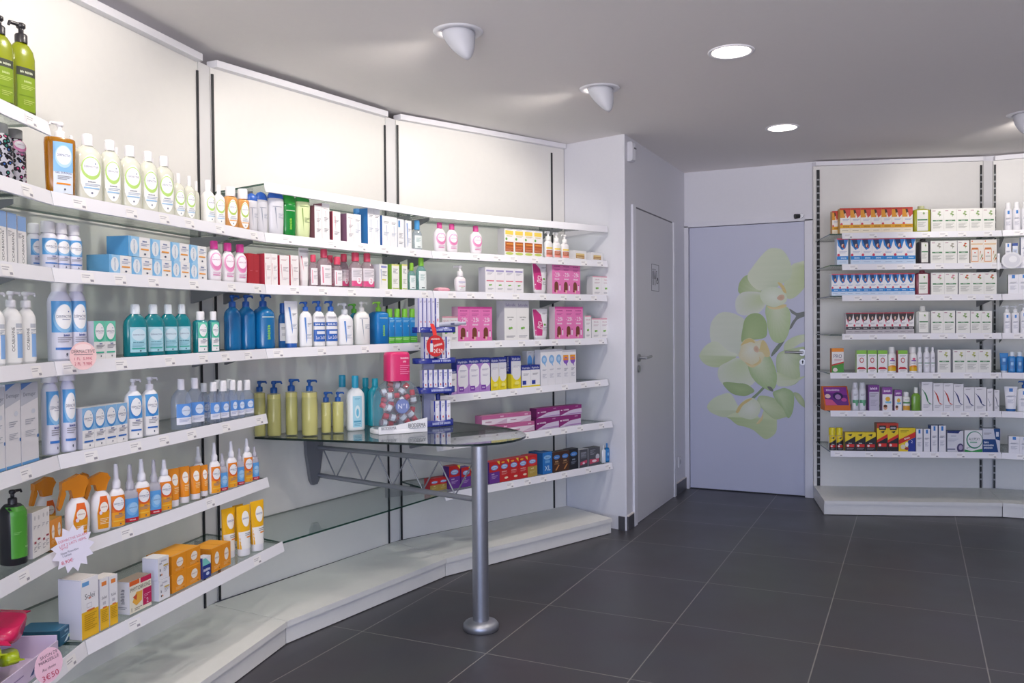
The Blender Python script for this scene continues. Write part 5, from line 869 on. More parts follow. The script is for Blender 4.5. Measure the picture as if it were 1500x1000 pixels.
tube_item(R2, 790, 21, 385, '#e6e3e6', '#dcd8dc', 'pink_tube', 'white and raspberry cream tube', capfrac=.08, lab=(.05, .97, .95))
carton(R2, 809, 850, (384, 386), .05, 'pink25', d=.012, n=3, side='#d9c3d0', top='#dc62a8', desc='tall pink carton with ice cream picture')
carton(R2, 868, 895, (404, 405), .05, 'saforelle_small', d=.012, n=2, side='#c9c6cc', desc='small white carton with pink top edge', top='#d9a8b4'); 

# third row
for x, w, yt, yb in [(-6, 23, 426, 450), (17, 27, 425, 449), (39, 24, 426, 450)]:
    bottle(RUN['S04'], x, w, yt, yb, 'shampoo', '#f2f0ee', ('pump', '#e6e4e8', 0), capw=8, des='cica_pump', lab=(.04, .84, .85), d=.012, r=.6, desc='white cream pump bottle with vertical black lettering', name='pump_bottle')
R2 = RUN['S14']
for x, w in [(88, 32), (113, 25)]:
    bottle(R2, x, w, 412, 427, 'can', '#d9d8ea', ('wide', '#dcd9e0'), capw=20, des='derm_can', lab=(.03, .86, .88), r=1, e=2, d=.02, desc='tall lilac spray can with blue oval label', name='spray_can', cat='spray can')
carton(R2, 138, 170, (470, 470), .07, 'derm_green', d=.01, n=2, side='#c9cad4', desc='white and mint green cream carton')
for x, w in [(199, 33), (225, 31), (247, 28), (267, 25)]:
    bottle(R2, x, w, 445.5, 459, 'mouth', C_TEAL, ('flip', '#e6ecf0'), capw=13*w/33, des='derm_teal', lab=(.1, .68, .66), d=.015, r=.5, desc='large teal mouthwash bottle with pale label', name='mouthwash_bottle')
for x, w in [(294, 21), (313, 17)]:
    bottle(R2, x, w, 456, 468, 'square', C_TEAL, ('screw', WC), capw=11*w/20, des='derm_green', lab=(.04, .92, .62), d=.012, r=.6, desc='small square teal mouthwash bottle', name='mouthwash_bottle')
for x, w, yt, yb, dd in [(341, 23, 431, 449, .06), (361, 27, 431, 449, .04), (386, 33, 430, 449, .012)]:
    bottle(RUN['S14'] if x < 370 else RUN['S24'], x, w, yt, yb, 'shampoo', C_BLUE, ('pump', '#1a4f9c', 0), capw=8, des='green_sham' if x > 380 else None, lab=(.1, .85, .8), d=dd, r=.6, desc='tall clear blue pump bottle', name='pump_bottle', tag_where='curved wall third row')
R2 = RUN['S24']
bottle(R2, 415, 13, 444, 458, 'tall', '#2f6fb4', ('screw', '#2b62b4'), capw=9, d=.085, des='plain_white', lab=(.2, .7, .9), desc='blue and white bottle behind a cream tube', name='lotion_bottle')
tube_item(R2, 427, 19, 441, '#efeef2', '#2b62b4', 'white_bluestrip', 'white cream tube with blue cap and stripe', capfrac=.1)
bottle(R2, 448, 18, 441, 455, 'shampoo', '#f1f0f2', ('pump', '#2b62b8', 180), capw=6, des='white_bluestrip', lab=(.05, .9, .85), d=.012, desc='white pump bottle with blue pump and slash', name='pump_bottle')
DES['sleeve'] = [('R', 0, .55, 1, .68, '#2f66bc'), ('R', 0, .0, 1, .42, '#2f66bc'), ('T', 'LOT DE 2', .5, .61, .07, '#f2f2f8', 0, .8), ('R', .2, .26, .9, .36, '#e9ebf4'), ('T', 'Lot 2x500', .55, .14, .12, '#f2f2f8', 0, .8), small(.1, .86, .9, 2, .04)]
for x in (467, 485): bottle(R2, x, 18, 440, 455, 'shampoo', '#f1f0f2', ('pump', '#2b62b8', 180), capw=6, des='sleeve', lab=(.15, .93, .95), d=.012, desc='white pump bottle in blue twin pack sleeve', name='pump_bottle')
bottle(R2, 505, 24, 443, 460, 'shampoo', '#f2f1f3', ('pump', '#d3d6dc', 180), capw=7, des='white_bluestrip', lab=(.05, .86, .7), d=.012, desc='plain white bottle with clear pump', name='pump_bottle')
bottle(R2, 519, 14, 444, 458, 'shampoo', '#1f88a8', ('pump', '#5aa83c', 180), capw=5, d=.07, desc='teal bottle with green pump, half hidden', name='pump_bottle')
bottle(R2, 530, 23, 441, 456, 'tall', '#f2f1ee', ('pump', '#eceae6', 0), capw=6, des='blue_cap', lab=(.05, .95, .85), d=.012, desc='white bottle with white pump turned aside', name='pump_bottle')
bottle(R2, 555, 25, 441, 456, 'square', '#1f78bc', ('pump', '#86c43c', 180), capw=7, des='green_sham', lab=(.1, .9, .8), d=.012, r=.55, e=4, desc='large blue bottle with green pump', name='pump_bottle')
DES['aqua'] = [small(.15, .9, .85, 2, .05, '#a9d4ec'), ('E', .75, .68, .05, .03, '#d6eaf6'), ('R', 0, 0, 1, .26, '#5ab83c'), small(.1, .18, .9, 2, .06, '#c3e6a8')]
for x in (571, 582, 593, 604): bottle(R2, x, 12.5, 452, 464, 'square', '#2a86c8', ('screw', '#7cc43a'), capw=8, des='aqua', lab=(.02, .95, .95), d=.012, r=.6, e=4, desc='small blue bottle with green cap', name='lotion_bottle')
R2 = RUN['S34']
carton(R2, 648, 671, (463, 464), .09, 'saforelle_small', d=.012, n=2, side='#d9d6da', desc='white carton with leaf behind the display stand'); 
P = R2.loc(642, .05); 
carton(R2, 671, 721, (449, 449), .055, 'pink25', d=.012, n=3, side='#d9a4c4', top='#dc62a8', desc='tall pink carton with ice cream picture', tag_where='third row, middle')
carton(R2, 739, 775, (440, 440), .07, 'saforelle_big', d=.012, n=2, side='#cfccd6', top='#d9a4b4', desc='tall white carton with grey header')
tube_item(R2, 791, 22, 452, '#e6e3e6', '#dcd8dc', 'pink_tube', 'white and raspberry cream tube', capfrac=.08, lab=(.05, .97, .95))
carton(R2, 813, 854, (449, 449), .05, 'pink25', d=.012, n=3, side='#d9c3d0', top='#dc62a8', desc='tall pink carton with ice cream picture', tag_where='third row by wall corner')
carton(R2, 857, 866, 462, .05, 'saforelle_small', d=.012, side='#d3d0d6', desc='slim white carton taller than its neighbours'); carton(R2, 867, 892, (466, 466), .05, 'saforelle_small', d=.012, n=2, side='#d3d0d6', desc='low white carton at the row end', top='#d9a8b4')

# fourth row
for x0, x1, yt in [(-12, 8, 568), (9, 31, 562), (32, 57, 560)]: carton(RUN['S05'], x0, x1, yt, .07, 'dermagor', d=.01, side='#dcdae2', top='#b9c4d8', desc='tall pale grey carton with blue corner')
R2 = RUN['S15']
for x, w, yt, yb, run in [(74, 33, 548, 560, 'S05'), (100, 25, 546, 557, 'S15')]:
    bottle(RUN[run], x, w, yt, yb, 'can', '#d9d8ec', ('wide', '#dcd9e4'), capw=22, des='derm_can', lab=(.02, .88, .88), r=1, e=2, d=.01, desc='tall lilac spray can with blue oval label', name='spray_can', cat='spray can', tag_where='curved wall fourth row')
carton(R2, 121, 187, (598, 591), .05, 'derm_blue', d=.01, n=4, side='#c9cad8', desc='white and blue carton with oval')
for x, w, yt, yb in [(196, 25, 554, 572), (220, 24, 551, 570)]:
    bottle(R2, x, w, yt, yb, 'tall', '#f0eff3', ('pump', '#dfdee8', 0), capw=7, des='derm_white_lotion', lab=(.03, .9, .72), d=.012, desc='white pump bottle with blue oval label', name='pump_bottle')
C_WATER = clear('#eef3fc', .88, .05, 1.4, '#e3ebfa')
for x, w, yt, yb, cw, dd in [(266, 28, 555, 570, 10, .012), (286, 26, 553, 568, 10, .012), (299, 16, 561, 573, 9, .085)]:
    bottle(R2, x, w, yt, yb, 'mouth', C_WATER, ('screw', '#eceaf2'), capw=cw, des='derm_clear', lab=(.12, .64, .75), d=dd, desc='large clear water bottle with blue label', name='lotion_bottle')
for x, w, yt, yb, cw, dd in [(313, 18, 559, 572, 10, .012), (327, 17, 557, 572, 11, .012), (341, 14, 556, 570, 9, .012), (351, 15, 557, 571, 8, .012), (362, 19, 556, 570, 10, .012)]:
    bottle(R2, x, w, yt, yb, 'mouth', C_WATER, ('flip', '#f1eff2'), capw=cw, des='derm_clear', lab=(.12, .64, .75), d=dd, desc='small clear water bottle with blue label', name='lotion_bottle')
for x, w, yt, yb in [(319, 12, 556, 569), (336, 13, 555, 568)]: bottle(R2, x, w, yt, yb, 'mouth', C_WATER, ('flip', '#f1eff2'), capw=9, d=.07, desc='clear bottle in the row behind', name='lotion_bottle')
R2 = RUN['S35']
carton(R2, 658, 669, 541, .05, 'hydra_v_s', d=.012, side='#2b3a94', top='#2b3a94', desc='low white and navy carton'); carton(R2, 669.5, 718, (526, 524), .05, 'hydra_v', d=.012, n=3, side='#2b3a94', top='#26348c', desc='violet and white carton with navy header')
carton(R2, 719, 742, (524, 523), .05, 'hydra_y', d=.016, n=2, side='#26348c', top='#26348c', desc='yellow and grey carton with navy header'); carton(R2, 749, 763, 521, .06, 'hydra_y', d=.012, side='#26348c', top='#26348c', sdes='navy_side', desc='yellow and white carton showing its navy side')
carton(R2, 764, 791, (535, 535), .05, 'hydra_s', d=.012, n=2, side='#26348c', top='#26348c', desc='low white carton with navy header')
carton(R2, 772, 789, (514, 514), .04, 'drop_grey', d=.08, n=2, side='#b9b9c4', top='#c9c9d0', desc='grey carton with blue drop, standing behind')
carton(R2, 792, 824, (512, 512), .05, 'drop_blue', d=.012, n=3, side='#d3d2da', top='#d9d8de', desc='white carton with blue drop'); carton(R2, 824, 844, (512, 512), .05, 'drop_orange', d=.012, n=2, side='#d3d2da', top='#d9d8de', desc='white carton with orange and purple drop')
# fifth row, far part
R2 = RUN['S36']
lo = carton(R2, 711, 783, (624, 618), .06, 'pink_flat', d=.015, n=2, side='#c070a0', top='#cc86ac', desc='flat pink carton at the bottom of the stack'); carton(R2, 706, 778, (609, 604), .06, 'pink_flat', d=.02, n=2, side='#c070a0', top='#cc86ac', desc='flat pink carton on top of the stack', zb=max(q[2] for q in lo)+.001)
lo = carton(R2, 785, 851, (613, 607), .06, 'purple_flat', d=.015, n=2, side='#6e2460', top='#7c2a6c', desc='flat purple carton at the bottom of the stack'); carton(R2, 786, 852, (598, 593), .06, 'purple_flat', d=.016, n=2, side='#6e2460', top='#7c2a6c', desc='flat purple carton on top of the stack', zb=max(q[2] for q in lo)+.001)
# bottom row, far part
R2 = RUN['S37']
carton(R2, 630, 656, (701, 700), .05, 'durex_gold', d=.08, n=2, side='#b02a34', top='#b8303a', desc='low red and gold carton behind the truss'); carton(R2, 658, 674, 682, .05, 'durex_violet', d=.06, side='#5c3284', top='#b0303a', desc='red and violet carton seen through the truss'); carton(R2, 676, 690, 684, .05, 'durex_violet', d=.05, side='#5c3284', top='#5c3284', desc='red and violet carton close to the table pole')
carton(R2, 717, 732, 676, .055, 'durex_violet', d=.015, side='#5c3284', top='#b0303a', desc='red and violet carton just past the pole'); carton(R2, 732, 773, (674, 669), .055, 'durex_red', d=.015, n=3, side='#a82430', top='#b0303a', desc='red carton with blue oval'); carton(R2, 773, 787, 666, .055, 'durex_gold', d=.015, side='#a82430', top='#b0303a', desc='red and gold carton')
carton(R2, 795, 809, 662, .07, 'durex_blue', d=.015, side='#1f5c9c', top='#1a4f8c', desc='bright blue carton, front one'); carton(R2, 783, 793, 661, .05, 'durex_blue', d=.1, side='#1f5c9c', top='#1a4f8c', desc='blue carton behind the front one')
carton(R2, 809.5, 834, (662, 661), .05, 'durex_brown', d=.015, n=2, side='#2e2420', top='#38302e', desc='dark brown carton'); carton(R2, 834, 847, 657, .05, 'durex_black', d=.015, side='#1c1d24', top='#2c2d34', desc='black carton with blue oval')
carton(R2, 849, 861, 658, .04, 'toy', d=.015, side='#a9aab2', top='#c3c4ca', desc='clear and grey carton with pink band'); carton(R2, 862, 879, 655, .05, 'toy2', d=.02, side='#a9aab2', top='#2c2c32', desc='wider clear and grey carton with black lid')
bottle(R2, 884, 6, 652, 658, 'square', '#dfe4ee', ('screw', '#e9ecf2'), d=.03, desc='thin white bottle', name='lotion_bottle'); bottle(R2, 889, 7, 649, 655, 'square', C_BLUE, ('screw', '#3a8ad0'), d=.03, des='blue_print', lab=(.1, .9, .8), desc='thin blue bottle at the row end', name='lotion_bottle')

# fifth row, near part: sun care
R0 = RUN['S06']
bottle(R0, 20, 44, 716, 738, 'can', '#26242a', ('pump', '#232126', 0), capw=9, des='black_green', lab=(.12, .97, .8), r=.8, e=2.6, d=.02, desc='black pump bottle with green label', name='pump_bottle')
carton(R0, 48, 73, (750, 745), .06, 'white_vit', d=.02, n=2, side='#cfccd4', top='#cbbfae', desc='white carton with maroon dashes')
R1 = RUN['S16']
TRG = clear('#f0921c', .12, .1, 1.4, '#ee921c')
for run, x, w, yt, yb, dd in [('S06', 68, 27, 698, 725, .13), ('S16', 114, 33, 694, 727, .015), ('S16', 148, 28, 691, 717, .015)]:
    bottle(RUN[run], x, w, yt, yb, 'lotion', '#f2eff2', ('trigger', TRG), des='derm_trigger', lab=(.08, .86, .62), r=.55, d=dd, desc='white sun spray with orange trigger head', name='trigger_spray_bottle', cat='spray bottle', tag_where='curved wall fifth row')
bottle(R1, 122, 22, 692, 722, 'lotion', '#f2eff2', ('trigger', TRG), r=.55, d=.12, desc='orange trigger spray hidden behind another', name='trigger_spray_bottle', cat='spray bottle')
carton(R0, 73, 91, (762, 758), .05, 'orange_cube', d=.03, n=2, side='#e08a1c', top='#f0b04a', desc='orange carton behind the star price card')
C_SPR = clear('#eceaf2', .55, .08, 1.4, '#e6e4ee')
for x, w, yt, yb, ds, dsc, dd in [(171, 22, 679, 713, 'derm_orange', 'white', .012), (191, 22, 680, 715, 'derm_blue_red', 'blue', .012), (208, 22, 672, 702, 'derm_orange', 'white', .012), (226, 19, 673, 704, 'derm_blue_red', 'blue', .012), (241, 20, 673, 694, 'derm_orange', 'white', .012), (314.5, 16, 648, 673, 'derm_orange', 'white', .012), (326, 14, 664, 681, 'derm_blue_red', 'blue', .012), (339, 16, 646, 668, 'derm_orange', 'white', .012), (351, 13, 656, 673, 'derm_blue_red', 'blue', .012), (362, 15, 642, 660, 'derm_orange', 'white', .012), (373, 12, 654, 667, 'derm_blue_red', 'blue', .012)]:
    b_ = ds == 'derm_blue_red'
    bottle(R1, x, w, yt, yb, 'shampoo', C_SPR if b_ else '#f3f0f2', ('mist', C_SPR if b_ else '#e9e7ee'), capw=w*.55, des=ds, lab=(.02, .8 if not b_ else .72, .82), r=.6, d=dd, desc='clear mist spray bottle with blue and red label' if b_ else 'white mist spray bottle with orange label', name='mist_spray_bottle', cat='spray bottle')
bottle(R1, 291, 16, 654, 676, 'shampoo', '#f3f0f2', ('mist', '#e9e7ee'), capw=9, des='derm_orange', lab=(.02, .8, .8), d=.09, desc='white mist spray standing behind the orange tubes', name='mist_spray_bottle', cat='spray bottle')
for x, w, yt in [(255, 15, 686), (270, 15, 683), (286, 15, 682), (299, 11, 681)]: tube_item(R1, x, w, yt, '#f2951c', '#eeeaf0', 'derm_orange_tube', 'orange sun cream tube with white cap', capfrac=.17, lab=(.02, .96, .96))
# bottom row, near part
R1 = RUN['S17']
carton(R1, 120, 145, (849, 842), .08, 'sun_white', d=.01, side='#dddae6', top='#efe9e6', desc='larger white and yellow sun cream carton')
carton(R1, 141+6, 160, 846, .05, 'sun_white2', d=.012, side='#dddae6', top='#efe9e6', desc='narrow white and yellow sun cream carton'); carton(R1, 161, 173, 842, .05, 'sun_white2', d=.012, side='#dddae6', top='#efe9e6', desc='narrow white and yellow sun cream carton')
carton(R1, 190, 222, (853, 839), .05, 'phyto', d=.02, side='#e3e1ea', top='#9a8a7c', sdes='phyto_side', desc='cream and crimson carton lying with fruit picture')
lo = carton(R1, 233, 249, (849, 846), .06, 'white_sq', d=.012, side='#dddbe6', top='#e9e7ee', desc='white carton, lower of two stacked'); carton(R1, 232, 248, (817, 814), .06, 'white_sq', d=.014, side='#d6d6e4', top='#f0eef2', desc='white carton, upper of two stacked', zb=lo[0][2]+.001)
lo = carton(R1, 252, 294, (841, 828), .1, 'orange_cube', d=.02, n=2, side='#d98a1c', top='#f0a42c', desc='orange cream carton, lower layer'); carton(R1, 252, 294, (814, 803), .1, 'orange_cube', d=.022, n=2, side='#d98a1c', top='#f0a42c', desc='orange cream carton, upper layer', zb=lo[0][2]+.001)
carton(R1, 310, 338, (803, 796), .09, 'orange_cube', d=.025, n=2, side='#d98a1c', top='#f0a42c', desc='orange cream carton standing apart')
carton(R1, 297, 309, (817, 813), .03, 'navy_box', d=.012, side='#1f3078', top='#dfe4f0', desc='small navy and white carton')
for x, w, yt, dd in [(335, 19, 744, .07), (357, 19, 740, .03), (377, 19, 733, .015)]: tube_item(R1, x, w, yt, '#f5b81a', '#f0eef2', 'derm_yellow_tube', 'yellow and white sun cream tube', d=dd, capfrac=.14, lab=(0, .96, .97))
tube_item(R1, 349, 15, 739, '#f5b81a', '#f0eef2', None, 'yellow tube turned away at the back', d=.13, capfrac=.14)
# soap tray in the corner
R0 = RUN['S07']
P = R0.loc(37, .035); T = empty('soap_tray', P, R0.rz); tag(T, 'lilac card tray of wrapped soaps on bottom corner shelf', 'tray')
m = MB(); c1 = mat('#d9c9e2', .5)
m.box((-.17, -.02, 0), (.13, .15, .004), c1).box((-.17, -.022, 0), (.13, -.019, .05), c1).box((-.17, .148, 0), (.13, .15, .085), c1).box((.127, -.02, 0), (.13, .15, .065), c1).box((-.17, -.02, 0), (-.167, .15, .065), c1)
printed(m, [('P', [(.5, .2), (.62, .75), (.56, .2)], '#4a5a8c'), ('P', [(.62, .2), (.74, .75), (.70, .2)], '#4a5a8c'), small(.1, .5, .4, 2, .15, '#9a86b4')], .3, .05, lambda x, y, o: (-.17+x, -.022-o, y)); m.obj('tray_box', T)
def pillow(nm_, loc, rot, sx, sy, sz, col, desc, cat):
    T = empty(nm_, loc); T.rotation_euler = rot; tag(T, desc, cat); mm = mat(col, .22)
    MB().loft([[(x*s, y*(1 if s > .5 else .98), z) for x, y in sup(sx, sy, 3.5, 24)] for z, s in [(-sz, .55), (-sz*.8, .8), (0, 1), (sz*.8, .8), (sz, .55)]], mm).obj('wrapper', T)
    for s in (-1, 1): MB().loft([[(s*(sx*.96+f*.02), y, z) for y, z in [(-sy*(.6+f*.3), -.0015), (sy*(.6+f*.3), -.0015), (sy*(.6+f*.3), .0015), (-sy*(.6+f*.3), .0015)]] for f in (0, 1)], mm, smooth=False).obj('crimped_end', T)
w_ = lambda x, y, z: P+Vector((R0.e.x*x-R0.n.x*y, R0.e.y*x-R0.n.y*y, z))
pillow('soap_bar', w_(.05, .075, .118), (.15, -.12, R0.rz+.25), .085, .042, .02, '#d0245a', 'crimson wrapped soap lying across the soap tray', 'soap')
pillow('soap_bar', w_(-.045, .07, .08), (.1, .2, R0.rz+.9), .05, .022, .017, '#a9b81c', 'olive green wrapped soap, upper one in the tray', 'soap'); pillow('soap_bar', w_(-.0, .045, .056), (.0, .1, R0.rz+.8), .05, .021, .016, '#9cae1a', 'olive green wrapped soap, lower one in the tray', 'soap')
pillow('soap_bar', w_(-.118, .074, .116), (.2, .1, R0.rz+.5), .05, .035, .02, '#4a2f9a', 'violet wrapped soap at the picture edge', 'soap'); pillow('soap_bar', w_(-.085, .06, .03), (.1, 0, R0.rz+.3), .045, .02, .016, '#2f56b4', 'blue wrapped soap under the violet one', 'soap')
carton(R0, 88, 107, (922, 912), .12, 'soap_blue', d=.05, side='#1c536e', top='#2a6f92', desc='dark teal soap carton beside the soap tray', tag_where='bottom corner shelf')

# ------------------------------------------------------------------ price cards clipped to the rails
def card(P, n2, outline, th, col, lay, W, H, name, desc, cat='price card', stem=True, tilt=0.):
    rz = atan2(n2.x, -n2.y); T = empty(name, P, rz); T.rotation_euler = (0, tilt, rz); tag(T, desc, cat)
    m = MB(); cm = mat(col, .45); k = len(outline); o3 = [((x-.5)*W, (y-.5)*H) for x, y in outline]
    tri = tessellate_polygon([[Vector((x, y, 0)) for x, y in o3]])
    m.add([(x, -th/2, y) for x, y in o3]+[(x, th/2, y) for x, y in o3], [tuple(t) for t in tri]+[tuple(k+i for i in t[::-1]) for t in tri]+[(i, (i+1) % k, k+(i+1) % k, k+i) for i in range(k)], cm)
    printed(m, lay, W, H, lambda x, y, o: (x-W/2, -th/2-o, y-H/2)); m.obj('card', T)
    if stem: MB().tube((0, th, -H*.2), (0, .02, -H*.42), .004, M_CLEAR, n=8).obj('clip', T)
    return T
circ = [(.5+.5*cos(2*pi*i/36), .5+.5*sin(2*pi*i/36)) for i in range(36)]
def facing(x, y, P): d = (CAM-P).xy.normalized(); return d
def card_px(run, x, y, w, h, **k):
    r = RUN[run]; base = r.loc(x, -.05); P = Vector((base.x, base.y, zat(base, y))); nn = (r.n*.45+facing(x, y, P)*.55).normalized(); s = depth(P)/F; return card(P, nn, W=w*s, H=h*s, th=.0012, **k)
PK = '#c4566a'
card_px('S14', 122, 521, 38, 41, outline=circ, col='#f3c9c6', lay=[('E', .5, .8, .3, .12, '#f8ddda'), ('T', 'DERMACTIVE', .5, .66, .13, '#6a5a60', 0, .86), ('R', .15, .53, .85, .57, '#a88a8c'), ('T', '1 FL  5.99€', .5, .4, .1, PK, 0, .7), ('T', '2 FL  9.98€', .5, .22, .12, PK, 0, .66)], name='price_card', desc='round pink price card on the third rail, in front of lilac cans')
n_ = 13; star = []
for i in range(n_*2): a = 2*pi*i/(n_*2)+.1; q = .5 if i % 2 == 0 else .37; star.append((.5+q*cos(a), .5+q*sin(a)))
card_px('S16', 107, 803, 62, 72, outline=star, col='#ece6f2', lay=[('T', 'DERMACTIVE SOLAIRE', .5, .72, .055, '#d8708a', 10, .66), ('T', 'LOT 2 LAITS 100ML', .5, .63, .055, '#d8708a', 10, .62), ('T', 'Spray', .3, .55, .05, '#d8708a', 10, .2), ('T', 'Haute Protection', .42, .46, .05, '#6a6a80', 10, .4), ('T', 'l unite', .36, .39, .05, '#6a6a80', 10, .3), ('T', '8,90€', .36, .26, .07, '#d8506a', 10, .3)], name='price_card', desc='white starburst price card hanging off the sun care rail')
card_px('S07', 72, 974, 41, 52, outline=circ, col='#f0c3cf', lay=[('T', 'SAVON DE', .5, .80, .1, '#6a4a58', 12, .62), ('T', 'MARSEILLE', .5, .66, .1, '#6a4a58', 12, .72), ('T', 'Au choix', .5, .44, .09, '#6a4a58', 12, .5), ('T', '3€50', .55, .2, .17, '#c03a5a', 12, .6)], name='price_card', desc='pink oval soap price card on the bottom corner shelf')
P = RUN['Q2'].loc(1482, -.03); P.z = zat(P, 381); 
T = card(P, (RUN['Q2'].n*.5+facing(0, 0, P)*.5).normalized(), circ, .003, '#e9e9ec', [('E', .5, .5, .4, .4, '#dcdce2'), ('E', .56, .56, .2, .2, '#f2f2f4')], 26*depth(P)/F, 24*depth(P)/F, 'shelf_wobbler', 'round clear promotion disc on a white clip, second row of right unit')
MB().box((-.085, -.003, -.06), (-.07, .003, .05), mat('#f1f0f2', .4)).obj('clip_bar', T)

# ------------------------------------------------------------------ glass peninsula table
TZ = .82
T = empty('peninsula_table', (-1.72, 3.275, 0)); tag(T, 'glass peninsula table on one steel pole with a lattice truss', 'table'); I = Matrix.Translation(-T.location)
out = [(-2.80, 3.06), (-1.90, 3.175)]
def bez(a, b, c, d, n=12): return [tuple(((1-t)**3*a[i]+3*(1-t)**2*t*b[i]+3*(1-t)*t*t*c[i]+t**3*d[i]) for i in (0, 1)) for t in [j/n for j in range(1, n+1)]]
out += bez((-1.90, 3.175), (-1.68, 3.20), (-1.60, 3.36), (-1.625, 3.53)); out += bez((-1.625, 3.53), (-1.645, 3.66), (-1.74, 3.76), (-1.90, 3.85)); out += [(-2.06, 3.91), (-2.36, 4.005), (-2.675, 4.0)]
m = MB(); k = len(out); vs = [(x, y, TZ) for x, y in out]+[(x, y, TZ-.01) for x, y in out]
M_TG = clear('#dfe6e6', .86, .02, 2.1, '#8fa09c')
m.add(vs, [tuple(range(k))], M_TG); m.add(vs, [tuple(range(2*k-1, k-1, -1))], M_TG); m.add(vs, [(i, k+i, k+(i+1) % k, (i+1) % k) for i in range(k)], mat('#1c2a28', .15)); m.xf(I).obj('glass_top', T)
MB().tube((0, 0, .02), (0, 0, TZ-.011), .0355, M_ALU, n=36).obj('pole', T)
MB().lathe([(.074, 0), (.078, .004), (.078, .024), (.07, .034), (.05, .04), (.037, .042)], M_ALU, 36).obj('foot', T)
wa = Vector((-2.748, 3.465, 0)); pz = Vector((-1.72, 3.275, 0)); M_TR = mat('#9698a0', .4, .6)
mt = MB().tube(wa+Vector((0, 0, .72)), pz+Vector((-.03, .005, .735)), .012, M_TR); mt.xf(I).obj('upper_tube', T); mt = MB().tube(wa+Vector((0, 0, .578)), pz+Vector((-.03, .005, .57)), .012, M_TR); mt.xf(I).obj('lower_tube', T)
N = 10
for i in range(N):
    a = wa.lerp(pz, .03+.93*i/N); b = wa.lerp(pz, .03+.93*(i+1)/N); up = i % 2 == 0
    MB().tube(a+Vector((0, 0, .722 if up else .577)), b+Vector((0, 0, .575 if up else .722)), .0035, M_TR, n=8).xf(I).obj('truss_rod', T)
pl = MB(); e_ = (b2l-b1r).normalized(); n__ = V2(e_.y, -e_.x); c0 = Vector((-2.768, 3.44))
pp = [(-.06, TZ-.012), (-.055, .70), (-.03, .56), (-.015, .535), (.015, .535), (.03, .56), (.055, .70), (.06, TZ-.012)]
vs = [(*(c0+e_*u+n__*.0), z) for u, z in pp]+[(*(c0+e_*u+n__*.02), z) for u, z in pp]; kk = len(pp)
pl.add(vs, [tuple(range(kk)), tuple(range(2*kk-1, kk-1, -1))]+[(i, kk+i, kk+(i+1) % kk, (i+1) % kk) for i in range(kk)], mat('#84868e', .4, .4)); pl.xf(I).obj('wall_plate', T)
# goods on the table: placed at their own spots on the glass
class Top:
    def __init__(s, rz, where): s.rz = rz; s.where = where; s.n = V2(sin(rz), -cos(rz)); s.e = V2(cos(rz), sin(rz))
    def loc(s, x, d=0.): P = at(x, s.y, TZ+.0015); return P
def on_table(x, yb, w, yt, ybody, rz=1.0, **k):
    t = Top(rz, 'on the glass table'); t.y = yb; bottle(t, x, w, yt, ybody, **k)
for x, yb, w, yt, ybd in [(381, 639, 22, 557, 573), (402, 638.5, 27, 557, 575), (427.5, 637, 25, 554, 572), (454, 637.5, 30, 555, 572)]:
    on_table(x, yb, w, yt, ybd, shape='shampoo', body=C_THIN, cap=('pump', '#1f5aa8', 0), capw=7, r=.62, desc='large yellow cleansing oil bottle with blue pump', name='pump_bottle', liquid=(C_YEL, .95), d=0)
for x, yb, w, yt, ybd in [(478, 634, 15, 573, 588), (495.5, 633.5, 17, 573, 587)]:
    on_table(x, yb, w, yt, ybd, shape='square', body=C_THIN, cap=('pump', '#1f5aa8', 0), capw=5, r=.7, desc='small yellow cleansing oil bottle with blue pump', name='pump_bottle', liquid=(C_YEL, .95), d=0)
on_table(502, 624, 22, 549, 566, shape='shampoo', body='#eef2f3', cap=('screw', '#2fa8cc'), capw=10, r=.6, desc='white baby wash bottle with aqua cap, behind', name='lotion_bottle', d=0)
on_table(521, 629.5, 26, 550, 567, shape='shampoo', body='#eef2f3', cap=('screw', '#2fb0d4'), capw=10, des='penguin_label', lab=(.04, .8, .5), r=.6, desc='white baby wash bottle with aqua cap and label', name='lotion_bottle', d=0)
for x, yb, w, yt, ybd in [(536, 622, 17, 553, 566), (550, 623, 22, 554, 565)]: on_table(x, yb, w, yt, ybd, shape='shampoo', body='#1fb0c4', cap=('screw', '#2ab8d0'), capw=9, r=.6, desc='turquoise bottle with turquoise cap', name='lotion_bottle', d=0)
# giant display bottle and what is in it
P = at(582, 632, TZ); s = depth(P)/F
G = empty('display_bottle', P, .93); tag(G, 'giant clear display bottle with pink cap holding miniature bottles', 'bottle display'); a, b = 36*s, 22*s; PB = Vector((P.x, P.y, TZ)); hb = zat(PB, 556)-TZ; hc = zat(PB, 515)-TZ
prof = [(0, .96), (.03, 1), (.45, 1), (.66, .96), (.8, .86), (.9, .7), (.97, .54), (1, .5)]; z0 = .022
M_BIG = clear('#eaf2f6', .9, .03, 1.35, '#dfeaf0')
MB().loft([[(x*q, y*q, z0+z*(hb-z0)) for x, y in sup(a, b, 2.4, 36)] for z, q in prof], M_BIG).obj('shell', G)
m = MB(); m.loft([[(x*q, y*q, z) for x, y in sup(18.5*s, 15*s, 3, 36)] for z, q in [(hb-.004, 1), (hc-.02, .99), (hc-.008, .95), (hc-.002, .86), (hc, .7)]], mat('#d8306e', .3))
printed(m, [('T', 'Sensibio', .5, .78, .07, '#f6cfdc', 0, .7), ('T', 'H2O', .5, .66, .07, '#f6cfdc', 0, .4), ('N', .1, .5, .9, 5, .07, '#ee86ac')], 18*s, hc-hb, lambda x, y, o: (x-2*s, -15*s*1.0-o, hb+y)); m.obj('cap', G)
m = MB()
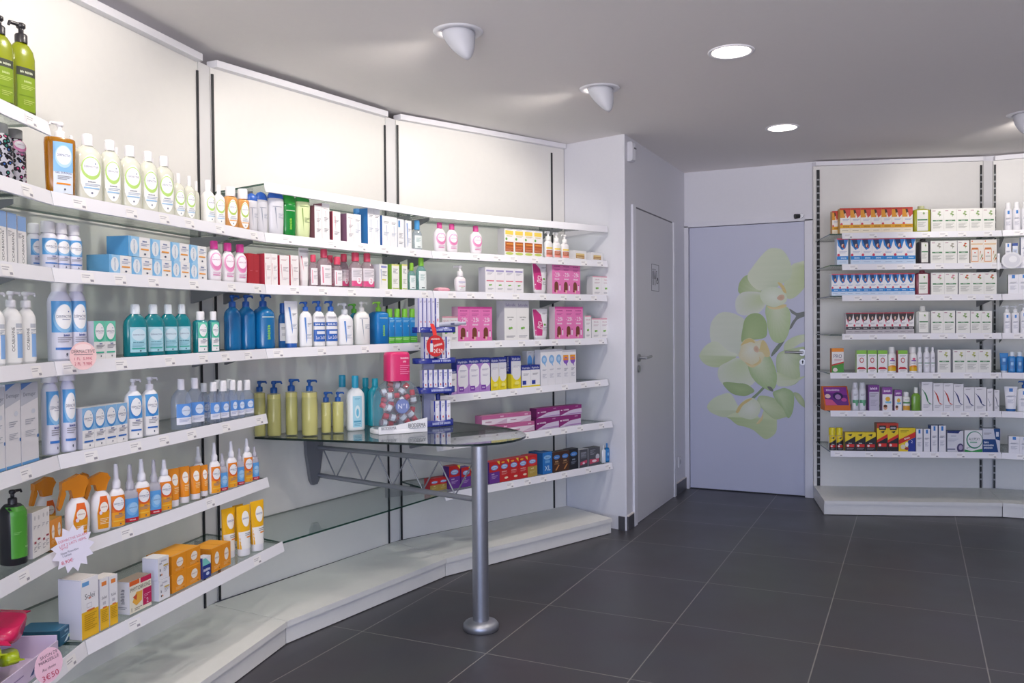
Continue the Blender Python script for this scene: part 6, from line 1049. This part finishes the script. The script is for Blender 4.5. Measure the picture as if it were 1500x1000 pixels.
for z in (0,): m.loft([[(x*q, y*q, zz) for x, y in sup(39*s, 26*s, 3, 40)] for zz, q in [(.0015, 1), (.018, 1), (.022, .97)]], mat('#efeef2', .35))
fr_ = [(x, z) for x, z in [(-37*s, .0), (37*s, .0), (37*s, .068), (10*s, .052), (-10*s, .04), (-37*s, .036)]]
kk = len(fr_); m.add([(x, -25.4*s, z+.002) for x, z in fr_]+[(x, -24.4*s, z+.002) for x, z in fr_], [tuple(range(kk)), tuple(range(2*kk-1, kk-1, -1))]+[(i, kk+i, kk+(i+1) % kk, (i+1) % kk) for i in range(kk)], mat('#efeef2', .35))
printed(m, [('T', 'BIODERMA', .78, .52, .34, '#3a3e4c', 0, .36), ('R', .62, .26, .95, .30, '#9a9eac'), ('T', 'BIODERMA', .2, .42, .26, '#6a6e7c', 0, .3)], 74*s, .062, lambda x, y, o: (-37*s+x, -26.1*s-o-.0005, .004+y)); m.obj('base', G)
cz = zat(PB, 593)-TZ; m = MB(); m.loft([[(10.5*s*cos(2*pi*i/32), -b*1.01-d_, cz+10.5*s*sin(2*pi*i/32)) for i in range(32)] for d_ in (0, .002)], mat('#6f7db4', .4), smooth=False)
printed(m, [('E', .5, .5, .46, .46, '#7c8abf'), ('T', 'N°1', .5, .5, .34, '#e6e9f6', 0, .7)], 21*s, 21*s, lambda x, y, o: (x-10.5*s, -b*1.01-.0022-o, cz-10.5*s+y)); m.obj('medallion', G)
rnd = random.Random(3); mk = 0
zr = Matrix.Rotation(.93, 4, 'Z'); L = 11.5*s; rr = 4.9*s; placed = []
def seg_gap(p, d, q, e_):
    return min((p+d*t-q-e_*u).length for t in (-1, -.5, 0, .5, 1) for u in (-1, -.5, 0, .5, 1))
tries = 0
while len(placed) < 22 and tries < 9000:
    tries += 1; v = min(rnd.random()**1.1*.84, .84); th = rnd.random()*2*pi; dr = Vector((cos(th), rnd.random()*.7-.35, sin(th))).normalized(); hl = L*.78
    q = interp(prof, v); c = Vector(((rnd.random()*2-1)*a*q, (rnd.random()*2-1)*b*q, z0+v*(hb-z0)+.012)); ok = True
    for t in (-1, 0, 1):
        w_e = c+dr*hl*t; f_ = (w_e.z-z0)/(hb-z0)
        if f_ < .06 or f_ > .93: ok = False; break
        q = interp(prof, f_)
        if (abs(w_e.x)/max(a*q-rr*1.15, 1e-4))**2.2+(abs(w_e.y)/max(b*q-rr*1.15, 1e-4))**2.2 > 1: ok = False; break
    if ok and all(seg_gap(c, dr*hl*.8, c2, d2_*hl*.8) > rr*1.95 for c2, d2_ in placed): placed.append((c, dr))
for c, dr in placed:
    o = empty('miniature_bottle', (0, 0, 0)); o.matrix_world = Matrix.Translation((P.x, P.y, TZ)) @ zr @ Matrix.Translation(c) @ dr.to_track_quat('Z', 'Y').to_matrix().to_4x4()
    tag(o, 'miniature clear bottle with red cap inside the giant bottle', 'bottle', '')
    part(('mini', 'body'), lambda: MB().lathe([(rr*.95, -L*.85), (rr, -L*.75), (rr, .1*L), (rr*.6, .3*L)], C_PINKW, 16), 'body', o); part(('mini', 'cap'), lambda: MB().lathe([(rr*.8, .26*L), (rr*.8, .85*L), (rr*.66, .9*L)], mat('#d82c44', .35), 16), 'cap', o)
    part(('mini', 'lab'), lambda: MB().lathe([(rr*1.02, -L*.6), (rr*1.02, -.05*L)], mat('#eeeaf0', .4), 16, caps=False), 'label', o)
# tiered counter display
P = at(637, 623.5, TZ); s = depth(P)/F; D = empty('counter_display', (P.x, P.y, TZ), .93); tag(D, 'tiered counter display stand with four navy blue trays', 'display stand'); PD = Vector((P.x, P.y, TZ))
zz = lambda y: zat(PD, y)-TZ; NAVY = mat('#20308c', .25); M_POST = clear('#cfd3ea', .35, .08, 1.4, '#b4b9da')
trays = [(zz(625), zz(614), 28, '#'), (zz(575), zz(566), 31, '#'), (zz(532), zz(524), 33, '#'), (zz(487), zz(479), 33, '#')]
TW = ['Soins des levres', 'Protection labiale', 'Beaute & soins', 'STICK & SOIN INTENSIF']
for (za, zb_, hw, _), tw in zip(trays, TW):
    za = max(za, .0015); m = MB(); m.loft([[(x, y, z) for x, y in sup(hw*s, 15*s, 2.6, 40)] for z in (za, za+.003)], NAVY)
    R_ = [sup(hw*s, 15*s, 2.6, 40), sup(hw*s*.97, 15*s*.95, 2.6, 40)]; n_ = 40
    m.add([(x, y, z) for z, rr in ((za, R_[0]), (zb_, R_[0]), (zb_, R_[1]), (za+.003, R_[1])) for x, y in rr], [(k*n_+i, k*n_+(i+1) % n_, (k+1)*n_+(i+1) % n_, (k+1)*n_+i) for k in range(3) for i in range(n_)], NAVY, True)
    W_ = hw*s*1.5; H_ = zb_-za
    printed(m, [('T', tw, .62, .5, .42, '#c9d0f2', 0, .7)], W_, H_, lambda x, y, o: (x-W_/2, -15*s*max(0, 1-(abs(x-W_/2)/(hw*s))**2.6)**(1/2.6)-o-.0004, za+y), 12); m.obj('tray', D)
m = MB(); tp = trays[3][0]; m.box((-16*s, 2.2*s, .004), (1*s, 10*s, tp), M_POST); m.obj('post', D)
def lips(n0, tier, xs, w, h, dpt, ds, desc, y0=-11, name='carton'):
    za = max(trays[tier][0], .0015)+.0038
    for i, x in enumerate(xs):
        key = (ds, R3(w*s, h, dpt*s))
        def build():
            A, B = w*s/2, dpt*s/2; m = MB(); m.box((-A, -B, 0), (A, B, h), mat('#e2e0ee', .4)); printed(m, DES[ds], 2*A, h, lambda x, y, o: (-A+x, -B-o, y)); return m
        o = part(key, build, name, None); o.matrix_world = Matrix.Translation(PD) @ zr @ Matrix.Translation((x*s, (y0+dpt/2)*s, za)); tag(o, desc, 'box', 'on the counter display')
lips(0, 3, [-26, -19.5, -13, -6.5], 6.2, zz(438)-zz(487), 12, 'stick_box', 'tall lip stick carton on the highest tray')
lips(0, 3, [.5], 6.5, zz(438)-zz(487), 12, 'eau_box', 'tall lip stick carton with lettering on the highest tray')
lips(0, 2, [-17, -9, 9, 17], 7.4, zz(494)-zz(532), 12, 'eau_box', 'lip stick carton on the second tray')
lips(0, 1, [-19, -11.2, -3.4, 4.4, 12.2, 20], 7.4, zz(542)-zz(575), 10.5, 'eau_box', 'lip stick carton on the third tray', y0=-9.8)
lips(0, 0, [-2, 7, 16], 8.4, zz(589)-zz(625), 12, 'eau_box', 'lip balm carton on the lowest tray')
# sample bottle behind the lowest cartons, wet wipe pack and red flyer
bl = bottle_at(PD+zr @ Vector((8*s, 6*s, .006)), .93, 4.5*s, 4*s, zz(590)-.006, zz(579), 3.4*s, 'square', '#e4e6f0', ('screw', '#22348f'), None, (.1, .9, .8), 2.3, 'little bottle with navy cap behind the lip balm cartons', 'lotion_bottle', 'bottle', 'on the counter display')
za = trays[3][1]
o = empty('tester_pack', PD+zr @ Vector((20*s, -6*s, za+.0145)), .93); o.rotation_euler = (0, -.06, .93); tag(o, 'silver grey flow pack lying across the highest tray', 'packet', 'on the counter display')
MB().loft([[(x, y*q, z*q) for y, z in sup(5*s, 4.2*s, 2.2, 16)] for x, q in [(-20*s, .3), (-17*s, .85), (0, 1), (14*s, 1), (18*s, .7), (22*s, .5), (28*s, .55)]], mat('#b4b6c6', .35)).obj('wrapper', o); m = MB(); m.box((2*s, -5.2*s, -1.6*s), (8*s, -4.9*s, 1.6*s), mat('#5a5f7c', .4)); m.obj('label', o)
nn = V2(sin(.93), -cos(.93)); Pf = PD+zr @ Vector((-5*s, -17.5*s, 0)); Pf.z = TZ+zz(506)
rd = card(Pf, nn, circ, .001, '#cc2c30', [('T', 'NOUVEAU', .5, .82, .09, '#f2d6d0', 0, .6), ('R', .2, .22, .36, .62, '#d9dfe6'), ('R', .23, .62, .33, .76, '#24389a'), ('T', 'dermophil', .64, .55, .12, '#f6e6e0', 14, .48), ('T', '2€50', .64, .26, .2, '#fbeee8', 0, .5)], 28*s, 31*s, 'promotion_flyer', 'round red promotion flyer hanging off the highest tray', stem=False)
MB().loft([[(x*s, y*s, z*s) for x, y, z in q] for q in [[(-3, 0, 12), (3, 0, 12), (3, .3, 12), (-3, .3, 12)], [(-5, .4, 24), (1, .4, 24), (1, .7, 24), (-5, .7, 24)], [(-8, .8, 32), (-2.5, .8, 32), (-2.5, 1.1, 32), (-8, 1.1, 32)]]], mat('#ee4038', .4), smooth=False).obj('strap', rd)

# ------------------------------------------------------------------ goods on the right unit
R1 = RUN['R1']; S_ = '#dcdae0'
carton(R1, 1219, 1228.5, 309, .05, 'color_o', d=.09, side='#d0a050', top='#c9402c', desc='orange hair colour carton set back'); carton(R1, 1230.5, 1337, (305, 304), .06, 'color_o', d=.012, n=7, side='#d0a050', top='#c9402c', desc='orange and white hair colour carton')
def klo_bottle(run, x, w, yt, col, desc, cap='#e9e6dc', yb=None): bottle(RUN[run], x, w, yt, yb or yt+6, 'square', col, ('screw', cap), capw=w*.4, des='klo_bottle', lab=(.06, .93, .62), d=.012, r=.5, e=5, desc=desc, name='shampoo_bottle')
klo_bottle('R1', 1349, 23, 302, '#a9ac2c', 'olive green bottle with white label', '#c6c89a', 306)
carton(R1, 1364, 1458, (306, 306), .06, 'klo_green', d=.012, n=5, side=S_, desc='white herbal carton with green bar', tag_where='right unit top row')
Q = RUN['Q1']
for x, yt in [(1476.5, 297), (1489, 296), (1502, 295)]: bottle(Q, x, 11.5, yt, yt+8, 'can', '#f0f0f4', ('wide', '#f3f3f5'), capw=7, des='lrp', lab=(.02, .9, .8), r=1, e=2, d=.012, desc='slim white spray can with blue square', name='spray_can', cat='spray can')
R1 = RUN['R2']
carton(R1, 1226, 1242.5, 349, .06, 'color_b', d=.02, side='#c9d0dc', top='#c4606e', desc='blue and white hair colour carton standing apart'); carton(R1, 1246, 1341, (349, 348), .06, 'color_b', d=.012, n=6, side='#c9d0dc', top='#c4606e', desc='blue and white hair colour carton')
klo_bottle('R2', 1351.5, 19, 350, '#4a4248', 'dark bottle with white label', '#3c363a', 353)
carton(R1, 1363, 1402, (353, 352), .06, 'klo_grey', d=.012, n=2, side=S_, desc='white herbal carton with grey plant'); carton(R1, 1402.5, 1420, 352, .06, 'klo_red', d=.012, side=S_, desc='white herbal carton with red plant'); carton(R1, 1421.5, 1460, (351, 350), .07, 'klo_orange', d=.012, n=2, side='#e0c8a8', desc='cream gift carton with orange drawings')
Q = RUN['Q2']
carton(Q, 1472.5, 1481, 356, .04, 'lrp', d=.012, side=S_, desc='small white carton with blue square'); carton(Q, 1483, 1491, 356, .04, 'lrp_n', d=.012, side='#5a86c0', desc='small blue and white carton'); carton(Q, 1495, 1512, 347, .06, 'lrp', d=.012, side='#3a68b0', desc='tall white carton with blue square at picture edge')
R1 = RUN['R3']
carton(R1, 1218, 1340, (401, 400), .05, 'color_b', d=.014, n=11, side='#c9d0dc', top='#cdd6e2', desc='small blue and white hair colour carton')
klo_bottle('R3', 1350.5, 19, 396, '#8a3a4c', 'maroon bottle with white label', '#7a3444', 399)
carton(R1, 1364, 1403, (399, 399), .06, 'klo_pink', d=.012, n=2, side=S_, desc='white herbal carton with pink flower'); carton(R1, 1404.5, 1460, (399, 398), .06, 'klo_red', d=.012, n=3, side=S_, desc='white herbal carton with red fruit')
Q = RUN['Q3']; carton(Q, 1476.5, 1508, (402, 401), .06, 'lrp', d=.012, n=2, side='#8fa890', desc='white carton with blue square, greenish side')
R1 = RUN['R4']
carton(R1, 1239, 1339, (458, 457), .05, 'color_k', d=.012, n=9, side='#b9b4b8', top='#8a8488', desc='black and white hair colour carton')
klo_bottle('R4', 1351, 20, 448, clear('#e6e8e4', .4, .2, 1.4, '#e3e4e0'), 'frosted bottle with white label', '#dcdcd8', 455)
carton(R1, 1364, 1399, (455, 455), .06, 'klo_green', d=.012, n=2, side=S_, desc='white herbal carton with sage sprig'); carton(R1, 1400.5, 1421, 455, .06, 'klo_green', d=.012, side=S_, desc='single wider white herbal carton'); carton(R1, 1421.5, 1453, (455, 456), .06, 'klo_dark', d=.012, n=2, side=S_, desc='white herbal carton with vivid green leaf')
Q = RUN['Q4']
for x, yt in [(1475, 447), (1487, 447), (1500, 444)]: bottle(Q, x, 11.5, yt, yt+10, 'square', '#f0f0f4', ('pump', '#eceef2', 180), capw=3.5, des='lrp', lab=(.02, .9, .8), d=.012, r=.6, e=3, desc='white pump bottle with blue square', name='pump_bottle')
R1 = RUN['R5']
carton(R1, 1218.5, 1236, 510, .05, 'pro', d=.012, side='#b8703c', top='#e98a1c', desc='orange and green repellent carton standing alone')
carton(R1, 1255, 1269.5, 513, .04, 'green_red', d=.012, side='#b8d49a', top='#8cc84a', desc='white carton with green top and red wave'); carton(R1, 1271, 1284.5, 513, .04, 'green_red', d=.012, side='#b8d49a', top='#8cc84a', desc='white carton with green top and red wave'); carton(R1, 1286, 1300, 513, .04, 'green_red', d=.012, side='#b8d49a', top='#8cc84a', desc='white carton with green top and red wave'); carton(R1, 1315.5, 1329.5, 513, .04, 'green_red', d=.012, side='#b8545c', top='#8cc84a', desc='white carton with green top and red wave')
for x, w in [(1306, 11.5), (1336.5, 13)]: bottle(R1, x, w, 508, 516, 'tall', '#f0eeec', ('screw', '#ecebea'), capw=w*.7, des='yellow_band', lab=(.02, .9, .9), d=.012, r=.7, desc='white bottle with yellow wave', name='lotion_bottle')
for x, w in [(1347, 8), (1357, 9), (1366, 6.5)]: bottle(R1, x, w, 508, 515, 'can', '#e9e8ee', ('wide', '#eeeef2'), capw=w*.55, des='can_strip', lab=(.05, .9, .85), r=1, e=2, d=.012, desc='slim white spray can with green bar', name='spray_can', cat='spray can')
carton(R1, 1373.5, 1392.5, 512, .06, 'klo_yel', d=.012, side=S_, top='#b9b8bc', desc='white herbal carton set apart'); carton(R1, 1396, 1452, (512, 512), .06, 'klo_yel', d=.012, n=3, side=S_, desc='white herbal carton with pale yellow sprig')
Q = RUN['Q5']; tube_item(Q, 1470.5, 11, 517, '#2f86cc', '#e0e6f0', 'blue_print', 'bright blue cream tube', capfrac=.1)
for x in (1482, 1493.5, 1505): bottle(Q, x, 10, 515, 521, 'square', '#2f86cc', ('screw', '#dfe8f2'), capw=6, des='blue_print', lab=(.1, .85, .8), d=.012, e=3, desc='small bright blue bottle with pale cap', name='lotion_bottle')
R1 = RUN['R6']
P = R1.loc(1224, .07); T = empty('counter_box', P, R1.rz); s = depth(P)/F; tag(T, 'orange card dispenser with slanted purple picture front', 'display box', R1.where)
hw, h = 18*s, zat(P, 566)-P.z; m = MB(); cc = mat('#d86a1c', .45)
sec = [(-.05, 0), (.06, 0), (.06, h), (.03, h), (-.05, h*.2)]
m.add([(-hw, y, z) for y, z in sec]+[(hw, y, z) for y, z in sec], [(0, 1, 2, 3, 4)[::-1], (5, 6, 7, 8, 9)]+[(i, (i+1) % 5, 5+(i+1) % 5, 5+i) for i in range(5)], cc); m.obj('card_box', T)
d_ = Vector((0, .08, h*.8)); nrm = Vector((0, -d_.z, d_.y)).normalized(); m = MB(); printed(m, DES['purple_disp'], hw*1.8, d_.length*.92, lambda x, y, o: Vector((x-hw*.9, -.05, h*.2))+d_.normalized()*(y+.004)+nrm*(o+.0005)); m.obj('picture', T)
for x, w in [(1252.5, 9.5), (1263, 10)]: bottle(R1, x, w, 560, 568, 'can', '#dfe0e6', ('wide', '#dcdde2'), capw=w*.75, des='can_green', lab=(.05, .9, .85), r=1, e=2, d=.012, desc='grey spray can with green ribbon', name='spray_can', cat='spray can')
carton(R1, 1272, 1288, 564, .06, 'lice_v', d=.012, side='#6a3a7c', top='#8a4a9c', desc='purple and lilac treatment carton'); carton(R1, 1292.5, 1307, 567, .05, 'lice_y', d=.012, side='#b48cbc', top='#8a4a9c', desc='larger purple carton with yellow spot'); carton(R1, 1310.5, 1321, 571, .04, 'lice_y', d=.012, side='#b48cbc', top='#8a4a9c', desc='smaller purple carton with yellow spot')
bottle(R1, 1327, 10, 574, 580, 'can', '#efeee8', ('wide', '#f0eff0'), capw=7, des='yel_green', lab=(.02, .96, .9), r=.9, d=.012, desc='small white bottle with amber base', name='lotion_bottle'); bottle(R1, 1341.5, 12, 567, 575, 'shampoo', clear('#8cc43c', .3, .08, 1.4, '#84ba3c'), ('screw', '#eef0ea'), capw=5.5, d=.012, desc='clear light green bottle with white cap', name='shampoo_bottle')
for x0, x1, yt, ds, dsc in [(1350, 1366, 559, 'duc_g', 'tall white carton with green curve'), (1367, 1381.5, 561, 'duc_r', 'white carton with red curve, first'), (1382, 1396.5, 561, 'duc_r', 'white carton with red curve, second'), (1397, 1411.5, 562, 'duc_n', 'taller white carton with navy curve'), (1412, 1427.5, 567, 'duc_n', 'white carton with navy curve, middle'), (1428, 1445, 567, 'duc_n', 'white carton with navy curve, wider'), (1446, 1454.5, 569, 'ducray_s', 'slim white carton with grey curve'), (1456.5, 1464, 571, 'duc_k', 'last white carton beside the post')]:
    carton(R1, x0, x1, yt, .05, ds, d=.012, side=S_, top='#c3c2c8', desc=dsc)
Q = RUN['Q6']; tube_item(Q, 1480.5, 17, 566, '#eff0f2', '#2f6fb4', 'lrp', 'white cream tube with blue cap and square', capfrac=.1, lab=(.05, .95, .95)); bottle(Q, 1500, 18, 557, 568, 'square', '#f0f1f2', ('pump', '#2a62b0', 180), capw=6, des='lrp', lab=(.04, .9, .8), d=.012, e=4, desc='white bottle with blue pump at picture edge', name='pump_bottle')
R1 = RUN['R7']
for x in (1219, 1229.5): bottle(R1, x, 10.5, 626, 637, 'can', '#e9e6dc', ('wide', '#e8d628'), capw=9.5, des='moust_k', lab=(.02, .98, .9), r=.9, e=2, d=.012, desc='yellow capped repellent can', name='spray_can', cat='spray can')
carton(R1, 1238, 1283, (633, 632), .05, 'moust_k', d=.012, n=3, side='#b89a24', top='#d8bc28', desc='yellow and black repellent carton'); carton(R1, 1284.5, 1316, (620, 619), .06, 'moust_r', d=.012, n=2, side='#8a5a24', top='#c8402c', desc='tall red yellow and black repellent carton'); carton(R1, 1316.5, 1341, 627, .05, 'moust_y', d=.012, side='#b89a24', top='#d8bc28', desc='yellow carton with red and navy diagonals')
carton(R1, 1342, 1351.5, 628, .04, 'lrp', d=.012, side='#c3c8d8', top='#c3c8d8', desc='low narrow white carton with blue square'); carton(R1, 1353, 1362.5, 628, .04, 'lrp', d=.012, side='#c3c8d8', top='#c3c8d8', desc='low narrow white carton with blue square'); carton(R1, 1364, 1373.5, 623, .06, 'lrp', d=.012, side='#2f4f94', top='#34508c', desc='taller narrow white carton with blue square'); carton(R1, 1375, 1385.5, 623, .06, 'lrp', d=.012, side='#2f4f94', top='#34508c', desc='taller narrow white carton with blue square')
carton(R1, 1387.5, 1411, 631, .045, 'navy_half', d=.02, side=S_, top='#34508c', desc='grey white carton with dark swirl'); carton(R1, 1413, 1439, 630, .05, 'alopexy', d=.01, side=S_, desc='white carton with large green ring'); carton(R1, 1439.5, 1465, (628, 627), .06, 'navy_r', d=.01, side='#b9c0d4', top='#7d8698', desc='white and navy carton beside the post')
Q = RUN['Q7']; carton(Q, 1477.5, 1510, (639, 639), .06, 'lrp', d=.012, n=2, side=S_, desc='squat white carton with blue square')
# paper left on the plinth
P = at(1464, 719, .1015); T = MB().box((-.06, -.05, 0), (.06, .05, .001), mat('#f2f0ec', .6)).obj('paper_sheet'); T.location = P; T.rotation_euler = (0, 0, .5); tag(T, 'white paper sheet left on the plinth of the right unit', 'paper')

flush_bottles()
# ------------------------------------------------------------------ light
def lamp(name, kind, loc, energy, col=(1, 1, 1), size=.1, aim=None, **k):
    d = bpy.data.lights.new(name, kind); d.energy = energy; d.color = col
    if kind == 'AREA': d.shape = 'DISK'; d.size = size
    else: d.shadow_soft_size = size
    for a, b in k.items(): setattr(d, a, b)
    o = bpy.data.objects.new(name, d); COL.objects.link(o); o.location = loc
    if aim is not None: o.rotation_euler = (Vector(aim)-Vector(loc)).to_track_quat('-Z', 'Y').to_euler()
    return o
WARM = (1., .93, .84); COOL = (.80, .87, 1.)
M_BULB = emit('lamp_glow', '#fff4e6', 9)
def downlight(x, y, desc, e):
    T = empty('ceiling_downlight', (x, y, CEIL)); tag(T, desc, 'ceiling light')
    MB().lathe([(.085, -.001), (.086, -.004), (.098, -.006), (.103, -.003), (.103, -.0005)], M_RAIL, 36, caps=False).obj('trim_ring', T)
    MB().lathe([(.0001, -.0025), (.086, -.0025)], M_BULB, 36, caps=False).obj('diffuser', T)
    lamp('downlight_lamp', 'SPOT', (x, y, CEIL-.03), e, WARM, .08, (x, y, 0), spot_size=radians(130), spot_blend=.9)
M_SHELL = noisy('eyeball_shell', '#cfd0d6', '#c9cad1', 20, .5)
def eyeball(x, y, aim, desc, e=24):
    T = empty('ceiling_spotlight', (x, y, CEIL)); tag(T, desc, 'spotlight')
    MB().lathe([(.068, -.001), (.068, -.006), (.1, -.006), (.105, -.001)], M_RAIL, 36, caps=False).obj('trim_ring', T)
    a = atan2(aim[1]-y, aim[0]-x); m = MB(); n, K_ = 36, 10; vs = []
    # a drooping half-egg shield, open towards the wall it lights
    for k in range(K_+1):
        f = k/K_; r = .066*(1-f**1.8)**.75 if f < 1 else 0; off = -.055*f**1.4
        for i in range(n):
            q = a+pi+(i/(n-1)-.5)*2*pi*.70; vs.append((cos(a)*off+r*cos(q), sin(a)*off+r*sin(q), -.004-.125*f))
    fs = [(k*n+i, k*n+i+1, (k+1)*n+i+1, (k+1)*n+i) for k in range(K_) for i in range(n-1)]
    m.add(vs, fs, M_SHELL, True); o = m.obj('shield', T); sd = o.modifiers.new('shell', 'SOLIDIFY'); sd.thickness = .003
    MB().tube((cos(a)*.012, sin(a)*.012, -.012), (cos(a)*.03, sin(a)*.03, -.03), .03, M_BULB, n=20).obj('bulb', T)
    lamp('spotlight_lamp', 'SPOT', (x+cos(a)*.055, y+sin(a)*.055, CEIL-.05), e, WARM, .03, aim, spot_size=radians(126), spot_blend=.55)
eyeball(-1.716, 3.11, (-2.80, 3.45, 1.35), 'white eyeball spotlight on the ceiling, closest to the camera, aimed at curved wall')
eyeball(-1.474, 4.182, (-2.6, 4.4, 1.35), 'white eyeball spotlight between the first one and the wall corner')
eyeball(.60, 5.84, (.85, 7.05, 1.75), 'white eyeball spotlight cut by the picture edge over the right unit', 15)
downlight(-.744, 3.89, 'larger lit round ceiling downlight, closest to the camera', 22); downlight(-.744, 5.534, 'smaller lit round ceiling downlight near the orchid door', 9)
def room_lamp(x, y, z, e, aim=None):
    if aim is None: lamp('downlight_lamp', 'SPOT', (x, y, CEIL-.03), e, WARM, .08, (x, y, 0), spot_size=radians(130), spot_blend=.9)
    else: lamp('spotlight_lamp', 'SPOT', (x, y, CEIL-.035), e, WARM, .03, aim, spot_size=radians(126), spot_blend=.55)
# the same fittings go on behind the camera
room_lamp(-1.75, 1.95, 0, 24, (-2.75, 2.1, 1.35)); room_lamp(-1.45, .8, 0, 24, (-2.4, 1.0, 1.35))
for x, y in [(-.744, 2.2), (-.744, .5), (1.2, .5), (1.2, 2.2), (1.2, 3.9), (-.2, -1.2), (2.6, 3.9), (2.6, 1.2)]: room_lamp(x, y, 0, 32)
W = bpy.data.worlds.new('daylight'); SC.world = W; W.use_nodes = True
bg = W.node_tree.nodes['Background']; bg.inputs[0].default_value = (.62, .75, 1, 1); bg.inputs[1].default_value = 1
NW, LW = W.node_tree.nodes, W.node_tree.links     # pale sky above, brighter half below the horizon added to light the ceiling
tc = NW.new('ShaderNodeTexCoord'); sx = NW.new('ShaderNodeSeparateXYZ'); mr = NW.new('ShaderNodeMapRange'); cr = NW.new('ShaderNodeMix'); cr.data_type = 'RGBA'
mr.inputs[1].default_value = -.06; mr.inputs[2].default_value = .06; cr.inputs[6].default_value = (7.2, 6.9, 7.2, 1); cr.inputs[7].default_value = (1.9, 2.4, 3.7, 1)
LW.new(tc.outputs['Generated'], sx.inputs[0]); LW.new(sx.outputs[2], mr.inputs[0]); LW.new(mr.outputs[0], cr.inputs[0]); LW.new(cr.outputs[2], bg.inputs[0])
po = lamp('shop_window_portal', 'AREA', (.5, -2.6, 1.33), 1, size=6.2, aim=(.5, 3, 1.33)); po.data.shape = 'RECTANGLE'; po.data.size_y = 2.2; po.data.cycles.is_portal = True
SC.view_settings.view_transform = 'Standard'; SC.view_settings.look = 'None'; SC.view_settings.gamma = 1; SC.view_settings.use_curve_mapping = False
SC.view_settings.exposure = 0.19
SC.cycles.transparent_max_bounces = 32; SC.cycles.max_bounces = 8; SC.cycles.use_denoising = True

# ------------------------------------------------------------------ labels: same description on one row -> counted along the row
ORD = ['first', 'second', 'third', 'fourth', 'fifth', 'sixth', 'seventh', 'eighth', 'ninth', 'tenth', 'eleventh', 'twelfth', 'thirteenth', 'fourteenth', 'fifteenth']
bpy.context.view_layer.update()
by = {}
for o, desc, where in LABELS: by.setdefault((desc, where), []).append(o)
for (desc, where), os_ in by.items():
    os_.sort(key=lambda o: proj(o.matrix_world.translation)[0])
    if len(os_) > 15:
        for o in os_: o['label'] = desc; o['group'] = desc
        continue
    for i, o in enumerate(os_):
        o['label'] = (f'{desc}, {ORD[i]} from left, {where}' if len(os_) > 1 else (f'{desc}, {where}' if where else desc))
        if len(os_) > 1: o['group'] = f'{desc}, {where}'
        if len(o['label'].replace(',', '').split()) > 16: print('LONG', o['label'])
